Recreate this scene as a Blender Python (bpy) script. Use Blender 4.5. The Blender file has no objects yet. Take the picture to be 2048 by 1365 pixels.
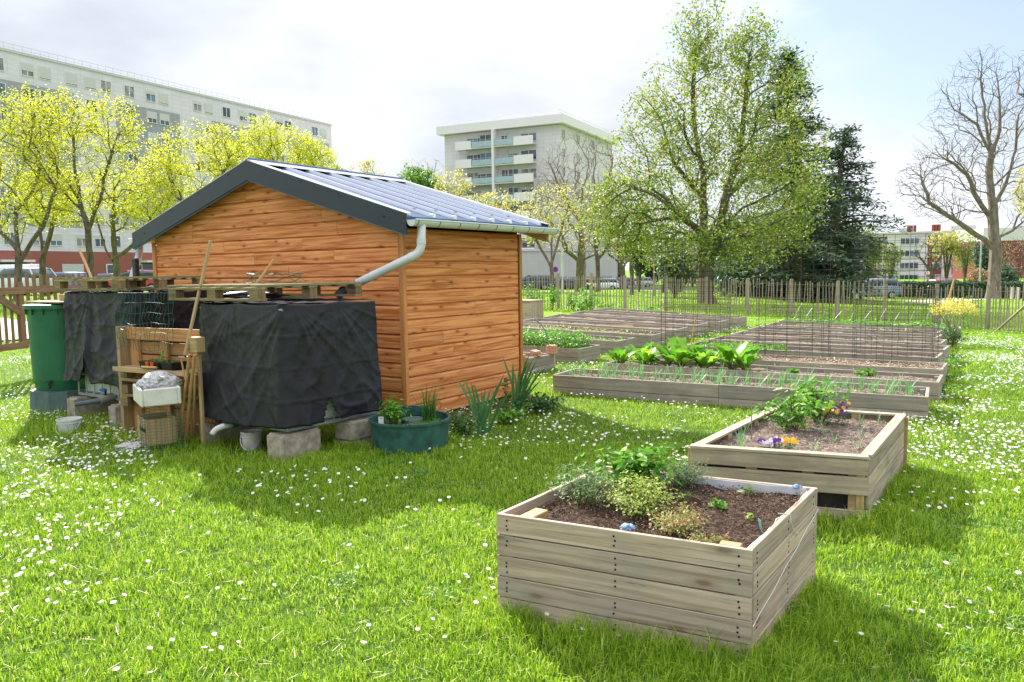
import bpy, bmesh, math, random
import numpy as np
from mathutils import Vector, Matrix, noise
R_ = math.radians
random.seed(7)
rs = np.random.RandomState(11)
scene = bpy.context.scene
# ---------------------------------------------------------------- camera
FOC, PCX, PCY = 1530.0, 1024.0, 682.5          # in pixels of the 2048 px wide picture
PITCH, ROLL, CAMH = R_(5.25), R_(0.87), 1.6
_cp, _sp, _cr, _sr = math.cos(PITCH), math.sin(PITCH), math.cos(ROLL), math.sin(ROLL)
_r = np.array([1, 0, 0.]); FW = np.array([0, _cp, -_sp]); _u = np.array([0, _sp, _cp])
RT = _cr*_r - _sr*_u; UP = _sr*_r + _cr*_u
cam_d = bpy.data.cameras.new('camera'); cam = bpy.data.objects.new('camera', cam_d)
scene.collection.objects.link(cam)
cam_d.sensor_width = 36; cam_d.lens = FOC/2048*36; cam_d.clip_start = 0.05; cam_d.clip_end = 3000
cam.matrix_world = Matrix(((RT[0], UP[0], -FW[0], 0), (RT[1], UP[1], -FW[1], 0), (RT[2], UP[2], -FW[2], CAMH), (0, 0, 0, 1)))
scene.camera = cam
# ---------------------------------------------------------------- sky and sun
SUN = Vector((-0.661, 1.331, 1.0)).normalized()
world = bpy.data.worlds.new("World"); scene.world = world; world.use_nodes = True
nt = world.node_tree; nt.nodes.clear()
def N(tree, t, **k):
    n = tree.nodes.new(t)
    for a, b in k.items(): setattr(n, a, b)
    return n
out = N(nt, 'ShaderNodeOutputWorld'); bg = N(nt, 'ShaderNodeBackground'); bg.inputs[1].default_value = 0.1
sky = N(nt, 'ShaderNodeTexSky', sky_type='NISHITA', sun_disc=False)
sky.sun_elevation = math.asin(SUN.z); sky.sun_rotation = math.atan2(SUN.x, SUN.y); sky.air_density = 1.0; sky.dust_density = 1.5
tc = N(nt, 'ShaderNodeTexCoord'); mp = N(nt, 'ShaderNodeMapping'); mp.inputs['Scale'].default_value = (1, 1, 2.1)
nz = N(nt, 'ShaderNodeTexNoise'); nz.inputs['Scale'].default_value = 2.3; nz.inputs['Detail'].default_value = 9; nz.inputs['Roughness'].default_value = .56; nz.inputs['Distortion'].default_value = .3
nt.links.new(tc.outputs['Generated'], mp.inputs[0]); nt.links.new(mp.outputs[0], nz.inputs['Vector'])
# a clearer patch of sky high on the right of the view
dp = N(nt, 'ShaderNodeVectorMath', operation='DOT_PRODUCT'); dp.inputs[1].default_value = Vector((0.47, 0.80, 0.46)).normalized()
nt.links.new(tc.outputs['Generated'], dp.inputs[0])
mr = N(nt, 'ShaderNodeMapRange'); mr.inputs[1].default_value = .88; mr.inputs[2].default_value = .985; mr.inputs[3].default_value = .30; mr.inputs[4].default_value = -.16
nt.links.new(dp.outputs['Value'], mr.inputs[0])
ad = N(nt, 'ShaderNodeMath', operation='ADD'); nt.links.new(nz.outputs['Fac'], ad.inputs[0]); nt.links.new(mr.outputs[0], ad.inputs[1])
cr = N(nt, 'ShaderNodeValToRGB'); cr.color_ramp.elements[0].position = .38; cr.color_ramp.elements[1].position = .60
nt.links.new(ad.outputs[0], cr.inputs[0])
n2 = N(nt, 'ShaderNodeTexNoise'); n2.inputs['Scale'].default_value = 2.6; n2.inputs['Detail'].default_value = 6; nt.links.new(mp.outputs[0], n2.inputs['Vector'])
cc = N(nt, 'ShaderNodeValToRGB'); cc.color_ramp.elements[0].position = .36; cc.color_ramp.elements[1].position = .58
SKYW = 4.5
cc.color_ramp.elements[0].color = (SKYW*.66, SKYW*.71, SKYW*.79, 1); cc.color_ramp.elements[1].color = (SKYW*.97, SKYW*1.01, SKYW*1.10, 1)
nt.links.new(n2.outputs['Fac'], cc.inputs[0])
sb = N(nt, 'ShaderNodeMixRGB', blend_type='MIX'); sb.inputs[0].default_value = .5; sb.inputs[2].default_value = (2.2, 2.55, 3.5, 1)
nt.links.new(sky.outputs[0], sb.inputs[1])
mx = N(nt, 'ShaderNodeMixRGB'); nt.links.new(cr.outputs[0], mx.inputs[0]); nt.links.new(sb.outputs[0], mx.inputs[1]); nt.links.new(cc.outputs[0], mx.inputs[2])
# sky overhead, above the view, brightened as added fill for the shaded faces
sx = N(nt, 'ShaderNodeSeparateXYZ'); nt.links.new(tc.outputs['Generated'], sx.inputs[0])
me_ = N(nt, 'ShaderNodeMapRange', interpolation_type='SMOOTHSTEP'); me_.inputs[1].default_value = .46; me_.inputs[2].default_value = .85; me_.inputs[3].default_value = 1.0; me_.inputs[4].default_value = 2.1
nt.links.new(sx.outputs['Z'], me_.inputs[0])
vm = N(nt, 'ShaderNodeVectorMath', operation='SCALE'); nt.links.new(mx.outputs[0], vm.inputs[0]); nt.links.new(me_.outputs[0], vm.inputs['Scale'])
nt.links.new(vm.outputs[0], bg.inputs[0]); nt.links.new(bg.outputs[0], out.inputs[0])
sun_d = bpy.data.lights.new('sun', 'SUN'); sun_d.energy = 4.6; sun_d.angle = R_(0.6); sun_d.color = (1.0, .95, .86)
sun = bpy.data.objects.new('sun', sun_d); scene.collection.objects.link(sun)
sun.rotation_euler = SUN.to_track_quat('Z', 'Y').to_euler(); sun.location = (0, 0, 30)
scene.view_settings.view_transform = 'Standard'; scene.view_settings.look = 'None'
scene.view_settings.exposure = 1.35; scene.view_settings.gamma = 1
# ---------------------------------------------------------------- terrain and placing
CP = np.array([(-9,11,.35),(-13,20,.45),(-20,33,.5),(-30,42,.6),(-60,80,.8),(-30,8,.3),(-15,2,.1),(-200,200,1),
(1.4,23.7,.35),(3.5,23.5,.27),(7.2,23,.13),(9.4,22,.04),(12.2,19.6,-.08),(-6,22,.4),(16,12,-.1),(25,20,-.3),
(-6,40,.4),(3,45,.1),(10,45,-.05),(4,70,-.5),(10,105,-1.1),(-30,110,0),(45,88,-2.1),(28,60,-1.1),(22,38,-.5),(50,50,-1.4),(80,70,-2.3),(0,250,-1.6),(100,250,-3),(250,150,-3),(-100,400,0),(200,500,-3),(0,600,-2)], float)
def TZ(x, y):
    x = np.asarray(x, float); y = np.asarray(y, float)
    d2 = (x[..., None]-CP[:, 0])**2+(y[..., None]-CP[:, 1])**2
    w = 1/(d2**1.7+1.); z = (w*CP[:, 2]).sum(-1)/w.sum(-1)
    m = np.clip((np.hypot(x+.5, (y-5)/1.15)-7)/9, 0, 1)
    return z*m*m*(3-2*m)
def ray(px, py): return FW+RT*(px-PCX)/FOC-UP*(py-PCY)/FOC
OR = np.array([0, 0, CAMH])
def G(px, py, h=0.0):                                   # point of the terrain (raised by h) seen in that direction
    d = ray(px, py); t = 1.0
    for _ in range(4000):
        p = OR+d*t
        if p[2] < TZ(p[0], p[1])+h: break
        t += .02+t*.003
    a, b = t-(.03+t*.004), t
    for _ in range(30):
        m = (a+b)/2; p = OR+d*m
        if p[2] < TZ(p[0], p[1])+h: b = m
        else: a = m
    return Vector(OR+d*b)
def AT(px, py, D): return Vector(OR+ray(px, py)*D)       # point at distance D
def tz(p): return float(TZ(p[0], p[1]))
# shed frame: a runs along the gable wall to the left, b into the depth
SC = Vector((-1.122, 8.003, 0)); U = Vector((0.568, 0.823, 0)); V = Vector((-0.823, 0.568, 0))
def S(a, b, z=0): return SC+V*a+U*b+Vector((0, 0, z))
# ---------------------------------------------------------------- mesh helpers
class MB:
    def __init__(s): s.v = []; s.f = []; s.uv = []; s.mi = []
    def add(s, vs, fs, uvs=None, m=0):
        k = len(s.v); s.v += [tuple(p) for p in vs]
        for i, f in enumerate(fs):
            s.f.append([k+j for j in f]); s.uv.append(uvs[i] if uvs else [(0, 0)]*len(f)); s.mi.append(m)
    def quad(s, a, b, c, d, m=0):
        s.add([a, b, c, d], [(0, 1, 2, 3)], [[(0, 0), (1, 0), (1, 1), (0, 1)]], m)
    def hexa(s, c, m=0, L=None):                         # 8 corners: bottom 0-3, top 4-7; 0->1 is the long way
        F = [(3, 2, 1, 0), (4, 5, 6, 7), (0, 1, 5, 4), (1, 2, 6, 5), (2, 3, 7, 6), (3, 0, 4, 7)]
        c = [Vector(p) for p in c]; ou, ov = random.random()*90, random.random()*90
        ax = (c[1]-c[0]).normalized(); ay = (c[3]-c[0]); ay = (ay-ax*ay.dot(ax)).normalized(); az = ax.cross(ay)
        uvs = []
        for f in F:
            n = (c[f[1]]-c[f[0]]).cross(c[f[2]]-c[f[1]])
            dn = [abs(n.dot(ax)), abs(n.dot(ay)), abs(n.dot(az))]; k = dn.index(max(dn))
            l = []
            for i in f:
                d = c[i]-c[0]; q = (d.dot(ax), d.dot(ay), d.dot(az))
                if k == 0: l.append((ou+q[2]*.2, ov+q[1]))
                elif k == 1: l.append((ou+q[0], ov+.5+q[2]))
                else: l.append((ou+q[0], ov+q[1]))
            uvs.append(l)
        s.add(c, F, uvs, m)
    def bar(s, p0, p1, w, h, up=(0, 0, 1), m=0):          # centred bar
        p0, p1, up = Vector(p0), Vector(p1), Vector(up)
        d = (p1-p0).normalized(); sd = d.cross(up).normalized(); up = sd.cross(d).normalized()
        a, b = sd*(w/2), up*(h/2)
        s.hexa([p0-a-b, p1-a-b, p1+a-b, p0+a-b, p0-a+b, p1-a+b, p1+a+b, p0+a+b], m)
    def box(s, c, sx, sy, sz, rz=0, m=0, ax=None):        # c = centre of the bottom
        c = Vector(c); ex = Vector((math.cos(rz), math.sin(rz), 0)) if ax is None else ax.normalized(); ey = Vector((-ex.y, ex.x, 0)); ez = Vector((0, 0, sz))
        a, b = ex*sx/2, ey*sy/2
        s.hexa([c-a-b, c+a-b, c+a+b, c-a+b, c-a-b+ez, c+a-b+ez, c+a+b+ez, c-a+b+ez], m)
    def tube(s, pts, r, n=6, m=0, cap=True):
        pts = [Vector(p) for p in pts]; k = len(pts)
        rr = r if hasattr(r, '__len__') else [r]*k
        nrm = None; rings = []; L = 0; vs = []; us = []
        for i, p in enumerate(pts):
            t = (pts[min(i+1, k-1)]-pts[max(i-1, 0)])
            t = t.normalized() if t.length > 1e-9 else Vector((0, 0, 1))
            if nrm is None:
                nrm = t.orthogonal().normalized()
            else:
                nrm = nrm-t*nrm.dot(t); nrm = nrm.normalized() if nrm.length > 1e-6 else t.orthogonal().normalized()
            bn = t.cross(nrm)
            if i: L += (p-pts[i-1]).length
            us.append(L)
            for j in range(n):
                a = 2*math.pi*j/n; vs.append(p+(nrm*math.cos(a)+bn*math.sin(a))*rr[i])
        fs = []; uvs = []
        for i in range(k-1):
            for j in range(n):
                j2 = (j+1) % n; fs.append((i*n+j, i*n+j2, (i+1)*n+j2, (i+1)*n+j))
                c = 2*math.pi*rr[i]/n; uvs.append([(us[i], j*c), (us[i], (j+1)*c), (us[i+1], (j+1)*c), (us[i+1], j*c)])
        if cap:
            fs.append(tuple(range(n-1, -1, -1))); uvs.append([(0, 0)]*n); fs.append(tuple(range((k-1)*n, k*n))); uvs.append([(0, 0)]*n)
        s.add(vs, fs, uvs, m)
    def lathe(s, c, prof, n=28, m=0, sq=None):
        c = Vector(c); vs = []; fs = []
        for (r, z) in prof:
            for j in range(n):
                a = 2*math.pi*j/n; k = 1 if sq is None else sq(a, z); vs.append(c+Vector((math.cos(a)*r*k, math.sin(a)*r*k, z)))
        for i in range(len(prof)-1):
            for j in range(n):
                j2 = (j+1) % n; fs.append((i*n+j, i*n+j2, (i+1)*n+j2, (i+1)*n+j))
        s.add(vs, fs, None, m)
    def prism(s, poly, d, m=0):                          # polygon pushed along d
        poly = [Vector(p) for p in poly]; d = Vector(d); n = len(poly)
        fs = [tuple(range(n-1, -1, -1)), tuple(range(n, 2*n))]+[(i, (i+1) % n, n+(i+1) % n, n+i) for i in range(n)]
        s.add(poly+[p+d for p in poly], fs, None, m)
    def blade(s, p, d, L, w, bend=.4, seg=3, m=0, side=None):
        p = Vector(p); d = Vector(d).normalized(); h = Vector((d.x, d.y, 0))
        if h.length < .05: a = random.random()*6.28; h = Vector((math.cos(a), math.sin(a), 0))
        h.normalize(); sd = h.cross(Vector((0, 0, 1))) if side is None else side
        vs = []; q = p.copy(); dd = d.copy()
        for i in range(seg):
            t = i/seg; ww = w*(1-.35*t) if i else w*.7
            vs += [q-sd*ww/2, q+sd*ww/2]; q = q+dd*(L/seg); dd = (dd+h*bend/seg*1.2-Vector((0, 0, bend*t))).normalized()
        vs.append(q); fs = [(2*i, 2*i+1, 2*i+3, 2*i+2) for i in range(seg-1)]+[(2*seg-2, 2*seg-1, 2*seg)]
        s.add(vs, fs, None, m)
    def leaf(s, p, nrm, L, w, m=0, cup=.0):
        nrm = Vector(nrm).normalized(); a = nrm.orthogonal().normalized(); r = random.random()*6.28
        e = (a*math.cos(r)+nrm.cross(a)*math.sin(r)); f = nrm.cross(e); p = Vector(p)
        s.add([p, p+e*L*.5+f*w*.5+nrm*cup, p+e*L, p+e*L*.5-f*w*.5+nrm*cup], [(0, 1, 2, 3)], None, m)
    def build(s, name, mats, parent=None, smooth=False, bevel=0, label=None, cat=None, group=None, kind=None):
        me = bpy.data.meshes.new(name); me.from_pydata(s.v, [], s.f)
        if not isinstance(mats, (list, tuple)): mats = [mats]
        for m in mats: me.materials.append(m)
        if len(mats) > 1: me.polygons.foreach_set('material_index', s.mi)
        uv = me.uv_layers.new(name='UVMap'); flat = []
        for u in s.uv:
            for c in u: flat += c
        uv.data.foreach_set('uv', flat)
        if smooth: me.polygons.foreach_set('use_smooth', [True]*len(me.polygons))
        me.update(); o = bpy.data.objects.new(name, me); scene.collection.objects.link(o)
        if parent is not None:
            o.parent = parent; o.matrix_parent_inverse = parent.matrix_world.inverted() if parent.matrix_world != Matrix() else Matrix()
        if bevel:
            b = o.modifiers.new('bevel', 'BEVEL'); b.width = bevel; b.segments = 1; b.limit_method = 'ANGLE'; b.angle_limit = R_(40)
        tag(o, label, cat, group, kind); return o
def tag(o, label=None, cat=None, group=None, kind=None):
    for k, x in (('label', label), ('category', cat), ('group', group), ('kind', kind)):
        if x: o[k] = x
    return o
def thing(name, loc, label, cat, group=None, rz=0):
    o = bpy.data.objects.new(name, None); scene.collection.objects.link(o); o.empty_display_size = .1
    o.matrix_world = Matrix.Translation(Vector(loc)) @ Matrix.Rotation(rz, 4, 'Z')
    o.location = loc; o.rotation_euler = (0, 0, rz)
    return tag(o, label, cat, group)
def local(mb, name, mats, parent, **k):                 # mesh given in the parent's own frame
    o = mb.build(name, mats, None, **k); o.parent = parent; return o
def copy_tree(o, parent=None):
    c = o.copy(); scene.collection.objects.link(c)
    if parent is not None: c.parent = parent
    for ch in list(o.children): copy_tree(ch, c)
    return c
# ---------------------------------------------------------------- materials
def mat_base(name, rough=.6, spec=.3):
    m = bpy.data.materials.new(name); m.use_nodes = True; t = m.node_tree; b = t.nodes['Principled BSDF']
    b.inputs['Roughness'].default_value = rough; b.inputs['Specular IOR Level'].default_value = spec
    return m, t, b
def ramp(t, cols, fac, pos=None):
    r = N(t, 'ShaderNodeValToRGB'); e = r.color_ramp.elements
    while len(e) < len(cols): e.new(.5)
    for i, c in enumerate(cols): e[i].position = pos[i] if pos else i/(len(cols)-1); e[i].color = (*c, 1)
    t.links.new(fac, r.inputs[0]); return r.outputs[0]
def noi(t, sc, det=4, vec=None, rough=.5, dist=0):
    n = N(t, 'ShaderNodeTexNoise'); n.inputs['Scale'].default_value = sc; n.inputs['Detail'].default_value = det
    n.inputs['Roughness'].default_value = rough; n.inputs['Distortion'].default_value = dist
    if vec: t.links.new(vec, n.inputs['Vector'])
    return n.outputs['Fac']
def bump(t, b, h, s=.3, d=.01):
    n = N(t, 'ShaderNodeBump'); n.inputs['Strength'].default_value = s; n.inputs['Distance'].default_value = d
    t.links.new(h, n.inputs['Height']); t.links.new(n.outputs[0], b.inputs['Normal'])
def plain(name, c, rough=.55, var=.12, sc=6, spec=.3, metal=0, bs=0):
    m, t, b = mat_base(name, rough, spec); o = N(t, 'ShaderNodeTexCoord').outputs['Object']
    n = noi(t, sc, 5, o); t.links.new(ramp(t, [tuple(x*(1-var) for x in c), tuple(min(1, x*(1+var)) for x in c)], n, [.35, .65]), b.inputs['Base Color'])
    b.inputs['Metallic'].default_value = metal
    if bs: bump(t, b, noi(t, sc*8, 4, o), bs)
    return m
def wood(name, c1, c2, knot=(.08, .035, .015), ks=.5, rough=.65, weather=None, gs=26, kscale=(1.5, 5.5), tv=1, crack=.55):
    m, t, b = mat_base(name, rough, .25)
    uv = N(t, 'ShaderNodeUVMap').outputs[0]
    def mp(sx, sy):
        q = N(t, 'ShaderNodeMapping'); q.inputs['Scale'].default_value = (sx, sy, 1); t.links.new(uv, q.inputs[0]); return q.outputs[0]
    g = noi(t, 1, 5, mp(1.2, gs), .6, 1.0)
    base = ramp(t, [c1, c2], g, [.36, .62])
    # tint that differs from board to board
    tint = ramp(t, [(1-.30*tv, 1-.30*tv, 1-.29*tv), (1+.16*tv, 1+.13*tv, 1+.08*tv)], noi(t, 1, 1, mp(.18, .35)), [.3, .7])
    mu = N(t, 'ShaderNodeMixRGB', blend_type='MULTIPLY'); mu.inputs[0].default_value = .9
    t.links.new(base, mu.inputs[1]); t.links.new(tint, mu.inputs[2]); col = mu.outputs[0]
    vo = N(t, 'ShaderNodeTexVoronoi', voronoi_dimensions='2D'); vo.inputs['Scale'].default_value = 1
    # bend the lookup a little so knots are not perfect ovals
    t.links.new(mp(*kscale), vo.inputs['Vector'])
    k = ramp(t, [(1, 1, 1), (.35, .35, .35), (0, 0, 0)], vo.outputs['Distance'], [.03, .07, .15])
    km = N(t, 'ShaderNodeMath', operation='MULTIPLY'); km.inputs[1].default_value = ks; t.links.new(k, km.inputs[0])
    mk = N(t, 'ShaderNodeMixRGB'); t.links.new(km.outputs[0], mk.inputs[0]); t.links.new(col, mk.inputs[1]); mk.inputs[2].default_value = (*knot, 1); col = mk.outputs[0]
    if crack:
        ck = ramp(t, [(0, 0, 0), (1, 1, 1)], noi(t, 1, 3, mp(2.2, 85), .6, .6), [.665, .70]); cm_ = N(t, 'ShaderNodeMath', operation='MULTIPLY'); cm_.inputs[1].default_value = crack; t.links.new(ck, cm_.inputs[0])
        mc = N(t, 'ShaderNodeMixRGB'); t.links.new(cm_.outputs[0], mc.inputs[0]); t.links.new(col, mc.inputs[1]); mc.inputs[2].default_value = (*[x*.5 for x in knot], 1); col = mc.outputs[0]
    if weather:
        oc = N(t, 'ShaderNodeTexCoord').outputs['Object']
        w = ramp(t, [(0, 0, 0), (1, 1, 1)], noi(t, 3.2, 6, oc, .65), [.48, .72])
        mw = N(t, 'ShaderNodeMixRGB'); wm = N(t, 'ShaderNodeMath', operation='MULTIPLY'); wm.inputs[1].default_value = .6; t.links.new(w, wm.inputs[0])
        t.links.new(wm.outputs[0], mw.inputs[0]); t.links.new(col, mw.inputs[1]); mw.inputs[2].default_value = (*weather, 1); col = mw.outputs[0]
    t.links.new(col, b.inputs['Base Color'])
    bump(t, b, g, .35, .004); return m
def leafm(name, cols, trans=.35, rough=.5, pos=None):
    m = bpy.data.materials.new(name); m.use_nodes = True; t = m.node_tree; b = t.nodes['Principled BSDF']; o = t.nodes['Material Output']
    b.inputs['Roughness'].default_value = rough; b.inputs['Specular IOR Level'].default_value = .3
    g = N(t, 'ShaderNodeNewGeometry'); c = ramp(t, cols, g.outputs['Random Per Island'], pos)
    t.links.new(c, b.inputs['Base Color'])
    tr = N(t, 'ShaderNodeBsdfTranslucent'); t.links.new(c, tr.inputs[0]); ms = N(t, 'ShaderNodeMixShader'); ms.inputs[0].default_value = trans
    t.links.new(b.outputs[0], ms.inputs[1]); t.links.new(tr.outputs[0], ms.inputs[2]); t.links.new(ms.outputs[0], o.inputs[0]); return m
M = {}
M['larch'] = wood('larch', (.50, .145, .032), (.84, .37, .14), (.20, .055, .016), .85, .68, gs=27, kscale=(1.9, 5.2), tv=.45)
M['larch_trim'] = wood('larch_trim', (.56, .22, .06), (.72, .32, .11), (.25, .08, .02), .3, .5)
M['planter'] = wood('planter', (.36, .27, .20), (.57, .455, .36), (.15, .085, .045), .75, .75, (.29, .27, .25), gs=40, kscale=(1.5, 4.2))
M['planter2'] = wood('planter2', (.33, .27, .20), (.50, .43, .32), (.13, .08, .045), .5, .75, (.19, .17, .14), gs=22)
M['bedwood'] = wood('bedwood', (.29, .25, .205), (.44, .39, .33), (.12, .09, .07), .4, .8, (.20, .19, .18))
M['pallet'] = wood('pallet', (.34, .23, .11), (.50, .36, .19), (.14, .07, .03), .4, .75, (.26, .22, .15))
M['pallet_mossy'] = wood('pallet_mossy', (.20, .165, .085), (.34, .28, .14), (.1, .06, .03), .3, .85, (.16, .17, .07))
M['block_wood'] = wood('block_wood', (.17, .12, .06), (.30, .22, .11), (.08, .05, .02), .3, .85, (.12, .11, .06), gs=60)
M['orangewood'] = wood('orangewood', (.40, .19, .07), (.56, .30, .13), (.16, .07, .03), .4, .7)
M['bamboo'] = wood('bamboo', (.44, .25, .10), (.62, .42, .19), (.18, .1, .04), .25, .5)
M['picket'] = wood('picket', (.33, .265, .21), (.48, .40, .33), (.1, .06, .04), .2, .85, (.2, .18, .15))
M['gatewood'] = wood('gatewood', (.20, .13, .08), (.31, .21, .13), (.1, .06, .04), .3, .8, (.2, .17, .14))
M['fascia'] = plain('fascia', (.022, .032, .044), .38, .06, 20, .4, bs=.08)
M['fascia_edge'] = plain('fascia_edge', (.09, .24, .50), .4, .05)
M['roofmetal'] = plain('roofmetal', (.028, .065, .145), .6, .06, 3, .12)
M['roofrib'] = plain('roofrib', (.55, .58, .66), .3, .05, 3, .6)
M['flash'] = plain('flash', (.62, .62, .70), .28, .06, 4, .6)
M['gutter'] = plain('gutter', (.62, .66, .63), .35, .06, 5, .5)
M['gutter_dk'] = plain('gutter_dk', (.14, .20, .21), .5, .1)
M['pipe'] = plain('pipe', (.62, .65, .64), .35, .08, 4, .5)
M['pipedk'] = plain('pipedk', (.10, .11, .13), .45, .1)
M['steel'] = plain('steel', (.45, .46, .46), .4, .1, 9, .5, .6)
M['rim'] = plain('rim', (.30, .36, .36), .45, .12, 9, .5, .3)
M['ibc'] = plain('ibc', (.52, .58, .54), .4, .08, 3, .5)
M['concrete'] = plain('concrete', (.36, .32, .25), .92, .25, 14, .1, bs=.9)
M['barrel'] = plain('barrel', (.014, .125, .06), .42, .12, 4, .45)
M['stand'] = plain('stand', (.085, .13, .125), .6, .2, 5)
M['tub'] = plain('tub', (.028, .10, .085), .42, .35, 9, .4)
M['white_plastic'] = plain('white_plastic', (.62, .63, .60), .45, .08, 12)
M['black_plastic'] = plain('black_plastic', (.015, .016, .018), .4, .2)
M['orange_plastic'] = plain('orange_plastic', (.65, .10, .015), .4)
M['blue'] = plain('blue', (.02, .10, .35), .5)
M['brick_red'] = plain('brick_red', (.50, .31, .21), .85, .2, 30, bs=.4)
M['foam'] = plain('foam', (.68, .67, .60), .75, .1, 9, .2, bs=.2)
M['wire'] = plain('wire', (.010, .011, .013), .5, .1, spec=.3)
M['greenwire'] = plain('greenwire', (.012, .11, .065), .45, .1)
M['galv'] = plain('galv', (.30, .29, .27), .5, .1, metal=.4)
M['dark'] = plain('dark', (.01, .01, .012), .9)
M['glass'] = plain('glass', (.035, .05, .07), .08, .3, 2, .8)
M['white'] = plain('white', (.74, .74, .74), .6, .04)
# ================================================================ ground
def build_ground():
    xs = np.concatenate([np.linspace(-900, -60, 22), np.linspace(-55, -12, 30), np.linspace(-11.5, 16, 111), np.linspace(17, 60, 40), np.linspace(70, 900, 22)])
    ys = np.concatenate([np.linspace(-60, -2, 10), np.linspace(-1, 27, 113), np.linspace(28, 130, 80), np.linspace(140, 1500, 28)])
    X, Y = np.meshgrid(xs, ys); Z = TZ(X, Y)
    nx, ny = len(xs), len(ys); v = np.stack([X, Y, Z], -1).reshape(-1, 3)
    idx = np.arange(nx*ny).reshape(ny, nx)
    f = np.stack([idx[:-1, :-1], idx[:-1, 1:], idx[1:, 1:], idx[1:, :-1]], -1).reshape(-1, 4)
    me = bpy.data.meshes.new('ground'); me.from_pydata(v.tolist(), [], f.tolist()); me.polygons.foreach_set('use_smooth', [True]*len(f))
    m, t, b = mat_base('lawn_ground', .9, .1); o = N(t, 'ShaderNodeTexCoord').outputs['Object']
    big = noi(t, .35, 4, o); sm = noi(t, 9, 6, o, .7)
    mx = N(t, 'ShaderNodeMath', operation='MULTIPLY_ADD'); mx.inputs[1].default_value = .55; t.links.new(sm, mx.inputs[0])
    m2 = N(t, 'ShaderNodeMath', operation='MULTIPLY'); m2.inputs[1].default_value = .45; t.links.new(big, m2.inputs[0]); t.links.new(m2.outputs[0], mx.inputs[2])
    c = ramp(t, [(.07, .14, .015), (.15, .27, .025), (.25, .38, .04)], mx.outputs[0], [.34, .5, .66])
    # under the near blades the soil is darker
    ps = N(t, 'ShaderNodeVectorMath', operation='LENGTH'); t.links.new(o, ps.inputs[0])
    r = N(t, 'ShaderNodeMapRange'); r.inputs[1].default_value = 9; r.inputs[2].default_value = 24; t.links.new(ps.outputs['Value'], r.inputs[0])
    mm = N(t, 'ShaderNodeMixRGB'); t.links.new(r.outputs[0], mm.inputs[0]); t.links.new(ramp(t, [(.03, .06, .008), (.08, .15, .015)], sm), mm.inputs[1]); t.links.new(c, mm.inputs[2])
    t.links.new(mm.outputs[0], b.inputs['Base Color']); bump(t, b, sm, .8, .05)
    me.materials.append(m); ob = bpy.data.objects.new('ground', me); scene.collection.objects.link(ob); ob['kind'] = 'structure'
build_ground()
def strip(name, pts, w, m, dz=.02):
    mb = MB(); P = [Vector(p) for p in pts]
    L = []
    for i, p in enumerate(P):
        d = (P[min(i+1, len(P)-1)]-P[max(i-1, 0)]); n = Vector((-d.y, d.x, 0)).normalized()
        row = []
        for k in range(5):
            q = p+n*w*(k/4-.5); row.append(Vector((q.x, q.y, tz(q)+dz)))
        L.append(row)
    for i in range(len(P)-1):
        for k in range(4): mb.quad(L[i][k], L[i+1][k], L[i+1][k+1], L[i][k+1])
    return mb.build(name, m, kind='structure')
asph = plain('asphalt', (.10, .10, .105), .9, .15, 3); pathm = plain('path_gravel', (.50, .42, .38), .9, .08, 4)
def dens(a, b, n=14): return [Vector(a).lerp(Vector(b), i/n) for i in range(n+1)]
strip('car_park', dens((-60, 42, 0), (-22, 60, 0))+dens((-19, 62, 0), (12, 109, 0)), 9, asph, .06)
strip('road', dens((16, 112, 0), (24, 80, 0))[1:]+dens((28, 69, 0), (95, 62, 0)), 6, asph, .05)
strip('path', dens(G(1835, 606), G(2300, 598)), 2.2, pathm, .03)
strip('gate_path', dens((-10.5, 15.5, 0), (-25, 30, 0)), 3.2, pathm, .03)
# ================================================================ garden shed
SW, SD, EZ, RZ = 4.60, 2.17, 2.0, 2.915
def rslope(a):                                            # underside height of the roof over a
    return 2.135+(RZ-.06-2.135)*(1-abs(a-2.3)/2.6)
NAILS = []
def cladding(mb, a0, a1, z0, z1, place, clip=None, pitch=.1535, ch=.022):
    # place(s, z, out) -> point ; horizontal boards with a chamfered top edge and a shadow gap
    z = z0
    while z < z1-.01:
        zt = min(z+pitch, z1); joints = [a0]
        x = a0+random.uniform(.9, 2.6)
        while x < a1-.5: joints.append(x); x += random.uniform(1.3, 2.8)
        joints.append(a1)
        for j in range(len(joints)-1):
            s0, s1 = joints[j]+(.0012 if j else 0), joints[j+1]-(.0012 if j < len(joints)-2 else 0)
            o = random.uniform(-.0012, .0012)
            for sn in (s0+.035, s1-.035):
                for zn in (z+.04, zt-.05):
                    if clip is None or clip(zn)[0] < sn < clip(zn)[1]: NAILS.append((place(sn, zn, o+.001), place(sn, zn, o+.004), place(sn+.003, zn, o+.001)))
            prof = [(z, -.024), (z+.013, -.024), (z+.0135, o), (zt-ch, o), (zt-.003, -.013), (zt, -.022)]
            ou, ov = random.random()*90, random.random()*90
            for (za, oa), (zb, ob) in zip(prof[:-1], prof[1:]):
                def lim(zz, s):
                    if clip is None: return s
                    lo, hi = clip(zz); return min(max(s, lo), hi)
                A = [(lim(za, s0), za, oa), (lim(za, s1), za, oa), (lim(zb, s1), zb, ob), (lim(zb, s0), zb, ob)]
                if A[1][0]-A[0][0] < .01 and A[2][0]-A[3][0] < .01: continue
                mb.add([place(*q) for q in A], [(0, 1, 2, 3)], [[(ou+q[0], ov+q[1]) for q in A]])
        z = zt
shed = thing('garden_shed', S(2.3, 1.1), 'larch clad garden shed with dark blue metal roof and pale gutters', 'shed')
mb = MB()
def clipg(z):
    if z <= rslope(0): return 0.03, SW-.03
    k = (RZ-.06-z)/(RZ-.06-2.135)*2.6; k = max(0, k); return max(.03, 2.3-2.6+2.6-k), min(SW-.03, 2.3+k)
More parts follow.
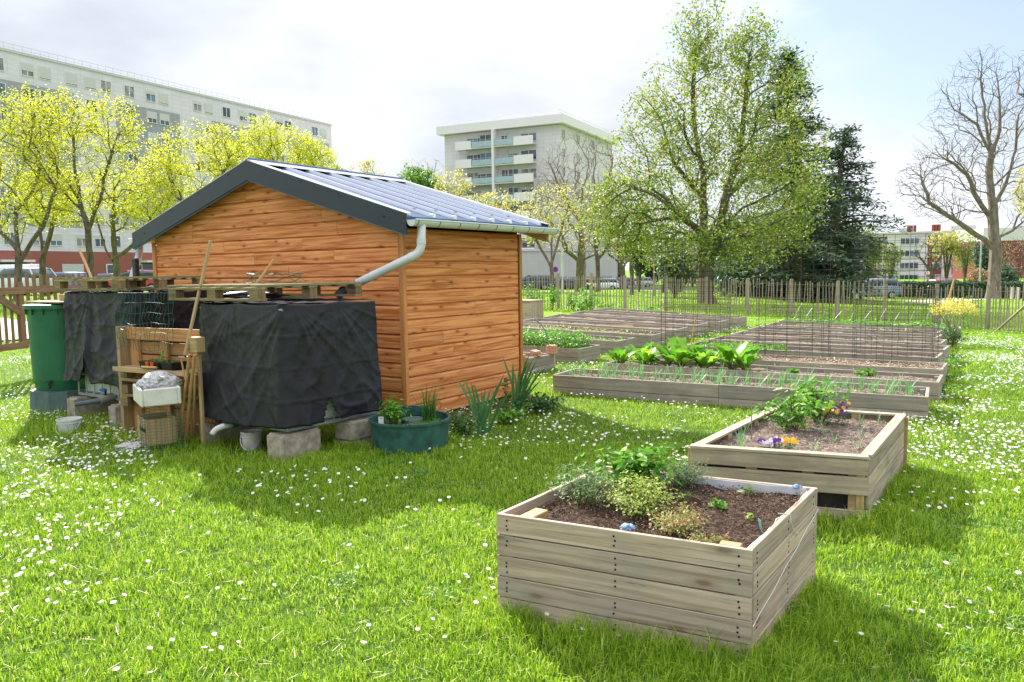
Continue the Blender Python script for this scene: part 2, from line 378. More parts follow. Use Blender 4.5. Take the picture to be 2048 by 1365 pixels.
def clipg(z):
    d = max(0, 2.6*(1-(z-2.135)/(RZ-.06-2.135))); return max(.03, 2.3-d), min(SW-.03, 2.3+d)
cladding(mb, .03, SW-.03, .02, RZ-.07, lambda s, z, o: S(s, -o, z), clipg)
mb.build('gable_wall', M['larch'], shed)
mb = MB(); cladding(mb, .04, SD-.04, .02, EZ+.06, lambda s, z, o: S(-o, SD-s, z))
mb.build('side_wall', M['larch'], shed)
mb = MB(); cladding(mb, .04, SD-.04, .02, EZ+.06, lambda s, z, o: S(SW+o, s, z))
mb.build('side_wall', M['larch'], shed)
mb = MB(); cladding(mb, .03, SW-.03, .02, RZ-.07, lambda s, z, o: S(s, SD+o, z), clipg)
mb.build('rear_wall', M['larch'], shed)
mb = MB(); mb.prism([S(.04, .03, 0), S(SW-.04, .03, 0), S(SW-.04, .03, EZ), S(2.3, .03, RZ-.1), S(.04, .03, EZ)], U*(SD-.06)); mb.build('inner_lining', M['dark'], shed)
for (a, b) in ((0, 0), (SW, 0), (0, SD), (SW, SD)):
    mb = MB(); sa = -1 if a == 0 else 1; sb = -1 if b == 0 else 1
    mb.bar(S(a-sa*.02, b+sb*.012, .01), S(a-sa*.02, b+sb*.012, 2.06), .055, .02, up=U); mb.bar(S(a+sa*.012, b-sb*.0, .01), S(a+sa*.012, b-sb*.0, 2.06), .02, .046, up=U)
    mb.build('corner_post', M['larch_trim'], shed, bevel=.002)
mb = MB()
for a, b, c in NAILS: mb.tube([a, b], .0036, 6)
mb.build('nail_heads', M['steel'], shed)
# roof: two pitched metal sheets
B0, B1 = -.14, 2.54; AR, AL = -.20, 4.86; ZE = 2.16
def RP(a, b, up=0): return S(a, b, ZE+(RZ-ZE)*(1-abs(a-2.3)/(2.5 if a < 2.3 else 2.56))+up)
roof = MB()
for (a0, a1) in ((AR, 2.3), (AL, 2.3)):
    c = [RP(a0, B0, -.05), RP(a1, B0, -.05), RP(a1, B1, -.05), RP(a0, B1, -.05)]
    roof.hexa(c+[p+Vector((0, 0, .05)) for p in c])
roof = roof.build('roof', M['roofmetal'], shed)
for sgn, a0 in ((1, AR), (-1, AL)):
    for k in range(8):
        b = B0+.10+k*(B1-B0-.2)/7
        if sgn == 1 or k < 8:
            mb = MB(); e = .03 if k in (0, 7) else 0
            p = [RP(a0+sgn*.05, b-.022, .0), RP(2.3-sgn*.10, b-.022, .0), RP(2.3-sgn*.10, b+.022, .0), RP(a0+sgn*.05, b+.022, .0)]
            q = [RP(a0+sgn*.05, b-.009, .034), RP(2.3-sgn*.10, b-.009, .034), RP(2.3-sgn*.10, b+.009, .034), RP(a0+sgn*.05, b+.009, .034)]
            mb.hexa(p+q); mb.build('roof_rib', M['roofrib'], roof)
            if sgn == 1 and 0 < k < 7:
                mb = MB(); mb.lathe(RP(a0+.30, b, .034), [(0.02, 0), (.02, .006), (.008, .008), (.008, .018), (0, .018)], 8); mb.build('roof_screw', M['steel'], roof)
                mb = MB(); c = RP(a0+.045, b, .0); mb.box(c-Vector((0, 0, .03)), .05, .055, .07, ax=V); mb.build('rib_end_cap', M['gutter'], roof, bevel=.01)
for sgn in (1, -1):
    mb = MB()
    c = [RP(2.3-sgn*.16, B0-.01, .036), RP(2.3, B0-.01, .05), RP(2.3, B1+.01, .05), RP(2.3-sgn*.16, B1+.01, .036)]
    mb.hexa([p-Vector((0, 0, .006)) for p in c]+c); mb.build('ridge_flashing', M['flash'], roof)
mb = MB(); mb.bar(S(2.3, B0-.005, RZ+.050), S(2.3, B1+.012, RZ+.050), .05, .022); mb.build('ridge_cap', plain('ridge_blue', (.06, .13, .30), .35, .05, 4, .5), roof, bevel=.008)
# gable fascias with a bright top flange and a blue lower lip
for bb, o in ((B0, -1), (B1, 1)):
    for a0 in (AR, AL):
        sg = 1 if a0 == AR else -1
        mb = MB(); d = U*(.018*o)
        mb.prism([RP(a0, bb, .03), RP(2.3, bb, .03), RP(2.3, bb, -.20), RP(a0, bb, -.185)], d)
        f = mb.build('fascia', M['fascia'], roof)
        mb = MB(); mb.prism([RP(a0, bb, -.187), RP(2.3, bb, -.202), RP(2.3, bb, -.210), RP(a0, bb, -.198)], U*(-.035*o)+d); mb.build('fascia_lip', M['fascia_edge'], f)
        mb = MB(); mb.hexa([RP(a0, bb+.02*o, .031), RP(2.3-sg*.02, bb+.02*o, .031), RP(2.3-sg*.02, bb-.055*o, .031), RP(a0, bb-.055*o, .031), RP(a0, bb+.02*o, .038), RP(2.3-sg*.02, bb+.02*o, .038), RP(2.3-sg*.02, bb-.055*o, .038), RP(a0, bb-.055*o, .038)])
        mb.build('top_flange', M['flash'], f)
        for fr in (.12, .38, .62, .86):
            if o == -1:
                mb = MB(); q = RP(a0+(2.3-a0)*fr, bb-.019, -.075 if fr < .2 else -.0); mb.lathe(q, [(0, -.004), (.008, -.004), (.008, .004), (0, .004)], 8)
                mb.build('screw', M['dark'], f)
# soffit boards closing the eaves
for a0, a1 in ((AR, 0), (AL, SW)):
    mb = MB(); c = [RP(a0, B0+.01, -.075), RP(a1, B0+.01, -.075), RP(a1, B1-.01, -.075), RP(a0, B1-.01, -.075)]
    mb.hexa(c+[p+Vector((0, 0, .02)) for p in c]); mb.build('soffit', M['pallet'], shed)
for a0 in (AR, AL):
    mb = MB(); mb.prism([RP(a0, B1-.03, -.005), RP(2.3, B1-.03, -.005), RP(2.3, B1-.03, -.195), RP(a0, B1-.03, -.18)], U*.025); mb.build('barge_board', M['pallet'], shed)
# gutters
def gutter(a, b0, b1, sg):
    z = 2.125; r = .062
    ang = [math.pi*(1+i/10) for i in range(11)]
    prof = [(math.cos(t)*r, math.sin(t)*r) for t in ang]+[(math.cos(t)*(r-.006), math.sin(t)*(r-.006)) for t in reversed(ang)]
    mb = MB(); mb.prism([S(a+x, b0, z+y-.004) for x, y in prof], U*(b1-b0))
    mb.tube([S(a-sg*r, b0, z), S(a-sg*r, b1, z)], .008, 8)
    for b in (b0, b1):
        mb.prism([S(a+x, b, z+y) for x, y in prof[:11]], U*.006)
    g = mb.build('gutter', M['gutter'], shed)
    for k in range(9):
        b = b0+.04+k*(b1-b0-.08)/8
        mb = MB(); mb.prism([S(a+math.cos(t)*(r+.004), b, z+math.sin(t)*(r+.004)) for t in ang]+[S(a+math.cos(t)*(r-.002), b, z+math.sin(t)*(r-.002)) for t in reversed(ang)], U*.014)
        mb.build('gutter_bracket', M['gutter_dk'], g)
    return g
gutter(AR-.065, -.15, 2.62, 1); gutter(AL+.07, -.15, 2.62, -1)
def arc_pts(P, n=6, r=.09):
    P = [Vector(p) for p in P]; o = [P[0]]
    for i in range(1, len(P)-1):
        a = P[i]+(P[i-1]-P[i]).normalized()*r; b = P[i]+(P[i+1]-P[i]).normalized()*r
        for k in range(n+1):
            t = k/n; o.append(a*(1-t)**2+P[i]*2*t*(1-t)+b*t*t)
    o.append(P[-1]); return o
def downpipe(P, m, rr=.044):
    mb = MB(); mb.tube(arc_pts(P), rr, 20); o = mb.build('downpipe', m, shed, smooth=True)
    for i, f in ((0, .62), (1, .12), (1, .97)):
        a, b = Vector(P[i]), Vector(P[i+1]); q = a.lerp(b, f); d = (b-a).normalized()
        mb = MB(); mb.tube([q-d*.025, q+d*.025], rr+.004, 20); mb.build('pipe_collar', m, o, smooth=False)
    return o
downpipe([S(-.27, .0, 2.09), S(-.27, -.02, 1.80), S(.36, -.46, 1.445), ], M['pipe'])
mb = MB(); mb.tube([S(.27, -.40, 1.492), S(.40, -.485, 1.42), S(.44, -.52, 1.36)], .046, 18); mb.build('pipe_end', M['pipedk'], shed, smooth=True)
downpipe([S(4.97, .02, 2.09), S(4.97, -.02, 1.87), S(4.35, -.55, 1.38)], plain('pipe_grey', (.42, .44, .50), .3, .08, 4, .5))
# ================================================================ IBC tanks, blocks, pallets
def F2(o, ex, ey):                                        # local frame on the ground
    ex, ey = ex.normalized(), ey.normalized(); o = Vector(o)
    return lambda x, y, z: o+ex*x+ey*y+Vector((0, 0, z))
def concrete_block(c, ex, label, L=.50, W=.20, Hh=.20, z=0):
    ex = ex.normalized(); ey = Vector((-ex.y, ex.x, 0)); c = Vector(c); mb = MB()
    n = 14; vs = []
    bm = bmesh.new(); bmesh.ops.create_cube(bm, size=1)
    bmesh.ops.bevel(bm, geom=bm.edges[:], offset=.06, segments=2, affect='EDGES')
    bmesh.ops.subdivide_edges(bm, edges=bm.edges[:], cuts=2, use_grid_fill=True)
    P = []
    for v in bm.verts:
        p = v.co.copy(); q = Vector((p.x*L, p.y*W, (p.z+.5)*Hh)); nn = noise.noise(q*22+c*7)*.004
        q = c+ex*(q.x+nn)+ey*(q.y+nn)+Vector((0, 0, z+q.z+nn)); v.co = q
    me = bpy.data.meshes.new('concrete_block'); bm.to_mesh(me); bm.free(); me.materials.append(M['concrete'])
    o = bpy.data.objects.new('concrete_block', me); scene.collection.objects.link(o)
    return tag(o, label, 'block', 'concrete blocks under the water tanks')
TX = (V*.995+U*.03).normalized(); TY = (U-V*.06).normalized()
t1 = F2(S(-.22, -1.74), TX, TY)                            # right hand tank, x to the left, y to the back
t2 = F2(S(2.40, -1.60), V, U)
def ibc(fr, name, label, covered):
    t = thing(name, fr(.6, .5, .25), label, 'water tank')
    mb = MB(); Wd, Dp, z0, z1 = 1.20, 1.0, .27, 1.30
    mb.prism([fr(.03+x*(Wd-.06), .03+y*(Dp-.06), z0+.02) for x, y in ((0.05, 0), (.95, 0), (1, .06), (1, .94), (.95, 1), (.05, 1), (0, .94), (0, .06))], (0, 0, z1-z0-.04))
    mb.build('tank', M['ibc'], t, bevel=.02)
    mb = MB(); R = [fr(-.01, -.01, z0-.018), fr(Wd+.01, -.01, z0-.018), fr(Wd+.01, Dp+.01, z0-.018), fr(-.01, Dp+.01, z0-.018)]
    mb.prism(R, (0, 0, .035)); mb.build('base_tray', M['rim'], t, bevel=.008)
    for k in range(8):
        x = .0+k*Wd/7
        for y in (-.0, Dp): mb = MB(); mb.tube([fr(x, y, z0), fr(x, y, z1)], .009, 6); mb.build('cage_bar', M['steel'], t)
    for k in range(1, 6):
        y = k*Dp/6
        for x in (0, Wd): mb = MB(); mb.tube([fr(x, y, z0), fr(x, y, z1)], .009, 6); mb.build('cage_bar', M['steel'], t)
    for z in (.5, .78, 1.05, 1.3):
        mb = MB(); mb.tube([fr(0, -.012, z), fr(Wd, -.012, z), fr(Wd, Dp+.012, z), fr(0, Dp+.012, z), fr(0, -.012, z)], .009, 6); mb.build('cage_ring', M['steel'], t)
    return t
tankA = ibc(t1, 'water_tank', 'caged white water tank on blocks under black cloth beside the shed corner', True)
tankB = ibc(t2, 'water_tank', 'caged white water tank with blue valve beside the green barrel, bottom uncovered', True)
# spouts
mb = MB(); P = [t1(.80, -.0, .235), t1(.80, -.09, .235), t1(.82, -.16, .215), t1(.83, -.19, .17)]; mb.tube(arc_pts(P, 4, .03), .027, 12); mb.build('spout', M['white_plastic'], tankA, smooth=True)
mb = MB(); mb.tube([t1(.79, -.02, .235), t1(.80, .03, .235)], .033, 10); mb.build('spout_nut', plain('green_nut', (.03, .2, .08)), tankA)
mb = MB(); mb.tube([t2(.42, -.02, .30), t2(.43, -.16, .275)], .042, 14); vv = mb.build('valve', M['galv'], tankB)
mb = MB(); mb.tube([t2(.43, -.14, .275), t2(.56, -.36, .25)], [.030, .024], 12); mb.build('outlet_pipe', M['pipedk'], vv)
mb = MB(); mb.tube([t2(.425, -.10, .30), t2(.425, -.10, .37)], .012, 8); mb.build('valve_stem', M['dark'], vv)
mb = MB(); mb.box(t2(.45, -.11, .365), .11, .035, .03, ax=V); mb.build('valve_handle', M['blue'], vv, bevel=.008)
def cb_at(px, py): return Vector(G(px, py))+U*.25+V*.10
concrete_block(cb_at(424, 892), U, 'pale concrete block left of the white spout under the right tank')
concrete_block(cb_at(566, 930)-U*.04, U, 'big pale concrete block nearest the camera beside the white bucket', .42, .22, .245)
concrete_block(cb_at(699, 902), U, 'mossy concrete block on top of another beside the green tub', .46, .22, .17, .08)
concrete_block(cb_at(699, 902), U, 'half buried concrete block under another beside the green tub', .46, .21, .078)
concrete_block(S(3.50, -1.50), U, 'concrete block between the green barrel stand and the white pail', .50, .20, .245)
concrete_block(S(2.62, -1.50), U, 'upright narrow concrete block touching the wooden pallet shelf', .50, .16, .235)
def bucket(c, r, h, m, name, label, tilt=0, handle=1):
    c = Vector(c); t = thing(name, c, label, 'bucket'); mb = MB()
    mb.lathe(c, [(0, .01), (r*.8, .01), (r*.86, .02), (r, h*.9), (r*1.05, h*.9), (r*1.05, h), (r*.97, h), (r*.80, .05), (0, .05)], 28); mb.build('bowl', m, t, smooth=False)
    mb = MB(); mb.lathe(c, [(r*.97, h*.72), (r*1.03, h*.73), (r*1.03, h*.76), (r*.98, h*.77)], 28); mb.build('rim_ring', m, t)
    mb = MB(); q = [c+Vector((math.cos(a)*r*1.06, math.sin(a)*r*1.06-.004, h*.8-.1*math.sin((a-math.pi)/math.pi*math.pi)*1.2)) for a in [math.pi+i*math.pi/12 for i in range(13)]]
    mb.tube(q, .004, 6); mb.build('handle', M['steel'] if handle == 1 else m, t)
    return t
b2 = G(505, 902); bucket(b2, .093, .185, plain('bucket_white', (.50, .48, .43), .5, .15, 14), 'bucket', 'dirty white bucket with wire handle between two concrete blocks')
b1 = G(140, 866); bucket(b1, .115, .15, M['white_plastic'], 'bucket', 'clean white pail standing in the grass by the left tank', handle=0)
# black cloth draped on tanks
def clothm():
    m, t, b = mat_base('weed_cloth', .45, .4); o = N(t, 'ShaderNodeTexCoord').outputs['Object']
    t.links.new(ramp(t, [(.005, .005, .009), (.010, .010, .018)], noi(t, 5, 5, o), [.35, .65]), b.inputs['Base Color'])
    b.inputs['Sheen Weight'].default_value = .06; b.inputs['Sheen Roughness'].default_value = .4; b.inputs['Sheen Tint'].default_value = (.6, .62, .8, 1)
    v1 = N(t, 'ShaderNodeTexVoronoi', feature='DISTANCE_TO_EDGE'); v1.inputs['Scale'].default_value = 4.2
    n = N(t, 'ShaderNodeTexNoise'); n.inputs['Scale'].default_value = 3; t.links.new(o, n.inputs['Vector'])
    va = N(t, 'ShaderNodeMixRGB'); va.inputs[0].default_value = .25; t.links.new(o, va.inputs[1]); t.links.new(n.outputs['Color'], va.inputs[2]); t.links.new(va.outputs[0], v1.inputs['Vector'])
    cl = N(t, 'ShaderNodeMath', operation='MINIMUM'); cl.inputs[1].default_value = .09; t.links.new(v1.outputs['Distance'], cl.inputs[0])
    w = noi(t, 7, 7, o, .62, 1.2)
    a = N(t, 'ShaderNodeMath', operation='MULTIPLY_ADD'); a.inputs[1].default_value = 1.6; t.links.new(cl.outputs[0], a.inputs[0]); t.links.new(w, a.inputs[2])
    bump(t, b, a.outputs[0], .3, .014); return m
M['cloth'] = clothm()
def drape(name, fr, path, ztop, hem, label, amp=.03, seed=0, slit=None, flare=.05, gather=0):
    # path: plan polyline in the tank frame; hem(s) -> bottom height at arc position s
    P = [Vector((x, y, 0)) for x, y in path]; D = [0]; ANC = (1.0, 1.55, 2.3, 2.75, 3.2)
    for i in range(1, len(P)): D.append(D[-1]+(P[i]-P[i-1]).length)
    T = D[-1]; nS, nT = int(T*62), 64
    def at(s):
        s = min(max(s, 0), T-1e-6)
        for i in range(len(P)-1):
            if s <= D[i+1]:
                f = (s-D[i])/(D[i+1]-D[i]); p = P[i].lerp(P[i+1], f); d = (P[i+1]-P[i]).normalized(); return p, Vector((-d.y, d.x, 0))
    def ats(s):
        a = [at(s+k*.05) for k in (-1, -.5, 0, .5, 1)]; p = sum((q[0] for q in a), Vector())/5; n = sum((q[1] for q in a), Vector()).normalized(); return p, n
    vs = []; 
    for i in range(nS+1):
        s = T*i/nS; p, n = ats(s); hz_ = hem(s)
        for j in range(nT+1):
            t = j/nT; z = ztop+(hz_-ztop)*t; q = Vector((s*1.0+seed*9, z*.8, seed*3.3))
            rg = lambda x, y, w_, p_: max(0, 1-abs(noise.noise(Vector((x, y, w_))))*2.6)**p_
            f = rg(s*2.6+.5*z, z*.7, seed, 2.5); fine = rg(s*6+z*2.2, z*4.2-s*1.6, seed+4, 4); diag = rg(s*2.0-z*2.4, z*1.3+s*1.5, seed+9, 4); dg2 = rg(s*2.4+z*3.1, z*1.1-s*1.9, seed+19, 5)
            kk = min(1, t*5+.1); rad = 0
            for sa in ANC:
                dx_, dz_ = s-sa, (ztop-z)+.02; rr_ = math.hypot(dx_, dz_); th_ = math.atan2(dx_, dz_); rad += rg(th_*3.3, sa*3, seed+2, 3)*math.exp(-rr_*2.2)*min(1, rr_*7)
            off = .020+flare*t*t*(1-.25*t)+kk*(amp*.6*f*(.25+t)+amp*.09*fine+amp*.36*diag*(.2+.8*t)+amp*.36*dg2*(.2+.8*t)+amp*.8*rad)+noise.noise(q*1.7)*.014*kk
            for zc in (.52, .80, 1.08): off += .0045*math.exp(-((z-zc+.02*noise.noise(Vector((s*2.5, zc*7, seed))))/.007)**2)
            for sc_ in (1.55, 2.25, 2.7): off += .0045*math.exp(-((s-sc_+.03*noise.noise(Vector((z*3, sc_*5, seed))))/.012)**2)
            if gather: off += gather*math.sin(s*24+math.sin(s*5)*2+z*2)*.5*(1-t)*kk
            w = p+n*off; vs.append(fr(w.x, w.y, z-.018*abs(math.sin(s*5.2+seed))*(1-t)**6+.010*noise.noise(Vector((s*9, seed, 2)))*t))
    fs = []
    for i in range(nS):
        s = T*(i+.5)/nS
        for j in range(nT):
            if slit:
                t = (j+.5)/nT
                if t > slit[2] and abs(s-slit[0]-slit[3]*(t-slit[2])) < slit[1]*(t-slit[2])/(1-slit[2]): continue
            a = i*(nT+1)+j; fs.append((a, a+1, a+nT+2, a+nT+1))
    mb = MB(); mb.add(vs, fs)
    o = mb.build(name, M['cloth'], smooth=True, label=label, cat='cloth')
    sd = o.modifiers.new('thick', 'SOLIDIFY'); sd.thickness = .004
    return o
def cap_cloth(fr, x0, x1, y0, y1, z):
    mb = MB(); n = 14
    vs = [fr(x0+(x1-x0)*i/n, y0+(y1-y0)*j/n, z+.012*noise.noise(Vector((i*.6, j*.6, 3)))) for i in range(n+1) for j in range(n+1)]
    mb.add(vs, [(i*(n+1)+j, (i+1)*(n+1)+j, (i+1)*(n+1)+j+1, i*(n+1)+j+1) for i in range(n) for j in range(n)]); return mb
def hemA(s):      # path: left back -> left front -> right front -> right back (as seen)
    return .30-.03*math.sin(min(1, max(0, (s-.95)/1.3))*3.1)+.02*noise.noise(Vector((s*3, 1, 0)))+(.05 if s < .9 else 0)+(.03*max(0, s-2.7))
cl1 = drape('black_cloth', t1, [(1.22, 1.0), (1.22, -.0), (-.01, -.0), (-.01, 1.02)], 1.352, hemA, 'black weed cloth with a slit wrapped round the right water tank', .030, 1, slit=(2.62, .085, .80, .05), flare=.075)
capm = plain('cloth_cap', (.012, .012, .017), .95, .2, spec=.05)
cm = cap_cloth(t1, -.03, 1.24, -.02, 1.02, 1.352); cm.build('cloth_top', capm, cl1, smooth=True)
def hemB(s):
    if s < 1.02: return .42+.12*noise.noise(Vector((s*4, 0, 5)))
    x = s-1.0
    if x < .30: return .43+.05*x
    if x < .50: return .43+(x-.3)*1.55
    if x < .56: return .74-(x-.5)*4.5
    return .46-.02*x+.015*math.sin(x*9)
cl2 = drape('black_cloth', t2, [(1.26, .9), (1.26, -.06), (-.03, -.03), (-.03, .98)], 1.445, hemB, 'torn black weed cloth hanging over the left water tank', .036, 5, flare=.07, gather=.02)
cm = cap_cloth(t2, -.05, 1.26, -.04, .98, 1.445); cm.build('cloth_top', capm, cl2, smooth=True)
# pallets (x = along the length)
def pallet(name, fr, label, mat, L=1.2, W=1.0, nd=7, deck_dir='x', blk=None, dw=.10):
    t = thing(name, fr(L/2, W/2, 0), label, 'pallet', None); blk = blk or M['block_wood']
    def B(x0, x1, y0, y1, z0, z1, mb):
        if x1-x0 >= y1-y0: mb.hexa([fr(x0, y0, z0), fr(x1, y0, z0), fr(x1, y1, z0), fr(x0, y1, z0), fr(x0, y0, z1), fr(x1, y0, z1), fr(x1, y1, z1), fr(x0, y1, z1)])
        else: mb.hexa([fr(x0, y0, z0), fr(x0, y1, z0), fr(x1, y1, z0), fr(x1, y0, z0), fr(x0, y0, z1), fr(x0, y1, z1), fr(x1, y1, z1), fr(x1, y0, z1)])
    mb = MB(); g = (L-nd*dw)/(nd-1)
    for k in range(nd):
        x = k*(dw+g)+random.uniform(-.004, .004); e = random.uniform(-.012, .012); B(x, x+dw, e, W+e, .122+random.uniform(0, .003), .144, mb)
    mb.build('deck', mat, t, bevel=.002)
    mb = MB()
    for y in (0, W/2-.05, W-.10): B(0, L, y, y+.10, .10, .121, mb)
    mb.build('stringer_boards', mat, t, bevel=.002)
    for x in (0, L/2-.06, L-.12):
        for y in (0, W/2-.045, W-.09):
            mb = MB(); B(x+.002, x+.118, y+.002, y+.09, .0225, .0995, mb); mb.build('block', blk, t, bevel=.002)
    mb = MB()
    for y in (0, W/2-.05, W-.10): B(0, L, y, y+.10, .0, .022, mb)
    mb.build('bottom_boards', mat, t, bevel=.002)
    return t
PX = (V*.985-U*.04).normalized(); PY = (U+V*.03).normalized()
pf = F2(S(.10, -1.74), PX, PY); pallet('pallet', lambda x, y, z: pf(x, y, 1.368+z), 'wooden pallet lying level on the right covered tank', M['pallet_mossy'], 1.28, 1.28, 6)
pf2 = F2(S(2.30, -1.78), V, U); pallet('pallet', lambda x, y, z: pf2(x, y, 1.455+z), 'mossy wooden pallet lying on the left covered tank', M['pallet_mossy'], 1.32, 1.0, 7)
# cloth bundle on tank A top, mesh and stick on top of the pallet
def wire_grid(name, f, nu, nv, r, mat, label=None, cat=None, parent=None, sub=1, kind=None, n=4):
    mb = MB()
    for i in range(nu+1): mb.tube([f(i/nu, j/(nv*sub)) for j in range(nv*sub+1)], r, n, cap=False)
    for j in range(nv+1): mb.tube([f(i/(nu*sub), j/nv) for i in range(nu*sub+1)], r, n, cap=False)
    return mb.build(name, mat, parent, label=label, cat=cat, kind=kind)
def hangf(u, v):
    x = 1.26+ -1.18*u; dz = v*.62; w = .02*noise.noise(Vector((u*6, v*6, 1)))
    return shf(.92-.84*u+.03*noise.noise(Vector((u*5, v*4, 7))), -.03-.04*v+w*2, 1.44-dz*(.9+.15*noise.noise(Vector((u*3, 1, v)))))
# ================================================================ pallet shelf
s0 = G(249, 868); s1 = G(402, 890); SX = (s1-s0); SX.z = 0; SX.normalize(); SY = Vector((-SX.y, SX.x, 0))
shf = F2(Vector((s0.x, s0.y, 0)), SX, SY)
SH = 1.10; SWd = (Vector((s1.x, s1.y, 0))-Vector((s0.x, s0.y, 0))).length+.10
shelf = thing('pallet_shelf', shf(.5, .1, 0), 'upright orange wooden pallet made into a potting shelf between the tanks', 'shelf')
def hb(x0, x1, y0, y1, z0, z1, name, mat, par=shelf, vert=False, bev=.002):
    mb = MB()
    if vert: mb.hexa([shf(x0, y0, z0), shf(x0, y0, z1), shf(x0, y1, z1), shf(x0, y1, z0), shf(x1, y0, z0), shf(x1, y0, z1), shf(x1, y1, z1), shf(x1, y1, z0)])
    else: mb.hexa([shf(x0, y0, z0), shf(x1, y0, z0), shf(x1, y1, z0), shf(x0, y1, z0), shf(x0, y0, z1), shf(x1, y0, z1), shf(x1, y1, z1), shf(x0, y1, z1)])
    return mb.build(name, mat, par, bevel=bev)
for k in range(8):
    z = .03+k*.132; hb(.02, SWd-.02, .13, .15, z, z+.118, 'back_board', M['orangewood'])
hb(-.01, .035, -.02, .15, 0, SH, 'side_post', M['pallet'], vert=True)
hb(.04, .17, .09, .125, 0, SH-.11, 'post', M['orangewood'], vert=True); hb(.52, .62, .09, .125, 0, SH-.11, 'post', M['orangewood'], vert=True); hb(SWd-.13, SWd, .09, .125, 0, SH-.11, 'post', M['orangewood'], vert=True)
hb(.04, SWd, .06, .085, SH-.13, SH-.01, 'top_rail', M['orangewood'])
hb(.06, SWd-.02, -.10, .12, .685, .705, 'shelf_board', M['pallet']); hb(.06, SWd-.02, -.125, -.105, .665, .71, 'shelf_edge', M['pallet'])
for z in (.59, .43):
    hb(.04, .14, -.03, .06, z, z+.085, 'block', M['block_wood']); hb(.52, .62, -.03, .06, z, z+.085, 'block', M['block_wood'])
hb(.04, SWd, -.035, -.015, .555, .585, 'rail', M['pallet']); hb(.04, SWd, -.03, .04, .40, .425, 'rail', M['block_wood'])
hb(.04, .14, -.04, .0, .30, .40, 'block', M['block_wood'])
# post block and stake holding the canes
hb(SWd-.02, SWd+.11, -.16, -.06, .90, 1.04, 'post_head', M['pallet'], bev=.006)
hb(SWd+.03, SWd+.06, -.10, -.07, 0, .90, 'prop', M['pallet'], vert=True)
wire_grid('green_mesh', hangf, 15, 6, .0022, M['greenwire'], 'rumpled green wire mesh hanging in front of the left black cloth', 'mesh', sub=2)
# tray, pots, tube
tr = thing('seed_tray', shf(.65, -.02, .706), 'black seed tray with small orange pots and seedlings on the shelf', 'tray')
mb = MB()
for (x0, x1) in ((.46, .76), (.78, .94)):
    z0, z1 = .707, .775
    mb.hexa([shf(x0+.01, -.10, z0), shf(x1-.01, -.10, z0), shf(x1-.01, .05, z0), shf(x0+.01, .05, z0), shf(x0, -.11, z1), shf(x1, -.11, z1), shf(x1, .06, z1), shf(x0, .06, z1)])
    mb.hexa([shf(x0-.006, -.116, z1), shf(x1+.006, -.116, z1), shf(x1+.006, .066, z1), shf(x0-.006, .066, z1), shf(x0-.006, -.116, z1+.006), shf(x1+.006, -.116, z1+.006), shf(x1+.006, .066, z1+.006), shf(x0-.006, .066, z1+.006)])
mb.build('tray', M['black_plastic'], tr)
for x in (.60, .67): mb = MB(); mb.lathe(shf(x, -.118, .715), [(.012, 0), (.022, .066), (.0, .066)], 8); mb.build('orange_pot', M['orange_plastic'], tr)
M['seedling'] = leafm('seedling', [(.10, .22, .03), (.22, .38, .06), (.3, .4, .12)])
mb = MB()
for k in range(120):
    p = shf(random.uniform(.48, .92), random.uniform(-.09, .04), .78+abs(random.gauss(0, .015))); mb.leaf(p, (random.gauss(0, .4), random.gauss(0, .4), 1), random.uniform(.012, .03), .012)
for k in range(40):
    p = shf(.70+random.gauss(0, .02), -.03+random.gauss(0, .02), .78+random.random()*.08); mb.leaf(p, (random.gauss(0, 1), random.gauss(0, 1), .6), .035, .014)
mb.build('seedlings', M['seedling'], tr)
mb = MB(); mb.tube([shf(.54, -.135, .73), shf(.76, -.14, .735)], .012, 12); mb.build('wooden_tube', M['bamboo'], label='short pale bamboo tube lying before the black seed tray', cat='tube')
# foam box, plastic bag, crate, wire roll
fb = thing('foam_box', shf(.45, -.3, .42), 'open white foam box holding a bag in front of the pallet shelf', 'box')
ff = F2(shf(.62, -.56, 0), SX*.86+SY*.5-SX*.0, SY*.86-SX*.5)
ff = F2(shf(.62, -.30, .05), SX*.80-SY*.42, SY*.80+SX*.42)
mb = MB(); x1, y1, z0, z1, w = .50, .34, .385, .545, .028
def fbx(xa, xb, ya, yb, za, zb, ins=.0):
    mb.hexa([ff(xa+ins, ya+ins, za), ff(xb-ins, ya+ins, za), ff(xb-ins, yb-ins, za), ff(xa+ins, yb-ins, za), ff(xa, ya, zb), ff(xb, ya, zb), ff(xb, yb, zb), ff(xa, yb, zb)])
fbx(0.02, x1-.02, .02, y1-.02, z0, z0+.02)
fbx(0, x1, 0, w, z0, z1); fbx(0, x1, y1-w, y1, z0, z1); fbx(0, w, w, y1-w, z0, z1); fbx(x1-w, x1, w, y1-w, z0, z1)
mb.build('box_body', M['foam'], fb, bevel=.01)
def blob(name, c, ax, ay, az, mat, amp=.25, sc=3, seed=0, parent=None, **k):
    bm = bmesh.new(); bmesh.ops.create_icosphere(bm, subdivisions=5, radius=1); c = Vector(c)
    for v in bm.verts:
        p = v.co.copy(); f = 1+amp*noise.noise(p*sc+Vector((seed, 0, 0)))+amp*.6*(1-2*abs(noise.noise(p*sc*2.1+Vector((0, seed, 0)))))
        v.co = Vector((p.x*ax*f, p.y*ay*f, p.z*az*f))+c
    me = bpy.data.meshes.new(name); bm.to_mesh(me); bm.free(); me.materials.append(mat); me.polygons.foreach_set('use_smooth', [True]*len(me.polygons))
    o = bpy.data.objects.new(name, me); scene.collection.objects.link(o)
    if parent: o.parent = parent; o.matrix_parent_inverse = parent.matrix_world.inverted()
    return tag(o, **k)
bagm, t, b = mat_base('bag_plastic', .22, .6); oc = N(t, 'ShaderNodeTexCoord').outputs['Object']
